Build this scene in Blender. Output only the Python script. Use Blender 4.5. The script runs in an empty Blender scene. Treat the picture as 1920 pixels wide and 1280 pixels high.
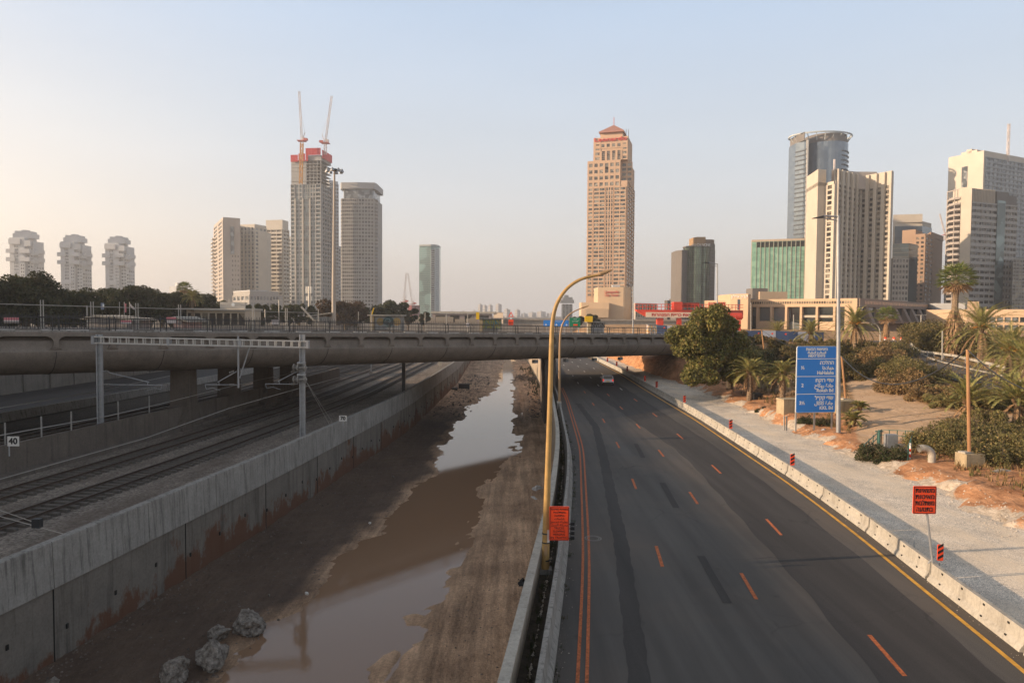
import bpy, math, random
import numpy as np
from mathutils import Vector, Matrix
R_ = math.radians
random.seed(7); rng = np.random.default_rng(7)
scene = bpy.context.scene
COL = scene.collection
# ---------------------------------------------------------------- camera
TILT, ROLL, CH, FP = R_(2.15), R_(0.4), 10.5, 1280.0
cam = bpy.data.cameras.new('camera'); camo = bpy.data.objects.new('camera', cam); COL.objects.link(camo)
fw = Vector((0, math.cos(TILT), -math.sin(TILT))); up0 = Vector((0, math.sin(TILT), math.cos(TILT))); rt0 = Vector((1, 0, 0))
rt = rt0*math.cos(ROLL) + up0*math.sin(ROLL); up = -rt0*math.sin(ROLL) + up0*math.cos(ROLL)
m = Matrix((rt, up, -fw)).transposed().to_4x4(); m.translation = (0, 0, CH); camo.matrix_world = m
cam.sensor_width = 36; cam.lens = 36*FP/1920; cam.clip_start = 0.5; cam.clip_end = 20000
scene.camera = camo
# ---------------------------------------------------------------- light
SUN_EL, SUN_AZ = R_(15), R_(9)          # low sun at the left, a little behind the camera
sd = Vector((-math.cos(SUN_AZ)*math.cos(SUN_EL), -math.sin(SUN_AZ)*math.cos(SUN_EL), math.sin(SUN_EL)))
world = bpy.data.worlds.new('World'); scene.world = world; world.use_nodes = True
wn = world.node_tree; bg = wn.nodes['Background']
sky = wn.nodes.new('ShaderNodeTexSky'); sky.sky_type = 'NISHITA'; sky.sun_disc = False
sky.sun_elevation = SUN_EL; sky.sun_rotation = math.atan2(sd.x, sd.y)
sky.altitude = 0; sky.air_density = 1.0; sky.dust_density = 3.0; sky.ozone_density = 1.5
SKYK = 0.12; bg.inputs[1].default_value = SKYK
def _w(t, **k):
    n = wn.nodes.new(t)
    for a_, b_ in k.items(): setattr(n, a_, b_)
    return n
tc = _w('ShaderNodeTexCoord'); sx = _w('ShaderNodeSeparateXYZ'); wn.links.new(tc.outputs['Generated'], sx.inputs[0])
cr = _w('ShaderNodeValToRGB'); wn.links.new(sx.outputs[2], cr.inputs[0]); e = cr.color_ramp.elements   # dusty air: pale near the horizon, bluer above
HZ = [(0.0, (.63, .565, .53)), (.10, (.62, .59, .565)), (.24, (.535, .572, .615)), (.40, (.43, .525, .655)), (.48, (.40, .495, .63)), (.62, (.2, .22, .25)), (1.0, (.13, .14, .155))]
e[0].position = HZ[0][0]; e[0].color = (*HZ[0][1], 1); e[1].position = 1; e[1].color = (*HZ[-1][1], 1)
for p_, c_ in HZ[1:-1]:
    q_ = e.new(p_); q_.color = (*c_, 1)
dt = _w('ShaderNodeVectorMath', operation='DOT_PRODUCT'); wn.links.new(tc.outputs['Generated'], dt.inputs[0]); dt.inputs[1].default_value = tuple(sd)
gl = _w('ShaderNodeMapRange'); wn.links.new(dt.outputs['Value'], gl.inputs[0]); gl.inputs[1].default_value = 0.15; gl.inputs[2].default_value = 1.0
pw = _w('ShaderNodeMath', operation='POWER'); wn.links.new(gl.outputs[0], pw.inputs[0]); pw.inputs[1].default_value = 1.3
lo = _w('ShaderNodeMapRange'); wn.links.new(sx.outputs[2], lo.inputs[0]); lo.inputs[1].default_value = .45; lo.inputs[2].default_value = 0.0
mu = _w('ShaderNodeMath', operation='MULTIPLY'); wn.links.new(pw.outputs[0], mu.inputs[0]); wn.links.new(lo.outputs[0], mu.inputs[1])
ws = _w('ShaderNodeVectorMath', operation='SCALE'); ws.inputs[0].default_value = (.85, .55, .22); wn.links.new(mu.outputs[0], ws.inputs['Scale'])
ad = _w('ShaderNodeVectorMath', operation='ADD'); wn.links.new(cr.outputs[0], ad.inputs[0]); wn.links.new(ws.outputs[0], ad.inputs[1])
sc1 = _w('ShaderNodeVectorMath', operation='SCALE'); wn.links.new(ad.outputs[0], sc1.inputs[0]); sc1.inputs['Scale'].default_value = .76/SKYK
sc2 = _w('ShaderNodeVectorMath', operation='SCALE'); wn.links.new(sky.outputs[0], sc2.inputs[0]); sc2.inputs['Scale'].default_value = .2
ad2 = _w('ShaderNodeVectorMath', operation='ADD'); hm = _w('ShaderNodeMapping'); hm.inputs['Scale'].default_value = (1.2, 1.2, 7); hn = _w('ShaderNodeTexNoise'); hn.inputs['Scale'].default_value = 1.3; hn.inputs['Detail'].default_value = 5; wn.links.new(tc.outputs['Generated'], hm.inputs[0]); wn.links.new(hm.outputs[0], hn.inputs['Vector']); hr = _w('ShaderNodeMapRange'); hr.inputs[1].default_value = .3; hr.inputs[2].default_value = .7; hr.inputs[3].default_value = .965; hr.inputs[4].default_value = 1.035; wn.links.new(hn.outputs[0], hr.inputs[0]); sc3 = _w('ShaderNodeVectorMath', operation='SCALE'); wn.links.new(sc1.outputs[0], sc3.inputs[0]); wn.links.new(hr.outputs[0], sc3.inputs['Scale']); wn.links.new(sc3.outputs[0], ad2.inputs[0]); wn.links.new(sc2.outputs[0], ad2.inputs[1]); wn.links.new(ad2.outputs[0], bg.inputs[0])
sl = bpy.data.lights.new('sun', 'SUN'); sl.energy = 5.0; sl.angle = R_(0.6); sl.color = (1.0, 0.74, 0.5)
slo = bpy.data.objects.new('sun', sl); COL.objects.link(slo); slo.rotation_euler = sd.to_track_quat('Z', 'Y').to_euler()
vs = scene.view_settings; vs.view_transform = 'Standard'; vs.look = 'None'; vs.gamma = 1; vs.exposure = 0.66; vs.use_curve_mapping = False
# ---------------------------------------------------------------- pixel <-> world (photo pixels, 1920 wide)
def ray(u, v):
    xc = (u-960)/FP; yc = -(v-640)/FP
    xi = xc*math.cos(ROLL)-yc*math.sin(ROLL); yi = xc*math.sin(ROLL)+yc*math.cos(ROLL)
    return Vector((xi, yi*math.sin(TILT)+math.cos(TILT), yi*math.cos(TILT)-math.sin(TILT)))
def W(u, v, Y):                                    # point on pixel ray at depth Y
    d = ray(u, v); t = Y/d.y; return Vector((d.x*t, Y, CH+d.z*t))
def G(u, v, z=0):                                  # point on pixel ray at height z
    d = ray(u, v); t = (z-CH)/d.z; return Vector((d.x*t, d.y*t, z))
def ZY(u, v, Y): return W(u, v, Y).z
# ---------------------------------------------------------------- mesh helpers
class MB:
    def __init__(s): s.v = []; s.f = []; s.m = []
    def add(s, vs_, fs, mi=0):
        b = len(s.v); s.v.extend([tuple(p) for p in vs_]); s.f.extend([tuple(b+i for i in f) for f in fs]); s.m.extend([mi]*len(fs)); return s
    def box(s, c, d, rz=0, mi=0):
        x, y, z = c; a, b, h = d[0]/2, d[1]/2, d[2]/2; cs, sn = math.cos(rz), math.sin(rz)
        P = [(x+i*a*cs-j*b*sn, y+i*a*sn+j*b*cs, z+k*h) for k in (-1, 1) for i, j in ((-1, -1), (1, -1), (1, 1), (-1, 1))]
        return s.add(P, [(3, 2, 1, 0), (4, 5, 6, 7), (0, 1, 5, 4), (1, 2, 6, 5), (2, 3, 7, 6), (3, 0, 4, 7)], mi)
    def beam(s, p, q, w, h=None, mi=0):
        p = Vector(p); q = Vector(q); h = h or w; d = (q-p).normalized()
        a = d.cross(Vector((0, 0, 1)))
        if a.length < 1e-3: a = Vector((1, 0, 0))
        a.normalize(); b = a.cross(d).normalized()
        P = [o+a*i*w/2+b*j*h/2 for o in (p, q) for i, j in ((-1, -1), (1, -1), (1, 1), (-1, 1))]
        return s.add(P, [(0, 1, 2, 3), (7, 6, 5, 4), (4, 5, 1, 0), (5, 6, 2, 1), (6, 7, 3, 2), (7, 4, 0, 3)], mi)
    def tube(s, pts, r, n=8, mi=0, cap=True):
        pts = [Vector(p) for p in pts]; k = len(pts)
        if not hasattr(r, '__len__'): r = [r]*k
        b0 = len(s.v); a = None
        for i, p in enumerate(pts):
            d = (pts[min(i+1, k-1)]-pts[max(i-1, 0)]).normalized()
            if a is None:
                a = d.cross(Vector((0, 0, 1)))
                if a.length < 1e-3: a = Vector((1, 0, 0))
            else: a = a - d*a.dot(d)
            a.normalize(); b = d.cross(a)
            for j in range(n):
                t = 2*math.pi*j/n; s.v.append(tuple(p+(a*math.cos(t)+b*math.sin(t))*r[i]))
        for i in range(k-1):
            for j in range(n):
                s.f.append((b0+i*n+j, b0+i*n+(j+1) % n, b0+(i+1)*n+(j+1) % n, b0+(i+1)*n+j)); s.m.append(mi)
        if cap:
            s.f.append(tuple(b0+j for j in reversed(range(n)))); s.m.append(mi)
            s.f.append(tuple(b0+(k-1)*n+j for j in range(n))); s.m.append(mi)
        return s
    def prism(s, poly, z0, z1, mi=0, cap=True):       # poly counter-clockwise seen from above
        n = len(poly)
        P = [(p[0], p[1], z0) for p in poly]+[(p[0], p[1], z1) for p in poly]
        F = [(i, (i+1) % n, n+(i+1) % n, n+i) for i in range(n)]
        if cap: F += [tuple(range(n, 2*n)), tuple(reversed(range(n)))]
        return s.add(P, F, mi)
    def sweep(s, sec, path, mi=0, close=True, caps=True):   # sec: list of (offset, z); path: list of (Vector pos, Vector side)
        n = len(sec); b0 = len(s.v)
        for p, sd_ in path:
            for o, z in sec: s.v.append((p[0]+sd_[0]*o, p[1]+sd_[1]*o, p[2]+z))
        for i in range(len(path)-1):
            for j in range(n if close else n-1):
                s.f.append((b0+i*n+j, b0+(i+1)*n+j, b0+(i+1)*n+(j+1) % n, b0+i*n+(j+1) % n)); s.m.append(mi)
        if caps and close:
            s.f.append(tuple(b0+j for j in range(n))); s.m.append(mi)
            s.f.append(tuple(b0+(len(path)-1)*n+j for j in reversed(range(n)))); s.m.append(mi)
        return s
    def build(s, name, mats, parent=None, world_=False, smooth=False):
        off = Vector((0, 0, 0))
        if world_ and parent is not None:
            r = parent
            while r is not None: off += r.location; r = r.parent
        me = bpy.data.meshes.new(name)
        V = [(p[0]-off.x, p[1]-off.y, p[2]-off.z) for p in s.v] if off.length else s.v
        me.from_pydata(V, [], s.f)
        if not isinstance(mats, (list, tuple)): mats = [mats]
        for mm in mats: me.materials.append(mm)
        if len(mats) > 1: me.polygons.foreach_set('material_index', s.m)
        if smooth:
            me.polygons.foreach_set('use_smooth', [True]*len(me.polygons)); me.set_sharp_from_angle(angle=R_(40))
        me.update()
        o = bpy.data.objects.new(name, me); COL.objects.link(o)
        if parent is not None: o.parent = parent
        return o
def tag(o, label=None, cat=None, group=None, kind=None):
    if label: o['label'] = label
    if cat: o['category'] = cat
    if group: o['group'] = group
    if kind: o['kind'] = kind
    return o
def thing(name, label, cat, loc=(0, 0, 0), rz=0, group=None):
    o = bpy.data.objects.new(name, None); COL.objects.link(o); o.location = loc; o.rotation_euler = (0, 0, rz); o.empty_display_size = .3
    return tag(o, label, cat, group)
KIDS = {}
def copy_tree(o, parent=None):
    c = o.copy(); COL.objects.link(c)
    if parent is not None: c.parent = parent
    for ch in list(o.children): copy_tree(ch, c)
    return c
def dup(o, loc, rz=0, label=None, sc=None, group=None):
    c = copy_tree(o); c.location = loc; c.rotation_euler = (0, 0, rz)
    if sc: c.scale = sc if hasattr(sc, '__len__') else (sc, sc, sc)
    if label: c['label'] = label
    if group: c['group'] = group
    return c
ORD = ['nearest', 'second nearest', 'third nearest', 'fourth nearest', 'fifth nearest', 'sixth nearest', 'seventh nearest', 'eighth nearest', 'ninth nearest', 'tenth nearest', 'eleventh nearest', 'twelfth nearest', 'thirteenth nearest', 'fourteenth nearest', 'fifteenth nearest', 'sixteenth nearest', 'seventeenth nearest', 'eighteenth nearest', 'nineteenth nearest', 'twentieth nearest']+['%d%s nearest' % (i, {1: 'st', 2: 'nd', 3: 'rd'}.get(i % 10, 'th')) for i in range(21, 90)]
ORL = [s.replace('nearest', '').strip() or 'first' for s in ORD]
# ---------------------------------------------------------------- materials
def mat(name, col, rough=.8, spec=.3, var=0, vscale=1.0, col2=None, bump=0, bscale=8, metal=0, coat=0, extra=None, detail=5, stretch=None, bdist=.02):
    mt = bpy.data.materials.new(name); mt.use_nodes = True; nt = mt.node_tree; N = nt.nodes; L = nt.links
    b = N['Principled BSDF']; b.inputs['Base Color'].default_value = (*col, 1); b.inputs['Roughness'].default_value = rough
    b.inputs['Specular IOR Level'].default_value = spec; b.inputs['Metallic'].default_value = metal
    if coat: b.inputs['Coat Weight'].default_value = coat
    if var or col2 or bump:
        g = N.new('ShaderNodeNewGeometry'); mp = N.new('ShaderNodeMapping'); L.new(g.outputs['Position'], mp.inputs[0])
        if stretch: mp.inputs['Scale'].default_value = stretch
    if var or col2:
        n = N.new('ShaderNodeTexNoise'); n.inputs['Scale'].default_value = vscale; n.inputs['Detail'].default_value = detail; n.inputs['Roughness'].default_value = .62
        L.new(mp.outputs[0], n.inputs['Vector'])
        cr = N.new('ShaderNodeValToRGB'); cr.color_ramp.elements[0].position = .32; cr.color_ramp.elements[1].position = .68
        c2 = col2 or tuple(c*(1+var) for c in col); c1 = col if col2 else tuple(c*(1-var) for c in col)
        cr.color_ramp.elements[0].color = (*c1, 1); cr.color_ramp.elements[1].color = (*c2, 1)
        L.new(n.outputs[0], cr.inputs[0]); L.new(cr.outputs[0], b.inputs['Base Color'])
    if bump:
        n2 = N.new('ShaderNodeTexNoise'); n2.inputs['Scale'].default_value = bscale; n2.inputs['Detail'].default_value = 6; L.new(mp.outputs[0], n2.inputs['Vector'])
        bp = N.new('ShaderNodeBump'); bp.inputs['Strength'].default_value = bump; bp.inputs['Distance'].default_value = bdist
        L.new(n2.outputs[0], bp.inputs['Height']); L.new(bp.outputs[0], b.inputs['Normal'])
    return mt
def nodes(mt): return mt.node_tree.nodes, mt.node_tree.links, mt.node_tree.nodes['Principled BSDF']
def noise(N, L, vec, scale, detail=5, rough=.6):
    n = N.new('ShaderNodeTexNoise'); n.inputs['Scale'].default_value = scale; n.inputs['Detail'].default_value = detail; n.inputs['Roughness'].default_value = rough
    if vec is not None: L.new(vec, n.inputs['Vector'])
    return n.outputs[0]
def ramp(N, L, fac, p0, c0, p1, c1, interp='LINEAR'):
    r = N.new('ShaderNodeValToRGB'); e = r.color_ramp.elements; r.color_ramp.interpolation = interp
    e[0].position = p0; e[0].color = (*c0, 1) if hasattr(c0, '__len__') else (c0, c0, c0, 1); e[1].position = p1; e[1].color = (*c1, 1) if hasattr(c1, '__len__') else (c1, c1, c1, 1)
    L.new(fac, r.inputs[0]); return r.outputs[0]
def mixc(N, L, fac, a, b, mode='MIX'):
    x = N.new('ShaderNodeMix'); x.data_type = 'RGBA'; x.blend_type = mode
    if isinstance(fac, (int, float)): x.inputs[0].default_value = fac
    else: L.new(fac, x.inputs[0])
    for i, c in ((6, a), (7, b)):
        if hasattr(c, '__len__'): x.inputs[i].default_value = (*c, 1)
        else: L.new(c, x.inputs[i])
    return x.outputs[2]
def posvec(N, L, sc=(1, 1, 1)):
    g = N.new('ShaderNodeNewGeometry'); mp = N.new('ShaderNodeMapping'); mp.inputs['Scale'].default_value = sc; L.new(g.outputs['Position'], mp.inputs[0]); return mp.outputs[0]
def concrete(name, col, streak=.35, stain=None, seam=0, rough=.9, fine=1.9):
    mt = mat(name, col, rough, .25); N, L, b = nodes(mt)
    v = posvec(N, L); c = ramp(N, L, noise(N, L, v, .6, 8, .7), .3, tuple(x*.78 for x in col), .7, tuple(x*1.15 for x in col))
    vs_ = posvec(N, L, (1, 1, .06)); st = ramp(N, L, noise(N, L, vs_, fine, 6, .75), .5, (1, 1, 1), .68, (1-streak,)*3)
    c = mixc(N, L, 1.0, c, st, 'MULTIPLY')
    fn = ramp(N, L, noise(N, L, v, 9, 4, .7), .35, (.86,)*3, .6, (1.05,)*3); c = mixc(N, L, 1.0, c, fn, 'MULTIPLY')
    if stain:                                    # stain = (colour, z centre, z spread): rust / mud band with a ragged edge
        g = N.new('ShaderNodeNewGeometry'); sp = N.new('ShaderNodeSeparateXYZ'); L.new(g.outputs['Position'], sp.inputs[0])
        mr = N.new('ShaderNodeMapRange'); L.new(sp.outputs[2], mr.inputs[0]); mr.inputs[1].default_value = stain[1]+stain[2]; mr.inputs[2].default_value = stain[1]-stain[2]
        ad = N.new('ShaderNodeMath'); ad.operation = 'ADD'; L.new(mr.outputs[0], ad.inputs[0])
        nn = N.new('ShaderNodeMath'); nn.operation = 'MULTIPLY_ADD'; L.new(noise(N, L, posvec(N, L, (1, 1, .6)), .28, 9, .72), nn.inputs[0]); nn.inputs[1].default_value = 3.4; nn.inputs[2].default_value = -1.6; L.new(nn.outputs[0], ad.inputs[1])
        f = ramp(N, L, ad.outputs[0], .42, 0.0, .6, .85); c = mixc(N, L, f, c, stain[0])
    L.new(c, b.inputs['Base Color'])
    bp = N.new('ShaderNodeBump'); bp.inputs['Strength'].default_value = .25; bp.inputs['Distance'].default_value = .02; L.new(noise(N, L, v, 14, 6), bp.inputs['Height']); L.new(bp.outputs[0], b.inputs['Normal'])
    return mt
def curve(pts):
    P = np.array(pts, float); t = np.arange(-20, 330, 1.0)
    x = np.interp(t, P[:, 0], P[:, 1]); k = np.exp(-np.linspace(-2, 2, 17)**2); k /= k.sum()
    xp = np.concatenate([x[0]+(x[1]-x[0])*np.arange(-8, 0), x, x[-1]+(x[-1]-x[-2])*np.arange(1, 9)])
    xs = np.convolve(xp, k, 'valid')
    return lambda y: float(np.interp(y, t, xs))
M = {}
SHT = 24.8
# ================================================================= the trench: curves X(Y), read along the road
XL = curve([(-20, -25.2), (15, -20.9), (26, -19.35), (47, -16.6), (76, -13.8), (90, -12.9), (147, -11.6), (220, -13), (330, -20)])   # left channel wall
XR = curve([(-20, -4.5), (10, -1.0), (17.3, 0), (26.5, 1.1), (36, 2.3), (49, 3.5), (59, 4.15), (89, 5.3), (139, 6.4), (220, 5.5), (330, -1)])
XB = curve([(-20, -3.6), (10, .05), (19.2, 1.25), (29.3, 2.5), (42, 3.85), (51, 4.6), (82, 5.95), (140, 7.4), (220, 6.6), (330, 0)])
XO = curve([(-20, -3.0), (10, .9), (19.2, 2.07), (29.3, 3.3), (54, 5.6), (85, 6.95), (140, 8.4), (220, 7.7), (330, 1)])
XY = curve([(-20, 10.2), (10, 14.0), (20.4, 15.45), (26.5, 16.05), (31.8, 16.75), (42.3, 17.6), (70, 18.8), (100, 19.2), (127, 19.9), (180, 19.5), (240, 17.3), (330, 11)])
XG = curve([(-20, 20), (20, 24.1), (33, 24.8), (42, 26.2), (48, 25.8), (59, 25.9), (76, 26.3), (101, 26.8), (128, 25.6), (185, 24.4), (250, 20), (330, 14)])
BED = -4.7; YE = 320
def frange(a, b, s):
    n = max(1, int(round((b-a)/s))); return [a+(b-a)*i/n for i in range(n+1)]
def YS(a=-15, b=YE): return frange(a, min(b, 120), 1.5)+(frange(120, b, 5)[1:] if b > 120 else [])
def side(f, y): 
    d = Vector((f(y+.5)-f(y-.5), 1, 0)).normalized(); return Vector((d.y, -d.x, 0))
def path(f, off=0, z=0, ys=None): return [((f(y)+off, y, z), side(f, y)) for y in (ys or YS())]
def ribbon(mb, fa, fb, z, ys=None, n=1, mi=0, zf=None):
    ys = ys or YS(); V = []; F = []
    for y in ys:
        a, b = fa(y), fb(y)
        for j in range(n+1):
            x = a+(b-a)*j/n; V.append((x, y, z+(zf(x, y) if zf else 0)))
    for i in range(len(ys)-1):
        for j in range(n): F.append((i*(n+1)+j, i*(n+1)+j+1, (i+1)*(n+1)+j+1, (i+1)*(n+1)+j))
    return mb.add(V, F, mi)
# ---- materials
def asphalt(name, c, tint=None):
    mt = mat(name, c, .85, .35); N, L, b = nodes(mt); v = posvec(N, L)
    vl = posvec(N, L, (1, .09, 1)); big = ramp(N, L, noise(N, L, vl, .55, 6, .6), .3, tuple(x*.74 for x in c), .72, tuple(x*1.26 for x in c))
    sp = ramp(N, L, noise(N, L, v, 34, 3, .85), .4, (.72,)*3, .62, (1.22,)*3)
    cc = mixc(N, L, 1, big, sp, 'MULTIPLY')
    if tint: cc = mixc(N, L, ramp(N, L, noise(N, L, v, .09, 4), .45, 0.0, .62, .8), cc, tint)
    vt = posvec(N, L, (1, .03, 1)); cc = mixc(N, L, 1, cc, ramp(N, L, noise(N, L, vt, 1.6, 3, .5), .42, (.9,)*3, .58, (1.07,)*3), 'MULTIPLY')
    vo = N.new('ShaderNodeTexVoronoi'); vo.inputs['Scale'].default_value = .5; L.new(v, vo.inputs[0]); cc = mixc(N, L, ramp(N, L, vo.outputs[0], .03, .5, .09, 0.0), cc, tuple(x*.5 for x in c))
    ck = N.new('ShaderNodeTexVoronoi'); ck.feature = 'DISTANCE_TO_EDGE'; ck.inputs['Scale'].default_value = .23; wv = N.new('ShaderNodeVectorMath'); wv.operation = 'ADD'; nz3 = N.new('ShaderNodeTexNoise'); nz3.inputs['Scale'].default_value = .9; nz3.inputs['Detail'].default_value = 6; L.new(v, nz3.inputs['Vector']); L.new(v, wv.inputs[0]); L.new(nz3.outputs['Color'], wv.inputs[1]); L.new(wv.outputs[0], ck.inputs[0])
    cm = N.new('ShaderNodeMath'); cm.operation = 'MULTIPLY'; L.new(ramp(N, L, ck.outputs['Distance'], .004, 1.0, .012, 0.0), cm.inputs[0]); L.new(ramp(N, L, noise(N, L, v, .12, 3), .5, 0.0, .6, .55), cm.inputs[1]); cc = mixc(N, L, cm.outputs[0], cc, tuple(x*.4 for x in c))
    L.new(cc, b.inputs['Base Color']); b.inputs['Roughness'].default_value = .8
    bp = N.new('ShaderNodeBump'); bp.inputs['Strength'].default_value = .3; bp.inputs['Distance'].default_value = .01; L.new(noise(N, L, v, 40, 3, .8), bp.inputs['Height']); L.new(bp.outputs[0], b.inputs['Normal'])
    return mt
M['road'] = asphalt('asphalt_grey', (.085, .078, .071), (.11, .09, .074))
M['road2'] = asphalt('asphalt_fresh', (.047, .0425, .04))
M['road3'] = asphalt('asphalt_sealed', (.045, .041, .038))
M['shoulder'] = asphalt('asphalt_shoulder', (.105, .088, .072))
M['orange_paint'] = mat('orange_paint', (.44, .12, .035), .7, var=.5, vscale=9)
M['yellow_paint'] = mat('yellow_paint', (.62, .33, .05), .7, var=.3, vscale=2)
M['white_paint'] = mat('white_paint', (.6, .58, .55), .7, var=.3, vscale=3)
M['conc_wall'] = concrete('channel_wall_concrete', (.2, .178, .152), .5, ((.13, .055, .028), -3.3, 1.5))
M['conc_cap'] = concrete('parapet_concrete', (.30, .285, .26), .62, fine=4.5)
M['conc'] = concrete('grey_concrete', (.3, .27, .235), .35)
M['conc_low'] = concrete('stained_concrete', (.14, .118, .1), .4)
M['conc_lite'] = concrete('pale_barrier_concrete', (.43, .4, .345), .35)
M['conc_bridge'] = concrete('bridge_concrete', (.22, .188, .158), .22)
M['dark'] = mat('black_rubber', (.015, .015, .015), .7)
# channel bed mud
mt = mat('river_mud', (.12, .08, .055), .85, .3); N, L, b = nodes(mt); v = posvec(N, L)
c = ramp(N, L, noise(N, L, v, .22, 7, .65), .34, (.33, .21, .13), .64, (.66, .44, .28))
vt = posvec(N, L, (1.3, .07, 1)); c = mixc(N, L, 1, c, ramp(N, L, noise(N, L, vt, 1.5, 6, .7), .35, (.62,)*3, .62, (1.15,)*3), 'MULTIPLY')
c = mixc(N, L, 1, c, ramp(N, L, noise(N, L, v, 7, 5, .8), .4, (.75,)*3, .62, (1.2,)*3), 'MULTIPLY')
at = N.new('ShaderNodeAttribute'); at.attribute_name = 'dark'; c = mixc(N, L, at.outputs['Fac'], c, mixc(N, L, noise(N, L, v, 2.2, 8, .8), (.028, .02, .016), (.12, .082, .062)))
L.new(c, b.inputs['Base Color']); bp = N.new('ShaderNodeBump'); bp.inputs['Strength'].default_value = 1; bp.inputs['Distance'].default_value = .3
L.new(noise(N, L, posvec(N, L, (1, .35, 1)), 1.7, 9, .7), bp.inputs['Height']); L.new(bp.outputs[0], b.inputs['Normal']); M['mud'] = mt
# murky water
mt = mat('murky_water', (.27, .165, .1), .04, .5); N, L, b = nodes(mt); b.inputs['IOR'].default_value = 1.33
v = posvec(N, L, (1, .6, 1)); w1 = N.new('ShaderNodeBump'); w1.inputs['Strength'].default_value = .1; w1.inputs['Distance'].default_value = .02; L.new(noise(N, L, v, 5, 3), w1.inputs['Height']); L.new(w1.outputs[0], b.inputs['Normal']); M['water'] = mt
# ballast and gravel
def gravel(name, c, s=16, tint=None, b_=.9):
    mt = mat(name, c, .95, .2); N, L, b = nodes(mt); v = posvec(N, L)
    vo = N.new('ShaderNodeTexVoronoi'); vo.inputs['Scale'].default_value = s; L.new(v, vo.inputs[0])
    cc = ramp(N, L, vo.outputs['Color'], .1, tuple(x*.5 for x in c), .9, tuple(x*1.5 for x in c))
    cc = mixc(N, L, 1, cc, ramp(N, L, noise(N, L, v, .35, 6, .7), .35, (.75,)*3, .65, (1.15,)*3), 'MULTIPLY')
    if tint: cc = mixc(N, L, ramp(N, L, noise(N, L, posvec(N, L, (1, .3, 1)), .4, 8, .7), .45, 0.0, .65, .75), cc, tint)
    L.new(cc, b.inputs['Base Color']); bp = N.new('ShaderNodeBump'); bp.inputs['Strength'].default_value = b_; bp.inputs['Distance'].default_value = .06; L.new(vo.outputs['Distance'], bp.inputs['Height']); L.new(bp.outputs[0], b.inputs['Normal'])
    return mt
M['ballast'] = gravel('track_ballast', (.22, .19, .16), 9, (.13, .1, .08))
M['gravel'] = gravel('crushed_limestone', (.66, .58, .48), 30, (.78, .64, .47), .2)
M['shade_ballast'] = gravel('shade_dark_ballast', (.065, .055, .045), 9)  # ballast darkened: the shade around the bridge is put into its colour
# ---- ground sheets (kind structure)
def struct(mb, name, m_, parent=None, label=None, smooth=False):
    o = mb.build(name, m_, parent, smooth=smooth)
    if parent is None: o['kind'] = 'structure'
    return o
road = struct(ribbon(MB(), lambda y: XB(y)-.4, lambda y: XY(y)+1.6, 0, n=10), 'road', M['road'])
def strip(name, m_, f, w, z, ys): return struct(ribbon(MB(), lambda y: f(y)-w/2, lambda y: f(y)+w/2, z, ys), name, m_, road)
def pline(pts, z=0):
    P = sorted([(p.y, p.x) for p in (G(u, v, z) for u, v in pts)]); Pa = np.array(P); return lambda y: float(np.interp(y, Pa[:, 0], Pa[:, 1])), Pa[0, 0], Pa[-1, 0]
# fresh darker lane and sealed seams
strip_r, _, _ = pline([(1347, 840), (1495, 950), (1680, 1100), (1850, 1250)]); strip_l, _, _ = pline([(1271, 840), (1500, 1096), (1652, 1280)])
fl = lambda y: strip_l(y) if y > 21 else strip_l(21)-(21-y)*.12
struct(ribbon(MB(), lambda y: min(fl(y), XY(y)-.9)+.06*math.sin(y*1.3)+(0 if y < 48 else -.05*(y-48)), lambda y: min(strip_r(y), XY(y)-.5)+.05*math.sin(y*.9), .004, frange(-15, 118, .8)), 'asphalt_patch', M['road2'], road)
struct(ribbon(MB(), lambda y: XY(y)+.12, lambda y: XY(y)+.9, .004, YS(-15, 250)), 'asphalt_shoulder', M['shoulder'], road)
sfa, _, _ = pline([(1117, 800), (1131, 855), (1165, 1020), (1200, 1280)])
def sealw(y): return .33+.025*math.sin(y*2.1)+.02*math.sin(y*5.3)
sea = lambda y: sfa(y) if y > 19.5 else sfa(19.5)-(19.5-y)*.1
struct(ribbon(MB(), lambda y: sea(y)-sealw(y), lambda y: sea(y)+sealw(y+3), .006, frange(-15, 82, .35)), 'tar_seal', M['road3'], road)
for k in (0, 1): strip('edge_line', M['orange_paint'], lambda y, k=k: XO(y)-.12+.27*k, .11, .008, YS(-15, 100))
strip('edge_line', M['yellow_paint'], XY, .17, .009, YS(-15, 260))
def lane(fr): return lambda y: XO(y)+(XY(y)-XO(y))*fr
for fr, y0 in ((.246, 29.7-13), (.487, 26.4), (.72, 21.0)):
    y = y0
    while y < 96:
        strip('lane_dash', M['orange_paint'], lane(fr), .145, .010, [y-1.3, y, y+1.3]); y += 12.95
    while y < 250:
        strip('lane_dash', M['white_paint'], lane(fr), .15, .010, [y-1.3, y, y+1.3]); y += 12.95
for (u0, v0, u1, v1, w) in ((1242, 905, 1268, 952, .36), (1314, 1042, 1364, 1130, .34), (1192, 832, 1206, 858, .34)):
    a = G(u0, v0); c = G(u1, v1); f = lambda y, a=a, c=c: a.x+(c.x-a.x)*(y-a.y)/(c.y-a.y)
    strip('tar_seal', M['road3'], f, w, .012, frange(c.y, a.y, .5))
a = G(1112, 1009); mb = MB()
for r0, r1 in ((.36, .4), (.27, .3)):
    V = [(a.x+r*math.cos(t*math.pi/12), a.y+r*math.sin(t*math.pi/12), .012) for r in (r0, r1) for t in range(24)]
    mb.add(V, [(i, (i+1) % 24, 24+(i+1) % 24, 24+i) for i in range(24)])
tag(mb.build('manhole_cover', M['conc_cap']), 'round grey manhole cover set in the asphalt beside the twin orange lines', 'manhole cover')
struct(ribbon(MB(), lambda y: XY(y)+.9, lambda y: XG(y)+1.5, .03, n=6), 'gravel_verge', M['gravel'])
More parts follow.
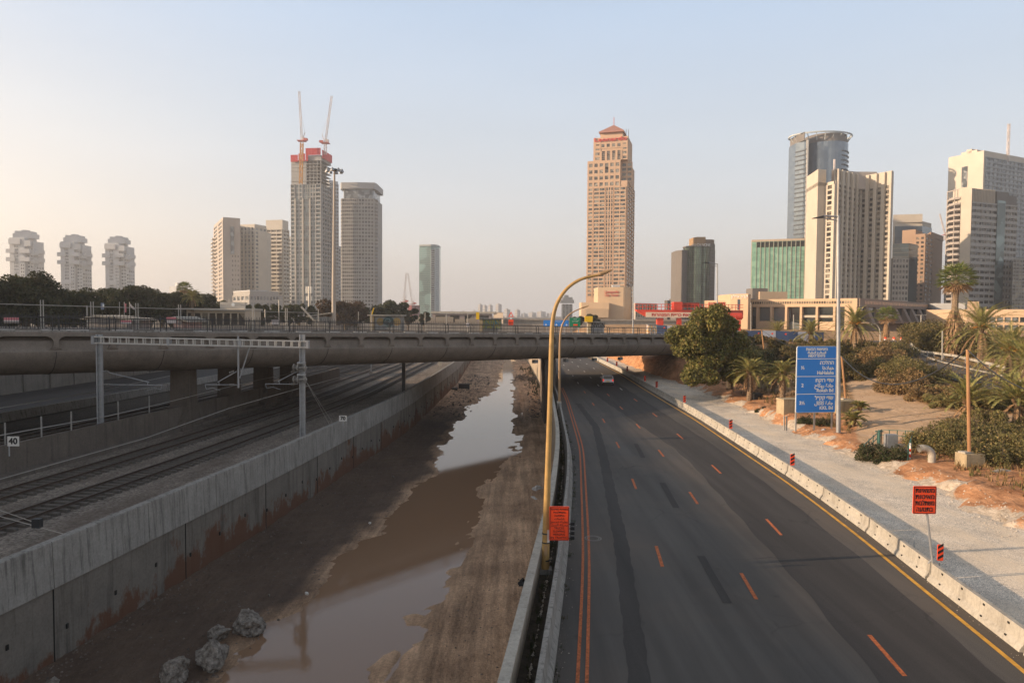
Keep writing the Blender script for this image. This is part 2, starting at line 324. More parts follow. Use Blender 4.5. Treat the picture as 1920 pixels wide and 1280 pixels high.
# strip between the channel wall and the road barrier
M['soil'] = mat('dark_soil', (.03, .026, .02), .95, col2=(.085, .07, .05), vscale=2.5, bump=.8, bscale=6, bdist=.1)
struct(ribbon(MB(), lambda y: XR(y)-.1, lambda y: XB(y)-.3, .05, n=3), 'soil_strip', M['soil'])
# railway bed and the carriageway on the left
struct(ribbon(MB(), lambda y: XL(y)-14.7, lambda y: XL(y)-.2, -.02, n=8), 'ballast_bed', M['ballast'])
M['yard'] = mat('yard_dust', (.16, .12, .09), .95, col2=(.26, .2, .15), vscale=.3, bump=.4)
struct(ribbon(MB(), lambda y: XL(y)-34, lambda y: XL(y)-15.1, -.05, n=4), 'rail_yard_ground', M['shade_ballast'])
struct(ribbon(MB(), lambda y: XL(y)-52, lambda y: XL(y)-34, -.04, n=4), 'far_carriageway', M['road3'])  # dark asphalt carries the shade of this side in its colour
# channel bed with a shallow relief and a dark left bank
def nz(x, y, s):
    return (math.sin(x*1.7*s+y*.6*s)+math.sin(x*.9*s-y*1.3*s+2)+math.sin(x*3.1*s+y*2.3*s+1)*.5)/2.5
ys = frange(-15, 150, .5)+frange(150, YE, 3)[1:]; nn = 44; V = []; F = []; D = []
wl = [(10, -14.5), (27, -11.9), (35, -11.2), (53, -8.9), (66, -7.4), (84, -7.9), (100, -7.4), (114, -7.2), (140, -3.0), (300, -2)]
wr = [(10, -6.5), (27.5, -5.2), (36.7, -3.7), (46.8, -3.1), (64, -2.3), (74, .35), (92, .5), (122, .2), (140, .0), (300, .5)]
WLa = np.array(wl); WRa = np.array(wr)
def wL(y): return float(np.interp(y, WLa[:, 0], WLa[:, 1]))
def wR(y): return float(np.interp(y, WRa[:, 0], WRa[:, 1]))
for y in ys:
    a, b_ = XL(y)-.1, XR(y)+.2
    for j in range(nn+1):
        x = a+(b_-a)*j/nn; l = wL(y)+.8*nz(x, y, .55)+.25*nz(x, y, 2.2); r = wR(y)+.7*nz(x+9, y, .5)+.3*nz(x, y, 2.0)
        if 32.5 < y < 37.5: r += -1.6*math.exp(-((y-33.5)/1.3)**2)
        if y < 33: r -= .9*math.exp(-((y-29.5)/1.6)**2)
        h = max(l-x, x-r); 
        if y > 124: h += .25*nz(x, y, .35)-.15; 
        if 118 < y < 124: h += .15
        z = BED+max(-.12, min(.34, h*.16 if h < .6 else .1+(h-.6)*.035))
        z += (.035*nz(x, y, 1.9)+.02*nz(y, x, 5)) if h > 0 else 0
        t = x-XR(y)
        z += (.1+.03*math.sin(y*.9))*math.sin((t+8)*2.6+.5*math.sin(y*.25))*(1 if -6.5 < t < -1 and h > .1 else 0)
        if x < l: z += .1*max(0, (l-x-3)/5)+.07*nz(x, y, 3)
        if x-a < .8: z += .25*(1-(x-a)/.8)
        if b_-x < .8: z += .3*(1-(b_-x)/.8)
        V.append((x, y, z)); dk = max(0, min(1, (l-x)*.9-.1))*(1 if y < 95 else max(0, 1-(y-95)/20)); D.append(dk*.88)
for i in range(len(ys)-1):
    for j in range(nn): F.append((i*(nn+1)+j, i*(nn+1)+j+1, (i+1)*(nn+1)+j+1, (i+1)*(nn+1)+j))
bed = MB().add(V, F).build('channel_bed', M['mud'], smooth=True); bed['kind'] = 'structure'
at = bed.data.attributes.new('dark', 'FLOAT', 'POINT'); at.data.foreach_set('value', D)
struct(ribbon(MB(), lambda y: XL(y)+.5, lambda y: XR(y)-.5, BED, YS(-15, 300)), 'water', M['water'])
# ---- terrain on the right
AN = [(1700, 870, .5), (1860, 880, .8), (1900, 930, .6), (1572, 815, .45), (1530, 800, .5), (1405, 770, .8), (1346, 722, .8), (1480, 745, 1.0), (1450, 700, 2.0), (1440, 650, 4.5), (1500, 640, 5.5), (1620, 790, 1.3), (1700, 790, 1.4), (1600, 700, 3.0), (1600, 680, 3.6), (1660, 745, 2.0), (1760, 770, 2.0), (1850, 760, 2.4), (1920, 745, 2.7), (1720, 680, 4.2), (1800, 705, 3.6), (1790, 668, 4.6), (1850, 690, 4.2), (1640, 645, 5.8), (1700, 645, 5.9), (1750, 640, 6.2), (1900, 640, 6.0), (1920, 860, 1.0)]
AP = [(G(u, v, z).x, G(u, v, z).y, z) for u, v, z in AN]
for y in (-15, 5, 20, 33, 48, 62, 76, 92): AP += [(XG(y)+.5, y, .3), (XG(y)+2.5, y, .45)]
AP += [(26.6, 108, .6), (31.5, 108, 5.2), (35, 110, 6.6), (40, 112, 6.6), (31, 128, 5.6), (36, 128, 6.6), (31, 150, 5), (38, 150, 6.6), (50, 170, 6.6), (30, 150, 4.5), (30, 190, 5), (36, 190, 6.6), (60, 190, 6.8), (90, 190, 6.8), (140, 190, 6.8), (200, 190, 7), (200, 120, 6.5), (200, 60, 5), (200, 0, 3), (120, 60, 3.4), (120, 0, 1.6), (60, 0, .8), (60, -15, .8), (200, -15, 2), (130, 110, 5.6)]
AP += [(26.2, 128, .2), (25, 185, .2), (25.3, 150, .2)]
AP = np.array(AP); Kd = np.sqrt(((AP[:, None, :2]-AP[None, :, :2])**2).sum(-1)); nA = len(AP)
Am = np.zeros((nA+3, nA+3)); Am[:nA, :nA] = Kd-np.eye(nA)*1.2; Am[:nA, nA] = 1; Am[:nA, nA+1:] = AP[:, :2]; Am[nA, :nA] = 1; Am[nA+1:, :nA] = AP[:, :2].T
wts = np.linalg.solve(Am, np.concatenate([AP[:, 2], np.zeros(3)]))
def TZ(x, y):
    if y > 185: y = 185
    r = np.sqrt((AP[:, 0]-x)**2+(AP[:, 1]-y)**2); z = float(r@wts[:nA]+wts[nA]+wts[nA+1]*x+wts[nA+2]*y)
    z = min(7.0, max(.12, z)); e = x-XG(y)
    if e < 1.2: z = z*max(0, e)/1.2+.02*(1-max(0, e)/1.2)
    return z
def TG(u, v):                                     # where the pixel ray meets the terrain
    d = ray(u, v); t = 20.0
    while t < 400:
        p = Vector((0, 0, CH))+d*t
        if p.z <= TZ(p.x, p.y): break
        t += .5
    return Vector((p.x, p.y, TZ(p.x, p.y)))
def poly_w(pix): return [TG(u, v) for u, v in pix]
PATH = [(p.x, p.y) for p in poly_w([(1583, 672), (1618, 672), (1650, 702), (1690, 742), (1765, 772), (1915, 778), (1915, 800), (1760, 805), (1660, 840), (1612, 835), (1600, 790), (1600, 740), (1582, 700)])]
def sdist(p, poly):                                # signed distance, negative inside
    x, y = p; ins = False; dm = 1e9; n = len(poly)
    for i in range(n):
        x1, y1 = poly[i]; x2, y2 = poly[(i+1) % n]
        if (y1 > y) != (y2 > y) and x < (x2-x1)*(y-y1)/(y2-y1)+x1: ins = not ins
        dx, dy = x2-x1, y2-y1; t = max(0, min(1, ((x-x1)*dx+(y-y1)*dy)/(dx*dx+dy*dy+1e-9))); dm = min(dm, math.hypot(x-x1-t*dx, y-y1-t*dy))
    return -dm if ins else dm
def grid_xs():
    return [0, .35, .7, 1.0, 1.4, 1.9, 2.5, 3.2, 4, 5, 6, 7, 8.2, 9.5, 11, 12.5, 14, 16, 18, 20, 22, 24.5, 27, 30, 33, 36, 40, 44, 49, 54, 60, 66, 73, 80, 90, 100, 115, 130, 150, 175]
ys = frange(-15, 20, 2.5)+frange(20, 75, .55)[1:]+frange(75, 185, 1.3)[1:]+frange(185, 330, 8)[1:]
V = []; F = []; CA = []; gx = grid_xs(); n = len(gx)
for y in ys:
    for j, e in enumerate(gx):
        x0 = XG(y)+.55*math.sin(y*.8)+.35*math.sin(y*2.3+1)+.25*math.sin(y*5.1); w_ = max(0, 1-e/6)
        x = x0*w_+XG(y)*(1-w_)+e; z = TZ(x, y)
        if e == 0: z = .0
        if 0 < e < 5 and y < 105: z += (.1+.1*math.sin(y*1.7+e*2)+.06*math.sin(y*4.3-e*3)+.04*math.sin(y*9+e*7))*math.exp(-((e-1.3)/1.6)**2)
        if e > 1: z += .06*math.sin(x*1.3+y*.7)+.04*math.sin(x*2.9-y*2.1)
        V.append((x, y, z))
        o = 0.0; 
        if y < 60: o = max(0, 1-max(0, e-(9 if y < 46 else 4))/5)
        elif y < 104: o = max(0, 1-max(0, e-4)/4)
        else: o = 1 if e < 12 else 0
        if y < 36: o = max(o, max(0, 1-max(0, e-22)/6))
        pth = max(0, min(1, .5-sdist((x, y), PATH)/1.5)) if (25 < x < 75 and 30 < y < 130) else 0
        lime = max(0, min(1, 1.0-e/1.2+.45*math.sin(y*1.1)+.3*math.sin(y*3.1))) if y < 105 else 0
        CA.append((o, pth, lime, 1))
for i in range(len(ys)-1):
    for j in range(n-1): F.append((i*n+j, i*n+j+1, (i+1)*n+j+1, (i+1)*n+j))
mt = mat('embankment_soil', (.2, .15, .1), .95, .2); N, L, b = nodes(mt); v = posvec(N, L)
at = N.new('ShaderNodeAttribute'); at.attribute_name = 'soil'; sp = N.new('ShaderNodeSeparateColor'); L.new(at.outputs['Color'], sp.inputs[0])
base = ramp(N, L, noise(N, L, v, .6, 8, .7), .36, (.24, .15, .075), .62, (.52, .32, .17))
org = ramp(N, L, noise(N, L, v, .9, 8, .72), .34, (.34, .15, .065), .64, (.6, .32, .17))
org = mixc(N, L, 1, org, ramp(N, L, noise(N, L, posvec(N, L, (1.1, .25, 1)), 2.5, 6, .7), .35, (.7,)*3, .6, (1.12,)*3), 'MULTIPLY')
pat = ramp(N, L, noise(N, L, posvec(N, L, (1, .5, 1)), .8, 7, .7), .34, (.42, .29, .18), .64, (.58, .41, .27))
lim = ramp(N, L, noise(N, L, v, 3, 7, .8), .35, (.3, .24, .18), .62, (.6, .52, .43))
def edge(out, k=1.6):
    a = N.new('ShaderNodeMath'); a.operation = 'MULTIPLY_ADD'; L.new(noise(N, L, v, 1.6, 7, .7), a.inputs[0]); a.inputs[1].default_value = k; a.inputs[2].default_value = -k/2
    s = N.new('ShaderNodeMath'); s.operation = 'ADD'; L.new(out, s.inputs[0]); L.new(a.outputs[0], s.inputs[1]); return ramp(N, L, s.outputs[0], .4, 0.0, .6, 1.0)
c = mixc(N, L, edge(sp.outputs[0]), base, org); c = mixc(N, L, edge(sp.outputs[1], .8), c, pat); c = mixc(N, L, edge(sp.outputs[2]), c, lim)
L.new(c, b.inputs['Base Color']); bp = N.new('ShaderNodeBump'); bp.inputs['Strength'].default_value = .8; bp.inputs['Distance'].default_value = .14; L.new(noise(N, L, v, 2.4, 9, .72), bp.inputs['Height']); L.new(bp.outputs[0], b.inputs['Normal']); M['terrain'] = mt
ter = MB().add(V, F).build('embankment', mt, smooth=True); ter['kind'] = 'structure'
ca = ter.data.attributes.new('soil', 'FLOAT_COLOR', 'POINT'); ca.data.foreach_set('color', [c for q in CA for c in q])
# plateau: the city ground on both sides and beyond the trench
M['city'] = mat('city_ground', (.13, .11, .085), .95, col2=(.22, .19, .15), vscale=.05)
mb = MB(); ribbon(mb, lambda y: -4000, lambda y: XL(y)-52.3, 6.5, YS(-200, 330)); 
mb.add([(-4000, 330, 6.5), (6000, 330, 6.5), (6000, 12000, 6.5), (-4000, 12000, 6.5)], [(0, 1, 2, 3)])
mb.add([(XG(330)+170, 185, 6.45), (6000, 185, 6.45), (6000, 330, 6.45), (XG(330)+170, 330, 6.45)], [(0, 1, 2, 3)])
mb.add([(150, -300, 1.0), (6000, -300, 1.0), (6000, 185, 6.45), (190, 185, 6.45), (190, 60, 2.5)], [(0, 1, 2, 3, 4)])
struct(mb, 'city_ground', M['city'])
struct(MB().box((-20, 330, 0), (160, 1, 13.2)), 'trench_end_bank', M['conc'])
# side street on the right
sc_ = [TG(u, v) for u, v in ((1990, 752), (1900, 728), (1830, 708), (1770, 690), (1735, 675), (1715, 662), (1700, 652), (1685, 645), (1660, 640))]
def rib2(pts, w0, w1, dz):
    mb = MB(); V = []; F = []
    P = []
    for i in range(len(pts)-1):
        for t in range(6): P.append(pts[i].lerp(pts[i+1], t/6))
    P.append(pts[-1])
    for i, p in enumerate(P):
        d = (P[min(i+1, len(P)-1)]-P[max(0, i-1)]); d.z = 0; d.normalize(); s = Vector((d.y, -d.x, 0))
        for k in range(7):
            q = p+s*(w0+(w1-w0)*k/6); V.append((q.x, q.y, max(TZ(q.x, q.y), p.z-.15 if k in (0, 6) else p.z)+dz))
    for i in range(len(P)-1):
        for k in range(6): F.append((i*7+k, i*7+k+1, (i+1)*7+k+1, (i+1)*7+k))
    return mb.add(V, F)
side_st = struct(rib2(sc_, -3.4, 3.4, .12), 'side_street', M['road'])
a0 = TG(1640, 641); a1 = TG(1760, 641); mb = MB()
# ================================================================= walls of the channel, barriers
t = thing('channel_retaining_wall', 'long stained concrete retaining wall with a paler parapet between the tracks and the muddy channel', 'retaining wall', (XL(40), 40, 0))
ysw = YS(-15, 318)
MB().sweep([(-.9, -.95), (-.9, -5.2), (.0, -5.2), (-.02, -.95)], path(XL, 0, 0, ysw)).build('wall', M['conc_wall'], t, True)
mb = MB(); y = -14.0; Lp = 6.0
while y < 316:
    yy = frange(y+.02, min(y+Lp-.02, 318), 1.5); mb.sweep([(-.32, 1.0), (-.32, -.951), (.14, -.95), (.06, .96), (.03, 1.0)], path(XL, 0, 0, yy)); y += Lp
mb.build('parapet', M['conc_cap'], t, True)
for k, y in enumerate(frange(20, 140, 2.9)): MB().box((XL(y)+.005, y, -2.9+(k % 3)*.25), (.06, .12, .2)).build('drain_hole', M['dark'], t, True)
for y in frange(10, 200, 9.0): MB().box((XL(y), y, -2.9), (.03, .05, 3.9)).build('joint', M['dark'], t, True)
t = thing('channel_side_wall', 'low flat topped concrete wall on the right bank of the channel beside the ochre lamp post', 'wall', (XR(40), 40, 0))
MB().sweep([(-.27, 1.0), (-.27, -5.2), (-.02, -5.2), (-.02, 1.0)], path(XR, 0, 0, ysw)).build('wall', concrete('side_wall_concrete', (.4, .33, .25), .4), t, True)
MB().sweep([(-.3, 1.04), (-.3, .98), (.01, .98), (.01, 1.04)], path(XR, 0, 0, ysw)).build('coping', M['conc_lite'], t, True)
t = thing('road_guard_wall', 'continuous grey concrete guard wall curving along the left edge of the highway', 'guard wall', (XB(40), 40, 0))
MB().sweep([(-.52, 0), (0, 0), (-.03, .1), (-.15, .3), (-.21, .85), (-.37, .85), (-.4, .36), (-.5, .1)][::-1], path(XB, 0, 0, ysw)).build('wall', M['conc_cap'], t, True)
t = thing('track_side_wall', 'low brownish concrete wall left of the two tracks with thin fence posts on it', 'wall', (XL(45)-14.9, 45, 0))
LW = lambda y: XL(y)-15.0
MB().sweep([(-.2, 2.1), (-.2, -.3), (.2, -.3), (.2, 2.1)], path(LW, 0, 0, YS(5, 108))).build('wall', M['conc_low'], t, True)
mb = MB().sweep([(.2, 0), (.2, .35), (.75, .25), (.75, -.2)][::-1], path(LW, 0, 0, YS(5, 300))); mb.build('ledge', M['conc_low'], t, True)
for i, (u, vb, vt) in enumerate(((10, 838, 792), (78, 822, 780), (134, 810, 771), (222, 800, 752), (280, 780, 742))):
    r = ray(u, vb); y = 46
    for _ in range(20): y = LW(y)*r.y/r.x
    MB().tube([(LW(y), y, 2.0), (LW(y), y, ZY(u, vt, y))], .06, 6).build('post', M['conc_cap'], t, True)
t = thing('far_trench_wall', 'ribbed grey retaining wall on the far left side of the railway, seen under the bridge', 'retaining wall', (-62, 100, 0))
FWL = lambda y: XL(y)-52; M['far_wall'] = concrete('far_wall_concrete', (.2, .18, .155), .4)
MB().sweep([(-.5, 6.6), (-.5, -.3), (.3, -.3), (0, 6.6)], path(FWL, 0, 0, ysw)).build('wall', M['far_wall'], t, True)
for y in frange(40, 316, 5): MB().box((FWL(y)+.25, y, 3.2), (.35, .35, 6.6)).build('rib', M['far_wall'], t, True)
t = thing('median_barrier', 'low pale barrier beyond the railway under the left half of the bridge', 'barrier', (-46, 90, 0))
MDN = lambda y: XL(y)-34
MB().sweep([(-.3, 0), (.3, 0), (.12, .9), (-.12, .9)][::-1], path(MDN, 0, 0, ysw)).build('barrier', M['conc_cap'], t, True)
# -------------------------------------------------------------- railway tracks
M['rail'] = mat('rusty_rail', (.06, .04, .03), .55, .5, var=.3, vscale=4)
M['railtop'] = mat('worn_rail_top', (.16, .14, .13), .35, .6, metal=.6)
M['sleeper'] = concrete('sleeper_concrete', (.13, .115, .1), .2)
M['galv'] = mat('galvanised_steel', (.33, .34, .35), .45, .5, var=.12, vscale=2, metal=.35)
def track(off, y0, y1, label, dense=True, z=.02):
    f = lambda y: XL(y)+off; t = thing('railway_track', label, 'railway track', (f(50), 50, 0), group='railway tracks beside the channel')
    ys_ = YS(y0, y1)
    for s in (-.76, .76):
        r = MB().sweep([(s-.07, 0), (s+.07, 0), (s+.02, .03), (s+.036, .12), (s+.036, .16), (s-.036, .16), (s-.036, .12), (s-.02, .03)][::-1], path(f, 0, z+.1, ys_)).build('rail', M['rail'], t, True)
        MB().sweep([(s-.03, .161), (s+.03, .161), (s+.03, .166), (s-.03, .166)][::-1], path(f, 0, z+.1, ys_)).build('running_surface', M['railtop'], r, True)
    mb = MB(); y = y0
    while y < min(y1, 150):
        s = side(f, y); mb.box((f(y), y, z+.03), (2.6, .26, .16), rz=-math.atan2(s.y, s.x)*0+math.atan2(s.y, s.x)); y += .65
    mb.build('sleepers', M['sleeper'], t, True)
track(-6.6, 6, 300, 'railway track on grey ballast nearest the channel wall')
track(-11.1, 6, 300, 'second railway track from the channel wall, beside the low brown wall')
track(-19.5, 20, 300, 'railway track just beyond the low brown wall, in the shade of the bridge')
track(-24.5, 20, 300, 'railway track farthest from the channel, in the shade of the bridge')
tag(MB().sweep([(-.45, 0), (.45, 0), (.45, .22), (-.45, .22)][::-1], path(lambda y: XL(y)-1.2, 0, 0, ysw)).build('cable_trough', M['sleeper']), 'dark cable trough running along the inside of the channel parapet', 'cable trough')
# -------------------------------------------------------------- right barrier, 6 m segments
def jersey():
    r = thing('concrete_barrier', 'x', 'barrier', group='white concrete barriers between highway and gravel')
    sec = [(-.26, 0), (.26, 0), (.25, .08), (.12, .26), (.08, .7), (-.08, .7), (-.12, .26), (-.25, .08)]
    P = []; n = 8
    MB().sweep(sec[::-1], [((0, yy, 0), (1, 0)) for yy in (-2.95, 2.95)]).build('body', M['conc_lite'], r)
    for k in (-1, 1): MB().box((0, k*2.93, .37), (.17, .1, .7)).build('end_post', M['conc_lite'], r)
    for yy in (-2.1, -.7, .7, 2.1):
        for zz, xx in ((.58, -.097), (.17, -.185)): MB().box((xx, yy, zz), (.03, .1, .07)).build('bolt_pocket', M['dark'], r)
    return r
JB = lambda y: XY(y)+.85
ysb = []; y = 12.0
while y < 235: ysb.append(y); y += 6.05
jb0 = None
for i, y in enumerate(ysb):
    s = side(JB, y); rz = math.atan2(s.y, s.x); lab = 'white concrete barrier segment beside the gravel verge, %s to the camera' % ORD[i]
    if jb0 is None: jb0 = jersey(); jb0.location = (JB(y), y, 0); jb0.rotation_euler = (0, 0, rz); jb0['label'] = lab
    else:
        if y > 100:
            c = jb0.copy(); COL.objects.link(c); bd = [k for k in jb0.children if k.name.startswith('body')][0].copy(); COL.objects.link(bd); bd.parent = c
            c.location = (JB(y), y, 0); c.rotation_euler = (0, 0, rz); c['label'] = lab
        else: dup(jb0, (JB(y), y, 0), rz, lab)
# ================================================================= the overpass
BD = Vector((1, .9926, 0)).normalized(); BN = Vector((BD.y, -BD.x, 0))      # along, and outward (towards the camera)
B0 = Vector((-.668*52, 52, 0)); SP = 3.84; NB0, NB1 = -12, 27
def bz(s): return 9.02-.0182*s                                              # deck top height at distance s from node 0
def BP(s, o=0, z=0): p = B0+BD*s-BN*o; return Vector((p.x, p.y, bz(s)+z))     # o = inset behind the front edge
br = thing('road_overpass', 'long concrete road bridge with rounded openings along its deck edge, crossing channel and highway', 'bridge', (B0.x, B0.y, 0))
DW = 25.0; s0, s1 = NB0*SP, NB1*SP
def bpath(a, b, n=None):
    return [(BP(a+(b-a)*i/(n or 1)), -BN) for i in range((n or 1)+1)]
MB().sweep([(0, 0), (0, -.32), (1.2, -.42), (DW-1.2, -.42), (DW, -.32), (DW, 0)], bpath(s0, s1, 30)).build('deck', M['conc_bridge'], br, True)
MB().sweep([(.02, .0), (.02, .12), (.5, .12), (.5, .0)], bpath(s0, s1, 30)).build('kerb', M['conc_cap'], br, True)
# belly: one hollow box girder of rounded section
bel = [(.9, -.425), (.7, -.55), (.4, -.68), (.27, -1.1), (.15, -1.38), (.03, -1.5), (.06, -1.75), (.35, -2.2), (.85, -2.7), (1.6, -3.1), (2.8, -3.38), (4.5, -3.5), (6, -3.5)]
belly = bel+[(DW-o, z) for o, z in bel[::-1]]
MB().sweep(belly, bpath(s0, s1, 39)).build('girder', M['conc_bridge'], br, True, smooth=True)
for k in range(NB0, NB1, 2):
    s = k*SP; mb = MB()
    for (o0, z0_), (o1, z1_) in zip(bel[5:-2], bel[6:-1]): mb.beam(BP(s, o0-.012, z0_), BP(s, o1-.012, z1_-.012), .035, .03)
    mb.build('construction_joint', M['dark'], br, True)
# ribs with rounded shoulders between the openings
def rib_poly(w=.34, h0=-.3, h1=-1.47, R1=.42):
    P = []
    for t in range(7): a = math.pi/2*t/6; P.append((w/2+R1-R1*math.sin(a)*1.0, h0-R1*.0-(R1-R1*math.cos(a))*1.0))
    return P
for k in range(NB0, NB1+1):
    s = k*SP; L_ = []; R1 = .62
    right = [(w_, z_) for w_, z_ in [(.17+R1, -.3)]+[(.17+R1*(1-math.sin(a)), -.3-.42*(1-math.cos(a))) for a in [math.pi/2*t/5 for t in range(1, 6)]]]
    right = [(.17+R1*(1-math.sin(a)), -.31-.42*(1-math.cos(a))) for a in [math.pi/2*t/5 for t in range(6)]]
    right += [(.17+R1*(1-math.cos(a)), -.95-.5*math.sin(a)) for a in [math.pi/2*t/5 for t in range(6)]]
    prof = right+[(-a, z) for a, z in right[::-1]]; n = len(prof); V = []
    for o in (.02, 1.0):
        for a, z in prof: V.append(BP(s+a, o+(.1 if z < -1.3 and o < 1 else 0)+max(0, (-z-1.2))*.15, z+(0 if o < 1 else max(0, -z-.55)*.5)))
    F = [(i, (i+1) % n, n+(i+1) % n, n+i) for i in range(n)]+[tuple(range(n))[::-1], tuple(range(n, 2*n))]
    MB().add(V, F).build('rib', M['conc_bridge'], br, True)
M['pier_dark'] = concrete('dark_pier_concrete', (.13, .108, .09), .3)  # darker than the other bridge concrete
# piers on the low track wall and on the channel side wall
def pier(x, y, zb, wx, wy, flare):
    top = bz((Vector((x, y, 0))-B0).dot(BD))-3.45; mb = MB(); st = 10; V = []; F = []
    for i in range(st+1):
        t = i/st; z = zb+(top-zb)*t; k = 1+flare*max(0, (1-t*2.2))**2+.12*(1-t)
        for a, b_ in ((-1, -1), (1, -1), (1, 1), (-1, 1)): V.append((x+a*wx/2*(1+.1*(1-t)), y+b_*wy/2*k, z))
    for i in range(st):
        for j in range(4): F.append((i*4+j, i*4+(j+1) % 4, (i+1)*4+(j+1) % 4, (i+1)*4+j))
    return MB().add(V, F+[(st*4, st*4+1, st*4+2, st*4+3)]).build('pier', M['pier_dark'], br, True)
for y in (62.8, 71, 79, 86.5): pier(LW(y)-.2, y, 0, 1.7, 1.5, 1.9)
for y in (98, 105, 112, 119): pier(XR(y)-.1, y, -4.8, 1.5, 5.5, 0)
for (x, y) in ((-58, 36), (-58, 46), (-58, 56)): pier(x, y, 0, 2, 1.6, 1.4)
for k, u in enumerate((1107, 1147, 1182, 1217)):                # small grey boxes hung under the soffit edge
    s = 56+k*6.5; p = BP(s, 2.6, -3.5)
    MB().box(p-Vector((0, 0, .22)), (.7, .5, .45), rz=math.pi/4).build('soffit_lamp', M['galv'], br, True)
# railing: doubled bent posts at the ribs, top rail and closely set bars
M['black_metal'] = mat('black_railing', (.02, .022, .025), .5, .5)
mb = MB(); mb.beam(BP(s0, .25, 1.12), BP(s1, .25, 1.12), .09); mb.beam(BP(s0, .25, .72), BP(s1, .25, .72), .05); mb.beam(BP(s0, .25, .25), BP(s1, .25, .25), .05)
s = s0
while s < s1:
    if s < 56: mb.beam(BP(s, .25, .25), BP(s, .25, 1.12), .022)
    elif int(s*2) % 2: mb.beam(BP(s, .25, .25), BP(s, .25, 1.12), .025)
    s += .16 if s < 56 else .3
mb.build('railing', M['black_metal'], br, True)
for k in range(NB0, NB1+1):
    mb = MB()
    for d in (-.22, .22): mb.tube([BP(k*SP+d, .12, -.05), BP(k*SP+d, .12, .95), BP(k*SP+d, .2, 1.13), BP(k*SP+d, .3, 1.2)], .045, 6)
    mb.build('railing_post', M['black_metal'], br, True)
# roadside furniture on the deck: temporary wire fence with clamps and warning sheets
fe = thing('wire_fence', 'tall wire mesh fence with pale paired posts standing behind the black railing on the bridge', 'fence', (BP(0, 2.2).x, BP(0, 2.2).y, bz(0)))
M['pale_metal'] = mat('pale_metal', (.42, .4, .36), .5, .4, metal=.3)
M['spike'] = mat('fence_dark', (.05, .05, .05), .6)
fs = []
for u in (-40, 79, 173, 257, 337, 475, 537, 597, 696, 797, 837, 877):
    r = ray(u, 600); a = B0-BN*2.4; t_ = (a.y*r.x/r.y-a.x)/(BD.x-BD.y*r.x/r.y); fs.append(t_)
for s in fs:
    mb = MB()
    for d in ((-.09, .09) if s < 20 else (0,)): mb.tube([BP(s+d, 2.4, 0), BP(s+d, 2.4, 2.45)], .04, 6)
    mb.build('post', M['pale_metal'], fe, True)
for a, b_ in zip(fs[:7], fs[1:8]): MB().tube([BP(a, 2.4, 2.05), BP(b_, 2.4, 2.05)], .03, 5).build('top_rail', M['pale_metal'], fe, True)
f2 = thing('spiked_fence', 'dark spiked palisade fence on the far footway of the bridge', 'fence', (BP(0, 8).x, BP(0, 8).y, bz(0)))
mb = MB(); mb.beam(BP(s0, 7, 1.25), BP(60, 7, 1.25), .05); mb.beam(BP(s0, 7, .3), BP(60, 7, .3), .05); s = s0
while s < 60: mb.beam(BP(s, 7, .05), BP(s, 7, 1.5), .035); s += .28
mb.build('palings', M['spike'], f2, True)
# white and black kerb stones on the deck edge
s = -4
while s < s1:
    o = MB().beam(BP(s, .75, .1), BP(s+1.5, .75, .1), .25, .2).build('kerb_stone', M['conc'] if int(s/1.6) % 2 else M['white_paint'], br, True); s += 1.6
M['pink'] = mat('faded_red_vinyl', (.6, .2, .22), .6); M['offwhite'] = mat('offwhite_vinyl', (.6, .53, .5), .6)
for i, (u, v, w, h, lab) in enumerate(((21, 600, 18, 10, 'pink and white warning sheet on the bridge fence at the far left'), (237, 604, 14, 7, 'small pink and white warning sheet between the first three fence posts'), (321, 600, 13, 11, 'tall pink over white warning sheet beside a paired fence post'), (516, 604, 11, 8, 'plain whitish sheet tied to the bridge fence left of the tall floodlight mast'), (877, 609, 6, 7, 'tiny pale pink sheet left of the graffiti kiosk with the yellow post'))):
    r = ray(u, v); a = B0-BN*2.33; t_ = (a.y*r.x/r.y-a.x)/(BD.x-BD.y*r.x/r.y); p = BP(t_, 2.33); p.z = ZY(u, v, p.y); k = p.y/1280*1.3; 
    t = thing('warning_sheet', lab, 'sheet', p, group='warning sheets on the bridge fence')
    ang = math.atan2(BD.y, BD.x)
    MB().box(p+Vector((0, 0, h*k/1.3/4)), (w*k, .02, h*k/1.3/2), rz=ang).build('printed_half', M['pink'] if i < 3 else M['offwhite'], t, True)
    MB().box(p-Vector((0, 0, h*k/1.3/4)), (w*k, .02, h*k/1.3/2), rz=ang).build('blank_half', M['offwhite'], t, True)
# ================================================================= buildings
def glass(name, col, rough=.12, spec=.8, cell=.35, dark=.5, lite=None, metal=0):
    mt = mat(name, col, rough, spec, metal=metal); N, L, b = nodes(mt); v = posvec(N, L, (.9, .9, 1))
    vo = N.new('ShaderNodeTexVoronoi'); vo.inputs['Scale'].default_value = cell; L.new(v, vo.inputs[0])
    c = ramp(N, L, vo.outputs['Color'], .35, tuple(x*dark for x in col), .85, lite or tuple(min(1, x*1.5) for x in col)); L.new(c, b.inputs['Base Color'])
    return mt
M['win_dark'] = glass('dark_window_glass', (.06, .055, .05), .15, .6, lite=(.24, .22, .19))
M['win_brown'] = glass('brown_window_glass', (.11, .085, .065), .18, .6, lite=(.3, .25, .18))
M['win_blue'] = glass('blue_grey_window_glass', (.1, .12, .14), .15, .7, lite=(.32, .33, .33))
def wallm(name, c, var=.07, sc=.12): return mat(name, c, .85, .25, var=var, vscale=sc)
def hit(p, d, u):                                   # plan intersection of p + d*t with the pixel column u
    r = ray(u, 500); den = d[0]*r.y-d[1]*r.x; return (p[1]*r.x-p[0]*r.y)/den
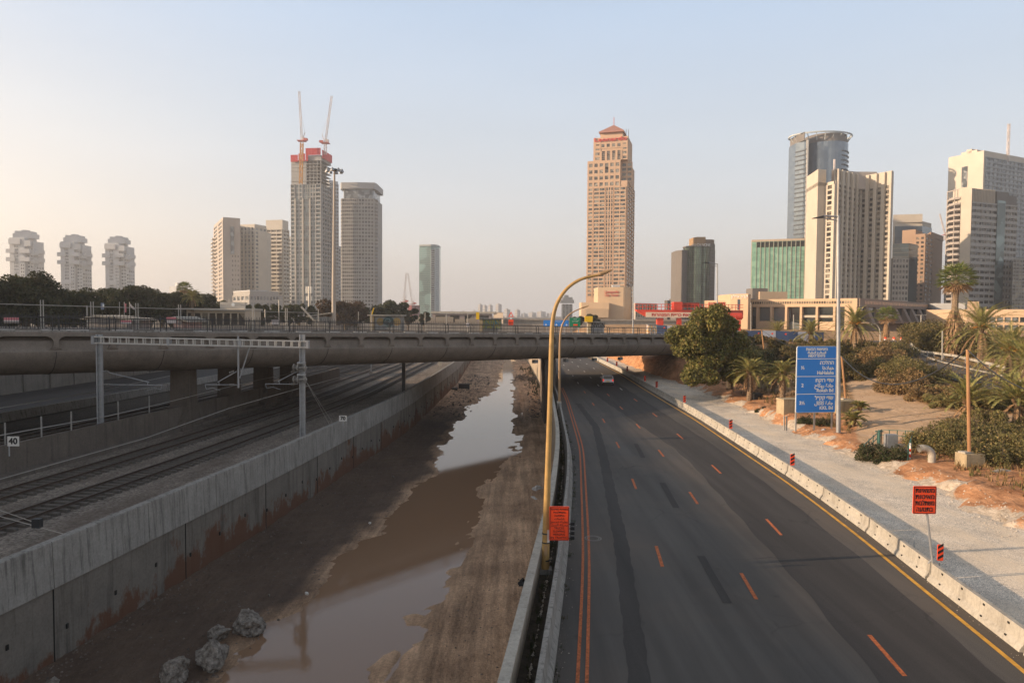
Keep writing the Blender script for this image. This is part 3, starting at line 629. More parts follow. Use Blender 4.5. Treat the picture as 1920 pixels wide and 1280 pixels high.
class Bld:
    def __init__(s, name, label, Y, u, wall, glassm, cat='building', group=None, z0=5.5, bcol=None):
        p = W(u, 590, Y); s.z0 = z0; s.root = thing(name, label, cat, (p.x, Y, z0), group=group); s.wm = wall; s.gm = glassm
        s.w = MB(); s.wins = []; s.nwin = 0; s.grid_ = MB()
    def body(s, poly, z1, z0=None, name=None, m_=None):
        mb = MB().prism(poly, s.z0 if z0 is None else z0, z1)
        return mb.build(name or 'wall', m_ or s.wm, s.root, True)
    def fac(s, p0, p1, z0, z1, cols, rows, pier=.3, sp=.35, proud=.3, m0=.0, win=True, gb=None, skip=None, hs=True, vs=True, vw=None):
        p0 = Vector((p0[0], p0[1], 0)); p1 = Vector((p1[0], p1[1], 0)); d = p1-p0; Lg = d.length; d.normalize(); n = Vector((d.y, -d.x, 0))
        p0 = p0+d*m0*Lg; Lg *= (1-2*m0); cw = Lg/cols; rh = (z1-z0)/rows; g = gb or s.grid_; rz = math.atan2(d.y, d.x)
        if vs:
            for i in range(cols+1):
                w_ = cw*pier*(1 if 0 < i < cols else .6); o = 0 if 0 < i < cols else (.2*cw*pier*(1 if i == 0 else -1))
                c = p0+d*(i*cw+o)+n*(proud/2); g.box((c.x, c.y, (z0+z1)/2), (w_, proud, z1-z0), rz)
        if hs:
            for j in range(rows+1):
                hh = rh*sp if 0 < j < rows else rh*sp*.5; zz = z0+j*rh+(0 if 0 < j < rows else (hh/2 if j == 0 else -hh/2))
                c = p0+d*(Lg/2)+n*((proud-.03)/2); g.box((c.x, c.y, zz), (Lg, proud-.03, hh), rz)
        if win:
            ww, wh = cw*(1-(pier if vs else .0)), rh*(1-sp)
            if vw: ww = cw*vw
            for j in range(rows):
                for i in range(cols):
                    if skip and skip(i, j): continue
                    c = p0+d*((i+.5)*cw)+n*.03; s.wins.append((Vector((c.x, c.y, z0+(j+.5)*rh)), rz, ww, wh))
    def done(s, maxw=100, gname='facade_grid', gm=None):
        if s.grid_.v: s.grid_.build(gname, gm or s.wm, s.root, True)
        if not s.wins: return s.root
        s.wins.sort(key=lambda w: -w[0].z); meshes = {}; rest = MB(); off = s.root.location
        for k, (c, rz, ww, wh) in enumerate(s.wins):
            if k < maxw:
                key = (round(ww, 2), round(wh, 2))
                if key not in meshes:
                    me = bpy.data.meshes.new('window'); a, h = ww/2, wh/2
                    me.from_pydata([(-a, 0, -h), (a, 0, -h), (a, 0, h), (-a, 0, h), (-a, .08, -h), (a, .08, -h), (a, .08, h), (-a, .08, h)], [], [(0, 1, 2, 3), (1, 5, 6, 2), (5, 4, 7, 6), (4, 0, 3, 7), (3, 2, 6, 7), (0, 4, 5, 1)]); me.materials.append(s.gm); meshes[key] = me
                o = bpy.data.objects.new('window', meshes[key]); COL.objects.link(o); o.parent = s.root; o.location = c-off; o.rotation_euler = (0, 0, rz)
            else: rest.box(c+Vector((math.sin(-rz)*-.04, math.cos(rz)*.04, 0)), (ww, .08, wh), rz)
        if rest.v: tag(rest.build('window', s.gm, s.root, True), kind='stuff')
        return s.root
def rect(uL, uC, uR, Y, a):                          # a: turn of the left face (radians); returns L, C, R, B plan points
    C = W(uC, 500, Y); C = Vector((C.x, Y)); dl = Vector((-math.cos(a), math.sin(a))); dr = Vector((math.sin(a), math.cos(a)))
    tr = hit(C, dr, uR); tr = tr if 0 < tr < 90 else 26
    Lp = C+dl*hit(C, dl, uL); Rp = C+dr*tr; return Lp, C, Rp, Lp+Rp-C
def cyl(cx, cy, r, n, a0=0): return [(cx+r*math.cos(a0+2*math.pi*i/n), cy+r*math.sin(a0+2*math.pi*i/n)) for i in range(n)]
FONT = None
def text_mesh(s, size, m_, parent, loc, rz=0, name='lettering', ext=.01, width=None, rtl=False, rx=math.pi/2, align='CENTER', bold=0):
    cu = bpy.data.curves.new('t', 'FONT'); cu.body = s[::-1] if rtl else s; cu.size = size; cu.extrude = ext; cu.align_x = align; cu.align_y = 'CENTER'; cu.resolution_u = 3
    o = bpy.data.objects.new('t', cu); COL.objects.link(o); dg = bpy.context.evaluated_depsgraph_get(); dg.update()
    me = bpy.data.meshes.new_from_object(o.evaluated_get(dg)); bpy.data.objects.remove(o); bpy.data.curves.remove(cu)
    me.name = name; me.materials.clear(); me.materials.append(m_); t = bpy.data.objects.new(name, me); COL.objects.link(t)
    if width:
        xs = [v.co.x for v in me.vertices]
        if xs:
            k = width/max(.001, max(xs)-min(xs)); c = (max(xs)+min(xs))/2
            for v in me.vertices: v.co.x = (v.co.x-c)*k
    if bold:
        V = [v.co.copy() for v in me.vertices]; F = [tuple(p.vertices) for p in me.polygons]; n = len(V); k = bold*1.6; VV = []; FF = []
        for i, (dx, dz) in enumerate(((0, 0), (k, 0), (-k, 0), (0, k), (0, -k))): VV += [(p.x+dx, p.y+dz, p.z+i*.0006) for p in V]; FF += [tuple(q+i*n for q in f) for f in F]
        m2 = bpy.data.meshes.new(name); m2.from_pydata(VV, [], FF); m2.materials.append(m_); t.data = m2
    t.parent = parent; t.location = loc; t.rotation_euler = (rx, 0, rz); return t
# ---------------------------------------------------------------- left skyline
# three white terraced towers
gy = wallm('pale_grey_render', (.5, .51, .52)); gl2 = glass('grey_tower_glass', (.2, .22, .24), .2, .5)
def terraced():
    B = Bld('terraced_tower', 'x', 700, 51, gy, gl2, 'tower', 'three pale terraced towers on the horizon')
    o = B.root.location.copy(); Z = lambda v: ZY(143, v, 700)
    def q(cx, cy, w, d_): return [(o.x+cx-w/2, o.y+cy-d_/2), (o.x+cx+w/2, o.y+cy-d_/2), (o.x+cx+w/2, o.y+cy+d_/2), (o.x+cx-w/2, o.y+cy+d_/2)]
    ztop = 92; B.body(q(-3.2, 0, 18.4, 22), 83); B.body(q(10.2, 3, 7.5, 19), 80, name='side_wing')
    MB().prism([(o.x-10.5, o.y-8), (o.x+11, o.y-4), (o.x+11, o.y+9), (o.x-10.5, o.y+9)], 83, 87.5).build('roof_storey', gy, B.root, True)
    mb = MB().prism([(o.x-8.5, o.y-7), (o.x+8, o.y-3.5), (o.x+8, o.y+9), (o.x-8.5, o.y+9)], 87.5, 90); mb.build('roof', gy, B.root, True)
    MB().prism([(o.x-3, o.y-3), (o.x+3, o.y-1), (o.x+3, o.y+4), (o.x-3, o.y+4)], 90, 91.3).build('roof_plant', gy, B.root, True)
    for (z, h, x0, x1, pr) in ((79, 5, -12, 2.5, 2.2), (77.5, 5.5, 7, 15, 1.5), (70, 4, -16, -5, 1.5), (70, 4, 1, 14, 2.4), (62, 4, -16, -5, 1.5), (62, 4, 1, 14, 2.4), (41.5, 4, -11, 3, 1.8), (68, 3.6, 14, 17.4, 0), (60, 3.6, 14, 17.4, 0)):
        MB().box((o.x+(x0+x1)/2, o.y-11-pr/2+(5 if x0 > 13 else 0), z), (x1-x0, pr+(9 if x0 > 13 else .5), h)).build('terrace', gy, B.root, True)
    for k in range(14):
        for sx_ in (-13.2, 14.8): MB().box((o.x+sx_, o.y-6, 12+k*3.6), (1.8, 6, .9)).build('balcony', gy, B.root, True)
    B.fac((o.x-7, o.y-11), (o.x-1.5, o.y-11), 12, 76, 3, 20, .2, .3, .25); B.fac((o.x+1, o.y-11), (o.x+6, o.y-11), 12, 58, 2, 14, .4, .45, .25); B.fac((o.x+6.5, o.y-6.5), (o.x+13.9, o.y-6.5), 12, 74, 2, 18, .35, .5, .3)
    B.fac((o.x+13.9, o.y-6.5), (o.x+13.9, o.y+12), 12, 78, 4, 18, .35, .5, .3)
    for k in range(12): MB().box((o.x+15.1, o.y+2, 14+k*5.2), (2.2, 7, 1.1)).build('balcony', gy, B.root, True)
    for z in (62, 70): MB().box((o.x+15.6, o.y+2, z), (3.4, 15, 3.8)).build('terrace', gy, B.root, True)
    return B.done(60)
T1 = terraced(); T1['label'] = 'leftmost of the three pale terraced residential towers above the dark trees'
for u, v, Y, lab in ((143, 440, 715, 'middle one of the three pale terraced residential towers above the dark trees'), (225, 443, 722, 'rightmost of the three pale terraced residential towers above the dark trees')):
    p = W(u, 590, Y); k = (ZY(u, v, Y)-5.5)/(91-5.5); dup(T1, (p.x, Y, 5.5), .0, lab, sc=(k*.76, k*.8, k))
k = (ZY(51, 432, 700)-5.5)/(91-5.5); T1.scale = (k*.78, k*.8, k)
# far low block between trees
B = Bld('flat_roofed_block', 'pale low block just showing above the trees left of the tall apartment cluster', 640, 335, gy, gl2, z0=5)
Lp, C, Rp, Bk = rect(317, 330, 352, 640, .5); z1 = ZY(330, 537, 640); B.body([Lp, C, Rp, Bk], z1); B.body([C.lerp(Rp, .1), C.lerp(Rp, .6), Bk, Lp.lerp(Bk, .5)], z1+3.5, z1, 'roof_storey'); B.fac(C, Rp, 5, z1, 5, 6, .3, .5, .2); B.done(30)
# balcony apartment tower with the blank grey end
pk = wallm('warm_grey_render', (.42, .37, .33)); cr_ = wallm('cream_render', (.55, .5, .43))
def tower_l(name, lab, uL, uC, uR, v, Y, a, colsL, colsR, wm, gm, z0=5.5, floors=None, vL=None, **k):
    B = Bld(name, lab, Y, uC, wm, gm, 'tower', z0=z0); Lp, C, Rp, Bk = rect(uL, uC, uR, Y, a); z1 = ZY(uC, v, Y); B.body([Lp, C, Rp, Bk], z1)
    B.z1 = z1; B.P = (Lp, C, Rp, Bk); fl = floors or int((z1-z0-4)/3.4)
    if colsL: B.fac(Lp, C, z0, z1-k.get('par', 2.5), colsL, fl, k.get('pL', .3), k.get('sL', .4), k.get('prL', .5))
    if colsR: B.fac(C, Rp, z0, z1-k.get('par', 2.5), colsR, fl, k.get('pR', .3), k.get('sR', .4), k.get('prR', .5))
    return B
B = tower_l('balcony_apartment_tower', 'leftmost tower of the cluster with warm lit balconies and a blank grey end wall', 402, 419, 451, 407, 600, 1.05, 2, 0, pk, M['win_brown'])
Lp, C, Rp, Bk = B.P; n_ = Vector(((C-Lp).y, -(C-Lp).x)).normalized(); dl = (C-Lp).normalized()
low = [Lp+dl*-9, Lp, Bk, Bk+dl*-9]; zl = ZY(390, 432, 610); B.body([tuple(p) for p in low], zl, name='lower_wing', m_=cr_); B.fac(low[0], low[1], 5.5, zl-1, 2, 21, .25, .4, .4)
for j in range(22):
    z = 9+j*3.45
    if z < B.z1-6:
        c = Lp+dl*3+n_*1.2; MB().box((c.x, c.y, z), (7, 2.6, 1.0), math.atan2(dl.y, dl.x)).build('balcony', cr_, B.root, True)
    if z < zl-3:
        c = low[0]-dl*1.4+n_*.2; MB().box((c.x, c.y, z), (3.4, 3.6, .9), math.atan2(dl.y, dl.x)).build('balcony', cr_, B.root, True)
d2 = (Rp-C).normalized(); n2 = Vector((d2.y, -d2.x)); c = C+d2*(Rp-C).length*.52+n2*.9
MB().box((c.x, c.y, ZY(430, 450, 600)), ((Rp-C).length*.2, 1.8, 24), math.atan2(d2.y, d2.x)).build('bay', gl2, B.root, True)
B.fac(C.lerp(Rp, .45), C.lerp(Rp, .95), 5.5, ZY(430, 475, 600), 3, 14, .6, .6, .12); B.done()
# two more shafts of the cluster with lit left faces
B = tower_l('striped_apartment_tower', 'second tower of the left cluster, cream front with two columns of tall windows', 451, 478, 500, 420, 640, .35, 4, 3, cr_, M['win_blue'], sL=.25, pL=.45); 
Lp, C, Rp, Bk = B.P; MB().prism([tuple(C.lerp(Rp, .35)-Vector((0, 2))), tuple(Rp-Vector((0, 2))), tuple(Rp+Vector((0, 12))), tuple(C.lerp(Rp, .35)+Vector((0, 12)))], 5.5, ZY(490, 431, 640)).build('front_shaft', cr_, B.root, True); B.done()
B = tower_l('banded_apartment_tower', 'third tower of the left cluster, horizontal pale balcony bands under a blank cream cap', 499, 530, 541, 412, 680, .2, 3, 2, cr_, M['win_brown'], pL=.08, sL=.5, prL=1.2, pR=.1, sR=.5, prR=1.2, par=9, floors=23); B.done()
B = tower_l('hidden_apartment_tower', 'narrow grey tower between the banded tower and the tower under construction', 538, 546, 556, 443, 700, .3, 2, 2, gy, M['win_blue']); B.done()
# podium block below
B = tower_l('podium_block', 'long low grey building with a roof terrace at the foot of the left towers', 437, 468, 522, 545, 520, .9, 4, 9, wallm('podium_render', (.34, .32, .3)), M['win_blue'], floors=4, par=3, sR=.45)
Lp, C, Rp, Bk = B.P; MB().prism([tuple(Lp), tuple(C), tuple(C.lerp(Rp, .6)), tuple(Lp+(Rp-C)*.6)], B.z1, B.z1+.6).build('roof_slab', gy, B.root, True); B.body([tuple(C.lerp(Rp, .45)), tuple(Rp+(Rp-C)*.15), tuple(Bk), tuple(Lp.lerp(Bk, .45))], B.z1-3, name='right_wing'); B.done(60)
# ---- tower under construction
cg = wallm('raw_concrete_frame', (.34, .34, .335)); M['red_form'] = mat('red_formwork', (.55, .06, .07), .6); tg = glass('greenish_curtain_glass', (.18, .22, .22), .2, .7, .3)
Y = 560; B = Bld('tower_under_construction', 'very tall grey tower under construction with red formwork panels round its top', Y, 585, cg, tg, 'tower')
Lp, C, Rp, Bk = rect(547, 603, 621, Y, .12); zt = ZY(585, 300, Y); zm = ZY(585, 345, Y); B.body([Lp, C, Rp, Bk], zm)
def seg(a, b): return Lp.lerp(C, a), Lp.lerp(C, b)
Fn = int((zm-5.5)/3.35)
B.fac(*seg(0, .13), 5.5, zm, 1, Fn, .2, .35, 1.2); B.fac(*seg(.15, .38), 5.5, zm, 2, Fn, .3, .3, .6, vw=.6)
B.fac(*seg(.40, .62), 5.5, zm, 3, Fn, .12, .12, .2, vw=.7); B.fac(*seg(.64, .82), 5.5, zm, 2, Fn, .3, .3, .6); B.fac(*seg(.83, 1), 5.5, zm, 1, Fn, .15, .35, 1.3); B.fac(C, Rp, 5.5, zm, 4, Fn, .2, .35, 1.0)
for f in (.14, .39, .63): 
    p = Lp.lerp(C, f); MB().box((p.x, p.y-.8, (5.5+zm-12)/2), (1.1, 1.6, zm-17)).build('fin', cr_, B.root, True)
mb = MB(); fr = B.grid_
core = [Lp.lerp(C, .2)+Vector((0, 4)), Lp.lerp(C, .8)+Vector((0, 4)), Lp.lerp(C, .8)+Vector((2, 18)), Lp.lerp(C, .2)+Vector((2, 18))]; B.body([tuple(p) for p in core], zt, zm, 'core_wall')
cen = (Lp+C+Rp+Bk)/4
for k in range(8):
    z = zm+k*(zt-zm)/7; e = 1.0+(.03 if k > 3 else 0)+(.05 if k == 1 else 0)
    MB().prism([tuple(cen+(p-cen)*e) for p in (Lp, C, Rp, Bk)], z-.35, z).build('floor_slab', cg, B.root, True)
for f in np.linspace(.02, .98, 9):
    p = Lp.lerp(C, f); MB().box((p.x, p.y+.6, (zm+zt)/2), (.7, .7, zt-zm)).build('column', cg, B.root, True)
for (a, b_, v0, v1) in ((0, .24, 290, 303), (.26, .48, 288, 302), (.5, .58, 290, 302), (.5, 1.0, 278, 291)):
    k = 5; 
    for i in range(k):
        q0, q1 = Lp.lerp(C, a+(b_-a)*i/k), Lp.lerp(C, a+(b_-a)*(i+.93)/k); c = (q0+q1)/2; z0_, z1_ = ZY(585, v1, Y), ZY(585, v0, Y)
        MB().box((c.x, c.y-1.2, (z0_+z1_)/2), ((q1-q0).length, .5, z1_-z0_)).build('formwork_panel', M['red_form'], B.root, True)
for i in range(4):
    q0, q1 = C.lerp(Rp, i/4), C.lerp(Rp, (i+.93)/4); c = (q0+q1)/2; d_ = q1-q0; z0_, z1_ = ZY(585, 296, Y), ZY(585, 281, Y)
    MB().box((c.x+1, c.y, (z0_+z1_)/2), (d_.length, .5, z1_-z0_), math.atan2(d_.y, d_.x)).build('formwork_panel', M['red_form'], B.root, True)
B.body([tuple(Lp.lerp(C, .5)), tuple(C), tuple(Rp), tuple(Bk.lerp(Rp, .5))], ZY(585, 291, Y), zt, 'top_core'); B.body([tuple(Lp), tuple(Lp.lerp(C, .5)), tuple(Lp.lerp(Bk, .5).lerp(C.lerp(Rp, .5), .5)), tuple(Lp.lerp(Bk, .5))], ZY(585, 303, Y)+.5, zm, 'left_core', m_=cg)
B.done()
def lattice(mb, p, q, w, bays, r=.12, r2=.07):
    p = Vector(p); q = Vector(q); d = (q-p).normalized(); a = d.cross(Vector((0, 1, .01))).normalized(); b = d.cross(a).normalized(); cs = [(-1, -1), (1, -1), (1, 1), (-1, 1)]
    for i, j in cs: mb.beam(p+a*i*w/2+b*j*w/2, q+a*i*w/2+b*j*w/2, r)
    for k in range(bays):
        o0 = p.lerp(q, k/bays); o1 = p.lerp(q, (k+1)/bays)
        for n in range(4):
            i, j = cs[n]; i2, j2 = cs[(n+1) % 4]; s, e = (i, j, i2, j2) if k % 2 else (i2, j2, i, j)
            mb.beam(o0+a*s*w/2+b*e[0]*w/2 if False else o0+a*s*w/2+b*e*w/2, o1+a*i2*w/2+b*j2*w/2 if (s, e) == (i, j) else o1+a*i*w/2+b*j*w/2, r2)
    return mb
def lat(mb, p, q, w, bays, r=.12, r2=.07):
    p = Vector(p); q = Vector(q); d = (q-p).normalized(); a = d.cross(Vector((0, 1, .01))).normalized(); b = d.cross(a).normalized(); cs = [(-1, -1), (1, -1), (1, 1), (-1, 1)]
    def pt(t, c): o = p.lerp(q, t); return o+a*c[0]*w/2+b*c[1]*w/2
    for c in cs: mb.beam(pt(0, c), pt(1, c), r)
    for k in range(bays):
        for n in range(4):
            c0, c1 = cs[n], cs[(n+1) % 4]
            if k % 2: c0, c1 = c1, c0
            mb.beam(pt(k/bays, c0), pt((k+1)/bays, c1), r2)
    return mb
M['crane_w'] = mat('crane_white', (.62, .55, .52), .5, var=.3, vscale=.3); M['crane_r'] = mat('crane_red', (.5, .12, .1), .5); M['crane_y'] = mat('crane_yellow', (.6, .3, .08), .5)
def crane(lab, Y, u, vb, vm, utip, vtip, sc=1.0, mast=None, r=.24, grp='tower cranes'):
    p = W(u, vb, Y); k = Y/560*sc; t = thing('tower_crane', lab, 'crane', p, group=grp); top = W(u, vm, Y); tip = W(utip, vtip, Y)
    lat(MB(), p, top, 1.8*k, 9, r*k, r*.6*k).build('mast', mast or M['crane_w'], t, True)
    lat(MB(), top, tip, 1.2*k, 16, r*.8*k, r*.5*k).build('jib', M['crane_w'], t, True)
    MB().box(top+Vector((0, 0, -.2)), (6.5*k, 5*k, .6*k)).build('platform', M['crane_r'], t, True)
    MB().box(top+Vector((1.6*k, 0, 1.3*k)), (2.2*k, 2.4*k, 2.4*k)).build('cab', M['crane_w'], t, True)
    s = 1 if utip < u else 1
    MB().box(top+Vector(((3.2 if utip <= u+8 else -3.2)*k, 0, 1*k)), (3*k, 2.6*k, 1.6*k)).build('counterweight', M['crane_r'], t, True)
    mb = MB(); mb.beam(top+Vector((0, 0, 0)), top+Vector(((2.6 if utip <= u+8 else -2.6)*k, 0, 6.5*k)), .5*k); mb.beam(top+Vector(((2.6 if utip <= u+8 else -2.6)*k, 0, 6.5*k)), tip.lerp(top, .35), .14*k); mb.build('stay', M['crane_w'], t, True)
    return t
crane('left tower crane with a near vertical white jib on the tower under construction', 556, 566, 300, 264, 561, 171)
crane('right tower crane leaning its jib to the right above the red formwork', 562, 610, 290, 268, 622, 180)
t = thing('crane_mast', 'orange and white lattice crane mast climbing the front of the tower under construction', 'crane mast', W(565, 350, 550))
lat(MB(), W(564, 345, 550), W(566, 268, 550), 2.0, 14, .4, .25).build('lattice', M['crane_y'], t, True)
# tower behind, and the broad tower with the overhanging roof
B = tower_l('curved_grey_tower', 'grey tower rising half hidden behind the right side of the tower under construction', 612, 617, 634, 337, 650, .6, 1, 5, gy, M['win_brown'], prR=1.0, sR=.4); B.done()
B = tower_l('narrow_blue_block', 'narrow blue grey block between the floodlight mast and the broad grey tower', 628, 630, 643, 461, 720, .8, 0, 3, gy, M['win_blue']); B.done()
Y = 590; B = Bld('broad_grey_tower', 'broad grey residential tower with an overhanging flat top, right of the tall floodlight mast', Y, 672, wallm('grey_precast', (.36, .35, .335)), M['win_dark'], 'tower')
P = [W(u, 500, Y+dy) for u, dy in ((640.5, 5), (642, 1), (672, 0), (701, 1), (706, 7))]; P = [Vector((p.x, p.y)) for p in P]; bk = [P[4]+Vector((0, 26)), P[0]+Vector((0, 26))]; zt = ZY(672, 342, Y); ze = ZY(672, 372, Y)
B.body([tuple(p) for p in P+bk], ze); cen = sum((p for p in P+bk), Vector((0, 0)))/7
B.body([tuple(cen+(p-cen)*.9) for p in P+bk], ZY(672, 354, Y), ze, 'top_storey', m_=gl2)
B.body([tuple(cen+(p-cen)*1.05) for p in P+bk], zt, ZY(672, 354, Y), 'roof', m_=wallm('grey_roof', (.4, .4, .4)))
rows = 34
B.fac(P[0], P[1], 5.5, ze, 2, rows, .3, .4, .5); B.fac(P[1], P[2], 5.5, ze, 8, rows, .28, .42, .35, skip=lambda i, j: False); B.fac(P[2], P[3], 5.5, ze, 5, rows, .35, .42, .35); B.fac(P[3], P[4], 5.5, ze, 2, rows, .1, .4, 1.1); B.done(); 
# slender teal glass tower
tl = glass('teal_glass', (.16, .27, .27), .15, .9, .08, dark=.7, metal=.3); Y = 880
B = Bld('teal_glass_tower', 'slender teal glass tower with a balcony strip, standing alone in the centre left', Y, 800, tl, M['win_dark'], 'tower'); wht = wallm('light_grey_panel', (.42, .45, .45))
P = [Vector((W(u, 500, Y+d).x, Y+d)) for u, d in ((786, 4), (808, 0), (815, 1), (823, 12))]; bk = [P[3]+Vector((0, 22)), P[0]+Vector((0, 26))]; zt = ZY(804, 465, Y)
B.body([tuple(p) for p in P+bk], zt, name='glass_facade'); MB().prism([tuple(p+Vector((0, -1))) for p in P[:4]]+[tuple(bk[0]), tuple(bk[1])], ZY(804, 458, Y), ZY(804, 461, Y)).build('roof', wht, B.root, True); B.body([tuple(p+Vector((0, 2))) for p in P]+[tuple(p) for p in bk], ZY(804, 461, Y), zt, name='roof_storey')
B.fac(P[0], P[1], 5.5, zt, 6, 32, .03, .06, .15, win=False, gb=B.grid_); B.fac(P[1], P[2], 5.5, zt-2, 1, 32, .1, .45, 1.6); B.fac(P[2], P[3], 5.5, zt, 1, 32, .6, .8, .3, win=False)
B.done(40, gm=wht)
crane('white luffing crane left of the teal glass tower, its jib pointing almost straight up', 800, 757, 585, 566, 762, 511, .8); crane('small crane leaning away to the right beside the teal glass tower', 805, 773, 588, 570, 765, 512, .7)
B = Bld('low_red_scaffold_block', 'small block wrapped in red netting left of the teal glass tower foot', 800, 778, mat('red_netting', (.4, .13, .13), .9), M['win_dark']); Lp, C, Rp, Bk = rect(765, 772, 787, 800, .5); B.body([Lp, C, Rp, Bk], ZY(776, 572, 800)); B.fac(C, Rp, 5.5, ZY(776, 573, 800), 5, 6, .3, .3, .3); B.done(20)
# far blocks on the horizon
fb = [(897, 905, 571, .55), (906, 914, 573, 0), (916, 924, 572, .5), (930, 941, 570, .45), (946, 957, 580, 0), (966, 976, 581, 0), (992, 1006, 586, 0), (1008, 1024, 584, 0), (884, 895, 583, 0), (862, 876, 584, 0), (843, 852, 584, 0), (1026, 1042, 587, 0), (700, 712, 575, 0), (978, 990, 588, 0)]
LB = ['first', 'second', 'third', 'fourth', 'fifth', 'sixth', 'seventh', 'eighth', 'ninth', 'tenth', 'eleventh', 'twelfth', 'thirteenth', 'fourteenth']
fbm = wallm('distant_block_render', (.45, .42, .4)); order = sorted(range(len(fb)), key=lambda i: fb[i][0])
for i, (a, b_, v, w_) in enumerate(fb):
    Y = 2300+(i % 4)*90; B = Bld('distant_block', 'hazy distant block on the central horizon, %s from the left' % LB[order.index(i)], Y, (a+b_)/2, fbm, gl2, group='hazy blocks on the central horizon')
    Lp, C, Rp, Bk = rect(a, a+(b_-a)*.45, b_, Y, .8); z1 = ZY((a+b_)/2, v, Y); B.body([Lp, C, Rp, Bk], z1); MB().box(((C.x+Bk.x)/2, (C.y+Bk.y)/2, z1+2), (6, 6, 4)).build('roof_plant', fbm, B.root, True)
    B.fac(C, Rp, 6, z1, 3, max(3, int((z1-6)/8)), .4, .5, .5); B.fac(Lp, C, 6, z1, 3, max(3, int((z1-6)/8)), .4, .5, .5); B.done(12)
# grey tower with a wide head (left of the tan hotel)
Y = 900; B = Bld('wide_headed_tower', 'grey hazy tower with a wider domed head, left of the tan skyscraper', Y, 1064, wallm('grey_dark_render', (.24, .25, .26)), M['win_dark'], 'tower')
x0, x1 = W(1055, 500, Y).x, W(1074, 500, Y).x; z = lambda v: ZY(1064, v, Y)
B.body([(x0, Y), (x1, Y), (x1, Y+14), (x0, Y+14)], z(570)); xa, xb = W(1052, 500, Y).x, W(1077, 500, Y).x; B.body([(xa, Y-2), (xb, Y-2), (xb, Y+16), (xa, Y+16)], z(562), z(568), 'head'); B.body([(xa+3, Y-1), (xb-2, Y-1), (xb-2, Y+14), (xa+3, Y+14)], z(557), z(562), 'upper_head'); B.body([(x0+3, Y+2), (x1-5, Y+2), (x1-5, Y+10), (x0+3, Y+10)], z(553), z(557), 'cap')
B.fac((x0, Y), (x1, Y), 6, z(570), 3, 9, .35, .25, .6); B.done(30)
# ---------------------------------------------------------------- tan skyscraper
V2 = lambda p: Vector((p[0], p[1]))
tan = wallm('tan_stone', (.52, .36, .25), .06); tanl = wallm('peach_stone', (.56, .41, .27), .05); M['win_tan'] = glass('tan_tower_glass', (.13, .12, .11), .15, .6, lite=(.34, .31, .26))
M['red_letter'] = mat('red_letters', (.55, .08, .07), .5); M['white_letter'] = mat('white_letters', (.8, .8, .78), .5)
Y = 470; B = Bld('tan_skyscraper', 'very tall tan skyscraper with red lettering and a small pyramid roof, beside the lamp post', Y, 1140, tan, M['win_tan'], 'skyscraper')
Z = lambda v: ZY(1140, v, Y); a = .29
Lp, C, Rp, Bk = rect(1099.5, 1174, 1187, Y, a); zs = Z(338); zb = Z(298); zt = Z(254)
B.body([Lp, C, Rp, Bk], zs); dn = (C-Lp).normalized(); nn_ = Vector((dn.y, -dn.x))
def on(f, dep=0): return Lp.lerp(C, f)-nn_*dep
W0 = (C-Lp).length
B.body([Lp, on(.83), on(.83, 30), Lp-nn_*30], zb, zs, 'wall'); B.body([on(.83, 5), on(1.0, 5), Rp+V2((0, -.5)), Rp+V2((0, 3)), on(.83, 30)], zb, zs, 'wall')
up_ = [on(.14, 1), on(1.0, 1), on(1.0, 26), on(.14, 26)]; B.body(up_, zt, zb, 'upper_block')
B.body([on(.3, 3), on(.86, 3), on(.86, 22), on(.3, 22)], Z(245), zt, 'crown'); 
mb = MB(); c4 = [on(.27, 1), on(.9, 1), on(.9, 24), on(.27, 24)]; ap = (c4[0]+c4[2])/2
mb.add([(p.x, p.y, Z(244.5)) for p in c4]+[(p.x, p.y, Z(242.5)) for p in c4]+[(ap.x, ap.y, Z(222.5))], [(0, 1, 5, 4), (1, 2, 6, 5), (2, 3, 7, 6), (3, 0, 4, 7), (4, 5, 8), (5, 6, 8), (6, 7, 8), (7, 4, 8), (3, 2, 1, 0)])
rf = mb.build('pyramid_roof', mat('copper_pink_roof', (.36, .18, .14), .7), B.root, True); MB().tube([(ap.x, ap.y, Z(225)), (ap.x, ap.y, Z(208))], .25, 5).build('mast', M['crane_r'], rf, True)
for u in (1174, 1178.5): p = W(u, 250, Y+8); MB().tube([(p.x, p.y, zt), (p.x, p.y, Z(236))], .22, 5).build('antenna', M['galv'], B.root, True)
R0 = 28; zl = Z(556); rhh = (zs-6-zl)/R0
B.fac(on(.02), on(.15), zl, zs-4, 1, R0, .3, .42, .25); B.fac(on(.17), on(.45), zl, zs-4, 2, R0, .16, .38, .35); B.fac(on(.68), on(.97), zl, zs-4, 2, R0, .16, .38, .35)
B.fac(on(.47), on(.66), zl, zs-4, 3, R0, .4, .2, .3, vw=.55)
B.fac(on(.02), on(.82), zs-4, zb-1, 6, 4, .36, .45, .3); B.fac(C+(Rp-C)*.02, Rp, zl, zs, 3, R0, .2, .4, .5); B.fac(on(.83, 4.9), on(1.1, 4.9), zs, zb-1, 2, 4, .3, .4, .3)
B.fac(on(.17, .9), on(.32, .9), zb, Z(262), 1, 4, .3, .45, .25); B.fac(on(.86, .9), on(.99, .9), zb, Z(262), 1, 4, .3, .45, .25); B.fac(on(.33, .9), on(.85, .9), zb, Z(280), 4, 5, .4, .06, .5)
B.fac(on(.18, .9), on(.98, .9), Z(275), Z(264), 6, 1, .42, .45, .25)
ang = math.atan2(dn.y, dn.x)
c = on(.57, .55); h = (Z(253)-Z(263)); text_mesh('Leonardo', h*1.05, M['red_letter'], B.root, Vector((c.x, c.y, Z(258.3)))-B.root.location, ang, 'lettering', .3, width=W0*.8, bold=.045)
B.done()
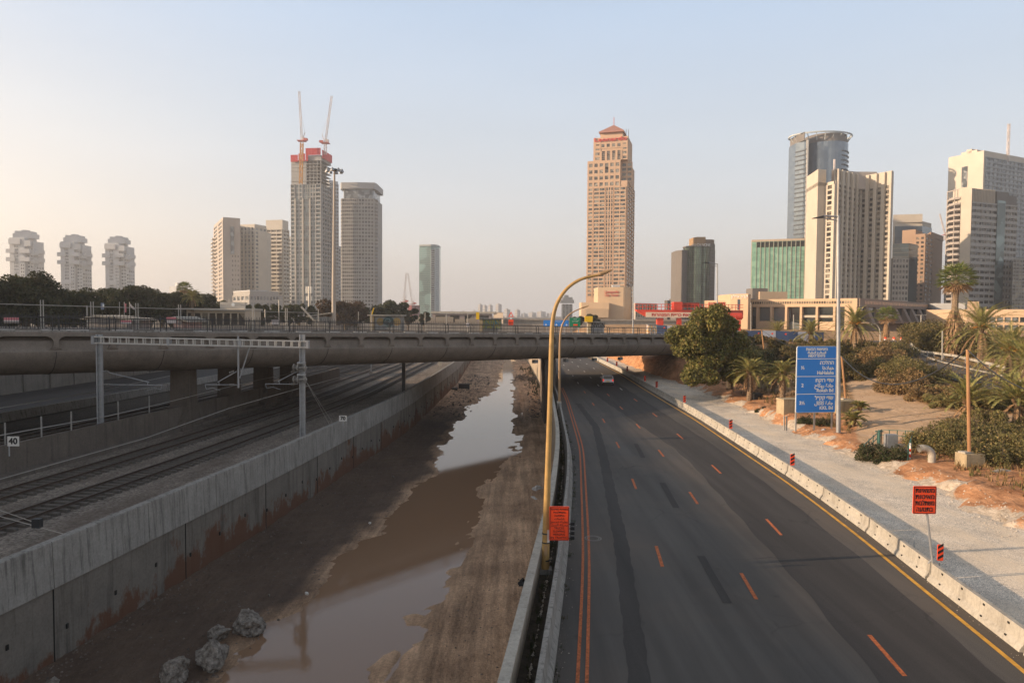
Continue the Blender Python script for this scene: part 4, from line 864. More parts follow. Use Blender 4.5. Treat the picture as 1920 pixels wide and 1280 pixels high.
for i in range(2): MB().box((on(.5).x+i*4, on(.5).y-.4, Z(313)), (3, .2, 1.8)).build('dark_opening', M['dark'], B.root, True)
Y = 445; B = Bld('hotel_podium', 'blank peach podium with a rounded right end and small red lettering below the tan skyscraper', Y, 1140, tanl, M['win_tan'])
x0, x1 = W(1123, 500, Y).x, W(1186.5, 500, Y).x; r = 6; P = [(x0, Y+3), (x1-r, Y-1)]+[(x1-r+r*math.sin(t), Y-1+r-r*math.cos(t)) for t in np.linspace(.2, 1.57, 7)]+[(x1, Y+26), (x0, Y+26)]
zt = ZY(1150, 538, Y); B.body(P, zt); xa = W(1092, 500, Y-4).x; xb = W(1143, 500, Y-4).x; B.body([(xa, Y), (xb, Y-4), (xb, Y+10), (xa, Y+14)], ZY(1110, 567, Y), name='low_wing'); MB().box(((xa+xb)/2+1, Y-4.2, ZY(1110, 587, Y)), (xb-xa-3, 1, 5.6), -.1).build('panel', tanl, B.root, True)
th = math.atan2(-4, x1-r-x0)
for k, (s, v) in enumerate((('Leonardo', 547), ('City Tower', 553))): text_mesh(s, 2.4, M['red_letter'], B.root, Vector((x0+8.4+.2, Y+3+math.tan(th)*8.4-.5, ZY(1135, v, Y)))-B.root.location, th, 'lettering', .1, width=9.2)
for i in range(4): MB().box((xb-3-i*.1, Y+4, zt+1), (.2, .2, .2)) 
MB().box((x1-10, Y+6, zt+.8), (5, 4, 1.6)).build('roof_plant', gy, B.root, True); B.done()
# ---------------------------------------------------------------- dark green glass cylinder tower
gg = glass('green_black_glass', (.10, .15, .10), .14, 1.0, .3, dark=.7, metal=.45); dkw = wallm('charcoal_cladding', (.17, .155, .145)); 
Y = 520; B = Bld('round_glass_tower', 'dark green glass tower with a rounded front, a tan rooftop box and white rim letters', Y, 1312, dkw, gg, 'tower')
X = lambda u, y=Y: W(u, 500, y).x; Z = lambda v: ZY(1312, v, Y)
cx, cy, r = X(1308, Y+12), Y+12.5, X(1334)-X(1308); P = cyl(cx, cy, r, 36); B.body(P, Z(462), name='glass_facade', m_=gg)
B.body([(X(1275.5), Y+14), (X(1284), Y+6), (cx, cy), (cx, Y+30), (X(1275.5), Y+30)], Z(467)); B.body([(X(1334), Y+5), (X(1346.5), Y+9), (X(1346.5), Y+30), (X(1334), Y+30)], Z(455)); B.body([(X(1346.5), Y+12), (X(1350), Y+13), (X(1350), Y+30), (X(1346.5), Y+30)], Z(466), name='rear_wing')
mb = MB(); n = 36
for i in range(n):
    t = 2*math.pi*i/n
    if math.sin(t) < .3: mb.box((cx+(r+.1)*math.cos(t), cy+(r+.1)*math.sin(t), (5+Z(462))/2), (.22, .22, Z(462)-5))
for j in range(30):
    z = 9+j*(Z(462)-9)/30; A = [(cx+(r+.12)*math.cos(t), cy+(r+.12)*math.sin(t)) for t in np.linspace(math.pi*.95, math.pi*2.05, 20)]
    for p, q in zip(A[:-1], A[1:]): mb.beam((p[0], p[1], z), (q[0], q[1], z), .14)
mb.build('mullions', dkw, B.root, True); B.body([(p[0], p[1]) for p in cyl(cx, cy, r+.8, 36)], Z(459.5), Z(462), 'rim', m_=dkw)
B.body([(X(1304), Y+10), (X(1309), Y+4), (X(1325), Y+4), (X(1325), Y+20), (X(1304), Y+20)], Z(443), Z(460), 'penthouse', m_=wallm('bronze_cladding', (.34, .22, .12))); B.body([(X(1325), Y+6), (X(1335), Y+6), (X(1345), Y+9), (X(1345), Y+26), (X(1325), Y+26)], Z(447), Z(462), 'penthouse', m_=wallm('bronze_cladding_dark', (.22, .17, .13)))
for i, ch in enumerate('MIOIVONE'):
    t = math.pi*(1.32+i*.052); text_mesh(ch, 3.0, M['white_letter'], B.root, Vector((cx+(r+1.1)*math.cos(t), cy+(r+1.1)*math.sin(t), Z(459)))-B.root.location, t+math.pi/2, 'letter', .15)
B.fac((X(1335), Y+5.2), (X(1346), Y+8.8), 8, Z(458), 3, 22, .7, .7, .1); B.done(60)
B = Bld('dark_box_building', 'small dark flat roofed building left of the round green glass tower', 560, 1260, dkw, M['win_dark']); Lp, C, Rp, Bk = rect(1247, 1252, 1272, 560, .7); B.body([Lp, C, Rp, Bk], ZY(1260, 563, 560)); B.fac(C, Rp, 5, ZY(1260, 564, 560), 6, 4, .3, .4, .3); B.body([C.lerp(Rp, .3), C.lerp(Rp, .6), Bk, Lp.lerp(Bk, .4)], ZY(1260, 560, 560), ZY(1260, 563, 560), 'roof_plant'); B.done(20)
B = Bld('pale_office_block', 'pale low office block with dark window columns behind the red gantry', 430, 1215, wallm('pale_office_render', (.46, .4, .35)), M['win_dark']); Lp, C, Rp, Bk = rect(1188, 1192, 1232, 430, .8); B.body([Lp, C, Rp, Bk], ZY(1215, 568, 430)); B.fac(C, Rp, 5, ZY(1215, 569, 430), 9, 3, .3, .3, .3); B.done(27)
# ---------------------------------------------------------------- emerald glass slab
em = glass('emerald_glass', (.17, .36, .27), .12, .8, .4, dark=.85, lite=(.23, .42, .33), metal=.15)
Y = 430; B = Bld('emerald_glass_slab', 'wide emerald green glass office block with a row of dark slots under its roof', Y, 1460, wallm('beige_stone', (.42, .35, .28)), em)
Lp, C, Rp, Bk = rect(1408, 1516, 1520, Y, .37); Z = lambda v: ZY(1460, v, Y); zt = Z(447); B.body([Lp, C, Rp, Bk], zt)
d = (C-Lp); a0 = Lp+d*.015
MB().prism([tuple(Lp+d*.012+V2((0, -.35))), tuple(C+V2((0, -.35))), tuple(C+V2((0, .5))), tuple(Lp+d*.012+V2((0, .5)))], 6, Z(450)).build('glass_facade', em, B.root, True)
B.fac(Lp+d*.085+V2((0, -.35)), C+V2((0, -.35)), 6, Z(450), 12, 1, .09, .001, .45, win=False, hs=False)
mb = MB()
for j in range(20):
    z = 8+j*(Z(462)-8)/20; mb.beam((Lp.x+1, Lp.y-.4, z), (C.x, C.y-.4, z), .16)
mb.build('transoms', M['win_dark'], B.root, True)
for i in range(12):
    p = Lp+d*(.085+.915*(i+.5)/12); MB().box((p.x, p.y-.42, (Z(450)+Z(462))/2), (d.length*.915/12*.75, .1, Z(450)-Z(462)-.6), math.atan2(d.y, d.x)).build('dark_slot', M['dark'], B.root, True)
MB().prism([tuple(Lp+V2((0, -.7))), tuple(C+V2((0, -.7))), tuple(C), tuple(Lp)], Z(450), zt+.3).build('cornice', B.wm, B.root, True)
B.done()
# ---------------------------------------------------------------- blue round skyscraper
bg_ = glass('steel_blue_glass', (.15, .19, .235), .15, .8, .3, dark=.92, lite=(.18, .22, .26), metal=.4); dkb = wallm('slate_band', (.09, .1, .115))
Y = 560; B = Bld('blue_round_skyscraper', 'tall blue glass cylinder skyscraper with a white ring around its top', Y, 1537, dkb, bg_, 'skyscraper')
Z = lambda v: ZY(1537, v, Y); cx, cy = W(1542, 500, Y+20).x, Y+20; r = (W(1582, 500, Y+16).x-W(1504, 500, Y+16).x)/2
B.body(cyl(cx, cy, r, 40), Z(262), name='glass_facade', m_=bg_); B.body(cyl(cx, cy, r-1, 40), Z(246), Z(262), 'crown', m_=dkw)
x0 = W(1485, 500, Y+14).x; x1 = W(1507, 500, Y).x; B.body([(x0, Y+12), (x0+4, Y+5), (x1, Y+1), (x1+2, cy+6), (x0, cy+6)], Z(262), name='side_shaft', m_=bg_); B.body([(x0+1, Y+12), (x0+5, Y+6), (x1-1, Y+2), (x1+2, cy+6), (x0+1, cy+6)], Z(246), Z(262), 'crown', m_=dkw)
for j in range(37):
    z = 12+j*(Z(262)-12)/38; mb = MB()
    A = [(cx+(r+.35)*math.cos(t), cy+(r+.35)*math.sin(t)) for t in np.linspace(math.pi*(1.62), math.pi*2.1, 10)]
    for p, q in zip(A[:-1], A[1:]): mb.beam((p[0], p[1], z), (q[0], q[1], z), .5, .9)
    A = [(x0-.2, Y+12), (x0+3.8, Y+4.8), (x1, Y+.7)]
    for p, q in zip(A[:-1], A[1:]): mb.beam((p[0], p[1], z), (q[0], q[1], z), .5, .9)
    mb.build('spandrel_band', dkb, B.root, True)
MB().box((x1+1.2, Y+1.2, (8+Z(262))/2), (1.4, 1.5, Z(262)-8)).build('white_fin', wallm('white_fin', (.7, .66, .6)), B.root, True)
mb = MB(); rr = r+5; cX = cx-4.5
A = [(cX+(rr+3)*math.cos(t), cy+rr*.8*math.sin(t)) for t in np.linspace(0, 2*math.pi, 41)]
for p, q in zip(A[:-1], A[1:]): mb.beam((p[0], p[1], Z(245)), (q[0], q[1], Z(245)), .9, 1.0)
ring = mb.build('roof_ring', wht, B.root, True)
for t in np.linspace(math.pi*1.0, math.pi*2, 12): MB().tube([(cX+(rr+3)*math.cos(t), cy+rr*.8*math.sin(t), Z(245)), (cX+(rr-1)*math.cos(t), cy+(rr-3)*.8*math.sin(t), Z(259))], .35, 5).build('ring_strut', wht, B.root, True)
B.done()
# ---------------------------------------------------------------- ribbed cream tower
cw = wallm('cream_ribbed_stone', (.5, .445, .37)); ms = glass('smoked_window_glass', (.045, .04, .038), .15, .6, lite=(.26, .23, .19))
Y = 380; B = Bld('ribbed_cream_tower', 'broad cream tower with bold vertical ribs and a blank left flank, behind the mall', Y, 1590, cw, ms, 'tower')
Z = lambda v: ZY(1590, v, Y)
def PX(u, y): return Vector((W(u, 500, y).x, y))
A0, A1, A2, A3, A4, A5, A6 = PX(1509, 400), PX(1530, 379), PX(1545, 381), PX(1563, 374), PX(1610, 392), PX(1669, 376), PX(1671, 380)
zt = Z(322); B.body([A0, A1, A2, A3, A4, A5, A6, PX(1671, 410), PX(1509, 415)], zt-6); zr = Z(348)
B.body([A0, A1, A2, A2+V2((2, 14)), A0+V2((6, 10))], Z(318), zt-8, 'parapet'); B.body([A3+V2((-1, 0)), A4, PX(1604, 405), PX(1562, 398)], Z(320), zt-8, 'parapet'); B.body([A4+V2((0, -.2)), A5, A6, PX(1671, 396), PX(1612, 402)], Z(322), zt-8, 'parapet')
B.body([PX(1555, 383), PX(1600, 388), PX(1640, 388), PX(1640, 396), PX(1555, 396)], Z(316), zt-8, 'roof_plant', m_=pk)
MB().box((PX(1560, 386).x, 386, Z(308)), (.8, .8, 8)).build('antenna', M['crane_w'], B.root, True)
rows = 22
B.fac(A2+(A3-A2)*.05, A3-(A3-A2)*.05, Z(562), zr, 1, rows, .5, .3, .6)
sp_ = MB(); B.fac(A3+(A4-A3)*.04, A4, Z(562), zr, 5, rows, .34, .0, 1.1, hs=False); B.fac(A4, A5, Z(562), zr, 4, rows, .42, .0, 1.4, hs=False)
for (pa, pb) in ((A3+(A4-A3)*.04, A4), (A4, A5)):
    dd_ = pb-pa; nn2 = V2((dd_.y, -dd_.x)).normalized(); cc_ = (pa+pb)/2+nn2*.35
    for j in range(rows): sp_.box((cc_.x, cc_.y, Z(562)+(zr-Z(562))*(j+.22)/rows), (dd_.length, .5, (zr-Z(562))/rows*.44), math.atan2(dd_.y, dd_.x))
sp_.build('spandrel_grid', wallm('spandrel_stone', (.3, .26, .21)), B.root, True)
B.fac(A4, A5, zr, Z(323), 4, 1, .42, .01, 1.4, win=False, hs=False); B.fac(A3+(A4-A3)*.04, A4, zr, Z(321), 5, 1, .34, .01, 1.1, win=False, hs=False)
for pa, pb, n in ((A3, A4, 5), (A4, A5, 4)):
    pass
B.done()
# ---------------------------------------------------------------- cluster between the cream tower and the right edge
Y = 520; B = Bld('cream_blue_block', 'cream and blue glass office block top showing right behind the cream ribbed tower', Y, 1710, cw, bg_); B.body([PX(1672, Y), PX(1727, Y-4), PX(1744, Y+8), PX(1744, Y+30), PX(1672, Y+30)], ZY(1710, 416, Y)); B.body([PX(1676, Y-1), PX(1727, Y-5), PX(1745, Y+7), PX(1745, Y+20), PX(1676, Y+20)], ZY(1710, 420, Y)-2, 20, 'glass_facade', m_=bg_); B.body([PX(1672, Y), PX(1727, Y-5.5), PX(1727, Y), PX(1672, Y+8)], ZY(1710, 403, Y), ZY(1710, 418, Y), 'parapet'); B.done()
B = Bld('brown_office_tower', 'brown stone office tower with small square windows between dark glass block and right hand towers', 470, 1740, wallm('brown_stone', (.34, .23, .16)), ms, 'tower')
Z = lambda v: ZY(1740, v, 470); Lp, C, Rp, Bk = rect(1715, 1733, 1766, 470, .75); B.body([Lp, C, Rp, Bk], Z(438)); B.fac(Lp, C, 8, Z(442), 2, 20, .45, .5, .3); B.fac(C, C.lerp(Rp, .45), 8, Z(442), 2, 20, .45, .5, .3); B.body([PX(1690, 482), PX(1715, 476), PX(1728, 490), PX(1700, 500)], Z(428)); B.body([C.lerp(Rp, .3), Rp+V2((0, -1)), Bk, Lp.lerp(Bk, .6)], Z(430), Z(440), 'upper_block'); B.done()
dg = glass('navy_glass', (.025, .045, .055), .1, .9, .1); B = Bld('dark_glass_block', 'nearly black glass block right of the cream ribbed tower', 440, 1695, dkw, dg); B.body([PX(1673, 440), PX(1703, 436), PX(1720, 446), PX(1720, 465), PX(1673, 465)], ZY(1695, 457, 440), name='glass_facade', m_=dg); B.fac(PX(1673, 440), PX(1703, 436), 8, ZY(1695, 458, 440), 1, 18, .01, .08, .15, win=False, vs=False); B.done()
B = Bld('slim_ribbed_block', 'small ribbed grey block with rows of dark square windows beside the cream tower foot', 400, 1690, wallm('grey_cream_stone', (.4, .35, .3)), ms); Lp, C, Rp, Bk = rect(1672, 1674, 1703, 400, .9); C = PX(1673, 400); Rp = PX(1703, 400); B.body([C, Rp, Rp+V2((0, 12)), C+V2((0, 12))], ZY(1690, 484, 400)); B.fac(C, Rp, 8, ZY(1690, 484, 400), 5, 12, .35, .45, .4); B.done()
t = crane('red crane jib poking up behind the right hand towers', 700, 1772, 450, 440, 1762, 401, .6, r=.4)
# big slab at the right edge
Y = 560; B = Bld('large_office_slab', 'huge office slab with a blank cream end wall and grey banded glass long side', Y, 1850, wallm('cream_panel', (.53, .475, .4)), M['win_blue'])
Z = lambda v: ZY(1838, v, Y); Lp, C, Rp, Bk = (lambda q: (q[0], q[1], q[1]+(q[2]-q[1]).normalized()*95, q[0]+(q[2]-q[1]).normalized()*95))(rect(1772.5, 1838, 1990, Y, 1.12)); zt = Z(282); B.body([Lp, C, Rp, Bk], zt); 
nL = V2(((C-Lp).y, -(C-Lp).x)).normalized(); c = Lp.lerp(C, .48)+nL*.15; MB().box((c.x, c.y, (Z(306)+Z(353))/2), ((C-Lp).length*.16, .4, Z(306)-Z(353)), math.atan2((C-Lp).y, (C-Lp).x)).build('stair_glazing', M['win_blue'], B.root, True)
B.fac(C.lerp(Rp, .02), Rp, 8, Z(293), 16, 36, .03, .42, .5, gb=B.grid_); B.wm2 = wallm('grey_spandrel', (.3, .31, .32)); 
for (f0, f1, h) in ((.3, .75, 2.5), (.45, .6, 4)):
    p, q = Lp.lerp(C, f0), Lp.lerp(C, f1); B.body([p-nL*3, q-nL*3, q-nL*14, p-nL*14], zt+h, zt-.5, 'roof_plant')
p = W(1890, 285, Y+14); lat(MB(), (p.x, p.y, zt-6), (p.x, p.y, ZY(1890, 232, Y+14)), 1.3, 12, .3, .18).build('antenna_mast', M['crane_w'], B.root, True)
B.done(100, 'floor_band', B.wm2)
Y = 430; B = Bld('banded_office_tower', 'grey banded office tower with curved balconies on its left corner and slatted roof screen', Y, 1840, wallm('light_grey_band', (.36, .34, .32)), ms, 'tower')
Z = lambda v: ZY(1820, v, Y); zt = Z(380); Q0, Q1, Q2, Q3 = PX(1771, 442), PX(1798, 431), PX(1817, 426), PX(1902, 440)
B.body([Q1, Q2, Q3, PX(1902, 470), PX(1798, 470)], zt); B.body([Q1, Q2, Q2+V2((0, 8)), Q1+V2((0, 8))], Z(352)+0, zt-.1, 'end_wall', m_=cw); B.body([Q1+V2((0, -.6)), Q2+V2((-.1, -.6)), Q2, Q1], Z(354), 6, 'end_wall', m_=cw)
B.body([PX(1776, 446), PX(1800, 440), PX(1800, 462), PX(1776, 462)], Z(362), name='rear_shaft')
nb = 22
for j in range(nb):
    z = 12+j*(Z(362)-12)/nb; A = [PX(1771.5, 447), PX(1777, 438), PX(1786, 433), PX(1797, 431)]
    mb = MB().prism([tuple(p) for p in A]+[tuple(PX(1799, 445)), tuple(PX(1773, 452))], z, z+.35)
    for p, q in zip(A[:-1], A[1:]): mb.beam((p.x, p.y, z+.9), (q.x, q.y, z+.9), .12, .9)
    mb.build('balcony', pk, B.root, True)
for p in (PX(1772.5, 445), PX(1786, 434)): MB().tube([(p.x, p.y, 6), (p.x, p.y, Z(352))], .35, 6).build('column', pk, B.root, True)
mb = MB(); mb.beam((PX(1772, 444).x, 444, Z(353)), (PX(1799, 431).x, 431, Z(353)), .5); mb.build('pergola', pk, B.root, True)
rw = 20; nr = (Q3-Q2).normalized(); G0, G1, G2 = Q2, Q2.lerp(Q3, .55), Q2.lerp(Q3, .72)
B.fac(G0, G1, 8, zt, 5, rw, .03, .5, .6); B.fac(G2, Q3, 8, zt, 4, rw, .03, .5, .6)
tg2 = glass('grey_teal_glass', (.16, .21, .21), .1, .8, .2, metal=.3); MB().prism([tuple(G1+V2((0, -1))), tuple(G2+V2((0, -1.4))), tuple(G2), tuple(G1)], 8, zt+2).build('glass_shaft', tg2, B.root, True)
MB().prism([tuple(G0+V2((0, .3))), tuple(G0.lerp(G1, .95)), tuple(G0.lerp(G1, .95)+V2((0, 12))), tuple(G0+V2((0, 12)))], zt, Z(355)).build('roof_screen', wallm('tan_slats', (.28, .23, .18)), B.root, True)
mb = MB()
for f in np.linspace(.02, .9, 16): p = G0.lerp(G1, f); mb.box((p.x, p.y-.1, (zt+Z(355))/2), (.35, .5, Z(355)-zt))
mb.build('screen_slats', cw, B.root, True)
MB().prism([tuple(G0.lerp(G1, .97)+V2((0, -.8))), tuple(Q2.lerp(Q3, .8)+V2((0, -.6))), tuple(Q2.lerp(Q3, .8)+V2((0, 12))), tuple(G0.lerp(G1, .97)+V2((0, 12)))], zt+.1, Z(357)).build('roof_box', dkw, B.root, True); MB().prism([tuple(Q2.lerp(Q3, .8)), tuple(Q3), tuple(Q3+V2((0, 12))), tuple(Q2.lerp(Q3, .8)+V2((0, 12)))], zt+.1, Z(362)).build('roof_box', dkw, B.root, True)
B.done()
Y = 420; B = Bld('gridded_low_tower', 'lower gridded glass building at the right edge behind the date palms', Y, 1910, wallm('grey_grid', (.27, .26, .24)), M['win_brown']); B.body([PX(1899, Y), PX(2000, Y+14), PX(2000, Y+40), PX(1899, Y+40)], ZY(1900, 484, Y)); B.fac(PX(1899, Y), PX(2000, Y+14), 8, ZY(1900, 486, Y), 18, 18, .12, .25, .2); B.done(60)
# ---------------------------------------------------------------- shopping mall
Y = 215; ml = wallm('mall_peach_panel', (.54, .39, .26), .05, .3); mg = glass('mall_glass', (.05, .06, .065), .08, .8, .22, lite=(.16, .18, .19)); mdk = wallm('mall_brown_side', (.26, .2, .165))
B = Bld('shopping_mall', 'long low peach coloured mall with big dark glass bays, behind the palms', Y, 1500, ml, mg, 'mall', z0=6); Z = lambda v: ZY(1500, v, Y)
P0, P1, P2 = PX(1408, 218), PX(1610, 196), PX(1760, 262); zt = ZY(1610, 558.5, 196); zt0 = ZY(1408, 562, 218); zt = (zt+zt0)/2
B.body([P0+V2((0, 1.0)), P1+V2((-.8, 1.0)), P2+V2((-1, 1.0)), P2+V2((0, 40)), P0+V2((0, 50))], zt-.3, m_=mg, name='glazing')
d = P1-P0; nf = V2((d.y, -d.x)).normalized(); th = math.atan2(d.y, d.x)
def slab(a, b_, z0, z1, pr, nm, m_, base=P0, dd=d, nrm=nf):
    p, q = base+dd*a, base+dd*b_; return MB().prism([tuple(p+nrm*pr), tuple(q+nrm*pr), tuple(q-nrm*1.2), tuple(p-nrm*1.2)], z0, z1).build(nm, m_, B.root, True)
zf = zt-2.4; slab(0, 1, zf, zt, .5, 'fascia', ml); slab(0, .78, 6, 6.9, .5, 'plinth', mdk)
for a, b_ in ((.0, .02), (.075, .095), (.215, .235), (.36, .38), (.5, .52), (.645, .665), (.8, .82), (.9, 1.0)): slab(a, b_, 6, zf, .9, 'pier', ml)
for a, b_ in ((.095, .36), (.68, .80)): slab(a, b_, 6.9, 9.4, .6, 'apron_panel', ml)
for a, b_ in ((.52, .645), (.665, .8)): slab(a, b_, 10.6, 11.3, .2, 'blind_band', wallm('pale_blind', (.45, .4, .33)))
mb = MB()
for i in range(42): p = P0+d*(.02+.95*i/42)+nf*.53; mb.box((p.x, p.y, zf+1.3), (.45, .12, .7), th)
mb.build('fascia_slots', M['win_brown'], B.root, True)
d2 = P2-P1; n2 = V2((d2.y, -d2.x)).normalized(); th2 = math.atan2(d2.y, d2.x)
sl2 = lambda *a: slab(*a, base=P1, dd=d2, nrm=n2)
sl2(0, 1, zf, zt, .6, 'fascia', mdk); sl2(0, 1, 6, 9.0, .8, 'side_base', mdk)
cgp = mat('copper_glow_panel', (.6, .33, .18), .3, .8, var=.4, vscale=.7)
for i in range(60): p = P1+d2*(.05+.93*i/60)+n2*.63; MB().box((p.x, p.y, zf+1.3), (.7, .1, .9), th2).build('fascia_light', cgp, B.root, True)
for i in range(9):
    a = .06+i*.105; p, q = P1+d2*a, P1+d2*(a+.03); mb = MB()
    mb.add([(p.x+n2.x*2.6, p.y+n2.y*2.6, 9), (q.x+n2.x*2.6, q.y+n2.y*2.6, 9), (q.x, q.y, 9), (p.x, p.y, 9), (p.x+n2.x*.4, p.y+n2.y*.4, zf), (q.x+n2.x*.4, q.y+n2.y*.4, zf), (q.x, q.y, zf), (p.x, p.y, zf)], [(0, 1, 5, 4), (1, 2, 6, 5), (2, 3, 7, 6), (3, 0, 4, 7), (4, 5, 6, 7), (3, 2, 1, 0)]); mb.build('buttress', mdk, B.root, True)
sl2(0, .9, 9.0, 9.4, 3.2, 'canopy', mdk)
# roof items
MB().box((PX(1445, 225).x, 225, zt+1.2), (9, 6, 3)).build('roof_box', ml, B.root, True); MB().box((PX(1420, 226).x, 226, zt+1.8), (5, 6, 4)).build('roof_box', dkw, B.root, True)
# sign tower of the mall
q0, q1, q2 = PX(1371, 212), PX(1404, 208), PX(1409, 214); zz = ZY(1390, 551, 210)
MB().prism([tuple(q0), tuple(q1), tuple(q2), tuple(q2+V2((0, 10))), tuple(q0+V2((0, 14)))], 6, zz).build('sign_tower', ml, B.root, True)
c = (q0+q1)/2; thq = math.atan2((q1-q0).y, (q1-q0).x)
text_mesh('קניון איילון', 1.3, M['white_letter'], B.root, Vector((c.x, c.y-.12, ZY(1388, 556, 210)))-B.root.location, thq, 'lettering', .05, width=(q1-q0).length*.95, rtl=True)
MB().box((q0.lerp(q1, .5).x, q0.lerp(q1, .5).y-.1, ZY(1388, 571, 210)), (1.1, .3, 3.2)).build('window', bg_, B.root, True)
MB().prism([tuple(PX(1322, 222)), tuple(PX(1372, 216)), tuple(PX(1372, 230)), tuple(PX(1322, 236))], 6, ZY(1345, 563, 218)).build('left_wing', ml, B.root, True)
mb = MB()
for i in range(22): p = PX(1326, 222).lerp(PX(1370, 216), i/22); mb.box((p.x, p.y-.2, ZY(1345, 568, 218)), (.18, .2, .5))
mb.build('fascia_slots', M['win_dark'], B.root, True)
for i, (u, w_) in enumerate(((1470, 3), (1480, 4), (1495, 4))): pass
B.done()
# grey annex to the right of the mall and the long wall with the roof terrace
B = Bld('grey_mall_annex', 'low grey glazed annex right of the long mall, behind the tall palm', 240, 1785, wallm('annex_grey', (.33, .33, .33)), mg); p0, p1 = PX(1758, 245), PX(1812, 238); B.body([p0, p1, p1+V2((0, 20)), p0+V2((0, 20))], ZY(1785, 568, 240)); B.fac(p0, p1, 7, ZY(1785, 578, 240), 8, 2, .12, .35, .4); B.done(16)
B = Bld('tan_terrace_building', 'tan building with a long flat parapet at the right edge behind the date palms', 200, 1870, ml, mg); p0, p1 = PX(1816, 203), PX(1990, 190); B.body([p0, p1, p1+V2((0, 20)), p0+V2((0, 20))], ZY(1870, 580, 200)); B.body([PX(1816, 201), PX(1838, 200), PX(1838, 215), PX(1816, 215)], ZY(1825, 565, 200)); B.fac(p0, p1, 7, ZY(1870, 592, 200), 12, 2, .2, .35, .3); B.done(24)
# ================================================================= vegetation
def leafm(name, c1, c2, c3=None, s=.5):
    mt = mat(name, c1, .7, .25); N, L, b = nodes(mt); v = posvec(N, L)
    c = ramp(N, L, noise(N, L, v, s, 5, .7), .35, c1, .65, c2)
    if c3: c = mixc(N, L, ramp(N, L, noise(N, L, v, s*2.7, 6, .75), .5, 0.0, .62, 1.0), c, c3)
    fi = N.new('ShaderNodeAttribute'); fi.attribute_name = 'tone'; rr = ramp(N, L, fi.outputs['Fac'], 0, (.55,)*3, 1, (1.4,)*3)
    c = mixc(N, L, 1, c, rr, 'MULTIPLY'); L.new(c, b.inputs['Base Color'])
    tr = N.new('ShaderNodeBsdfTranslucent'); L.new(c, tr.inputs[0]); mx = N.new('ShaderNodeMixShader'); mx.inputs[0].default_value = .25
    L.new(b.outputs[0], mx.inputs[1]); L.new(tr.outputs[0], mx.inputs[2]); L.new(mx.outputs[0], N['Material Output'].inputs[0]); return mt
M['leaf_dark'] = leafm('dark_evergreen_leaves', (.024, .034, .014), (.05, .06, .022), (.085, .07, .026))
M['leaf_ficus'] = leafm('olive_ficus_leaves', (.1, .108, .03), (.2, .195, .055), (.26, .18, .06), .6)
M['leaf_mid'] = leafm('mid_green_leaves', (.035, .05, .02), (.065, .075, .028), (.08, .06, .03))
M['leaf_red'] = leafm('reddish_leaves', (.07, .035, .022), (.1, .06, .03), (.05, .05, .02))
M['leaf_bush'] = leafm('dusty_bush_leaves', (.105, .1, .036), (.2, .18, .068), (.29, .2, .09), 1.1)
M['leaf_dry'] = leafm('dry_shrub_twigs', (.2, .13, .06), (.34, .225, .11), (.15, .125, .05), 1.2)
M['leaf_hedge'] = leafm('hedge_leaves', (.08, .078, .026), (.15, .125, .05), (.2, .13, .06), .8)
M['palm'] = leafm('date_palm_fronds', (.19, .2, .06), (.31, .29, .1), (.38, .28, .12), .8)
M['palm_dry'] = leafm('dry_palm_fronds', (.28, .17, .09), (.38, .25, .14), None, 1.5)
M['fruit'] = mat('orange_fruit_stalks', (.55, .24, .05), .7, var=.3, vscale=3)
M['fan_palm'] = leafm('fan_palm_leaves', (.09, .14, .035), (.17, .21, .055), (.24, .18, .07), 1.0)
M['bark'] = mat('bark', (.09, .07, .05), .95, col2=(.2, .155, .11), vscale=5, bump=.8, bscale=12, bdist=.04)
M['palm_bark'] = mat('palm_bark', (.12, .085, .055), .95, col2=(.33, .24, .16), vscale=7, bump=1, bscale=14, bdist=.06)
def leaves(blobs, n, size, seed=0, flat=.6):
    """leaf cards scattered in the outer shells of overlapping clumps"""
    r = np.random.default_rng(seed); B_ = np.array(blobs, float); vol = (B_[:, 3]**2); vol /= vol.sum(); k = r.choice(len(B_), n, p=vol)
    d = r.normal(size=(n, 3)); d /= np.linalg.norm(d, axis=1)[:, None]; rad = (.55+.5*r.random(n)**.6)
    sc = np.ones((n, 3)); sc[:, 2] = B_[k, 4] if B_.shape[1] > 4 else 1
    c = B_[k, :3]+d*sc*(B_[k, 3]*rad)[:, None]
    a = r.normal(size=(n, 3)); a = a+d*.0; a /= np.linalg.norm(a, axis=1)[:, None]; b = np.cross(a, d+r.normal(size=(n, 3))*flat); b /= np.linalg.norm(b, axis=1)[:, None]+1e-9
    s = size*(.5+r.random(n))[:, None]; a = a*s; b = b*s*.62
    V = np.empty((n, 4, 3)); V[:, 0] = c-a; V[:, 1] = c-b*.9; V[:, 2] = c+a; V[:, 3] = c+b*.9
    tone = np.clip(.5+.35*(d[:, 2])*0+r.normal(size=n)*.25+(r.random(len(B_))[k]-.5)*.5, 0, 1)
    return V.reshape(-1, 3), n, np.repeat(tone, 4)
def leaf_obj(name, blobs, n, size, m_, parent, seed=0, flat=.6):
    V, n, tone = leaves(blobs, n, size, seed, flat); me = bpy.data.meshes.new(name); me.vertices.add(len(V)); me.vertices.foreach_set('co', V.ravel().astype('f'))
    me.loops.add(n*4); me.loops.foreach_set('vertex_index', np.arange(n*4, dtype='i')); me.polygons.add(n); me.polygons.foreach_set('loop_start', np.arange(0, n*4, 4, dtype='i')); me.polygons.foreach_set('loop_total', np.full(n, 4, dtype='i'))
    at = me.attributes.new('tone', 'FLOAT', 'POINT'); at.data.foreach_set('value', tone.astype('f')); me.materials.append(m_); me.update(calc_edges=True)
    o = bpy.data.objects.new(name, me); COL.objects.link(o); 
    if parent: o.parent = parent
    return o
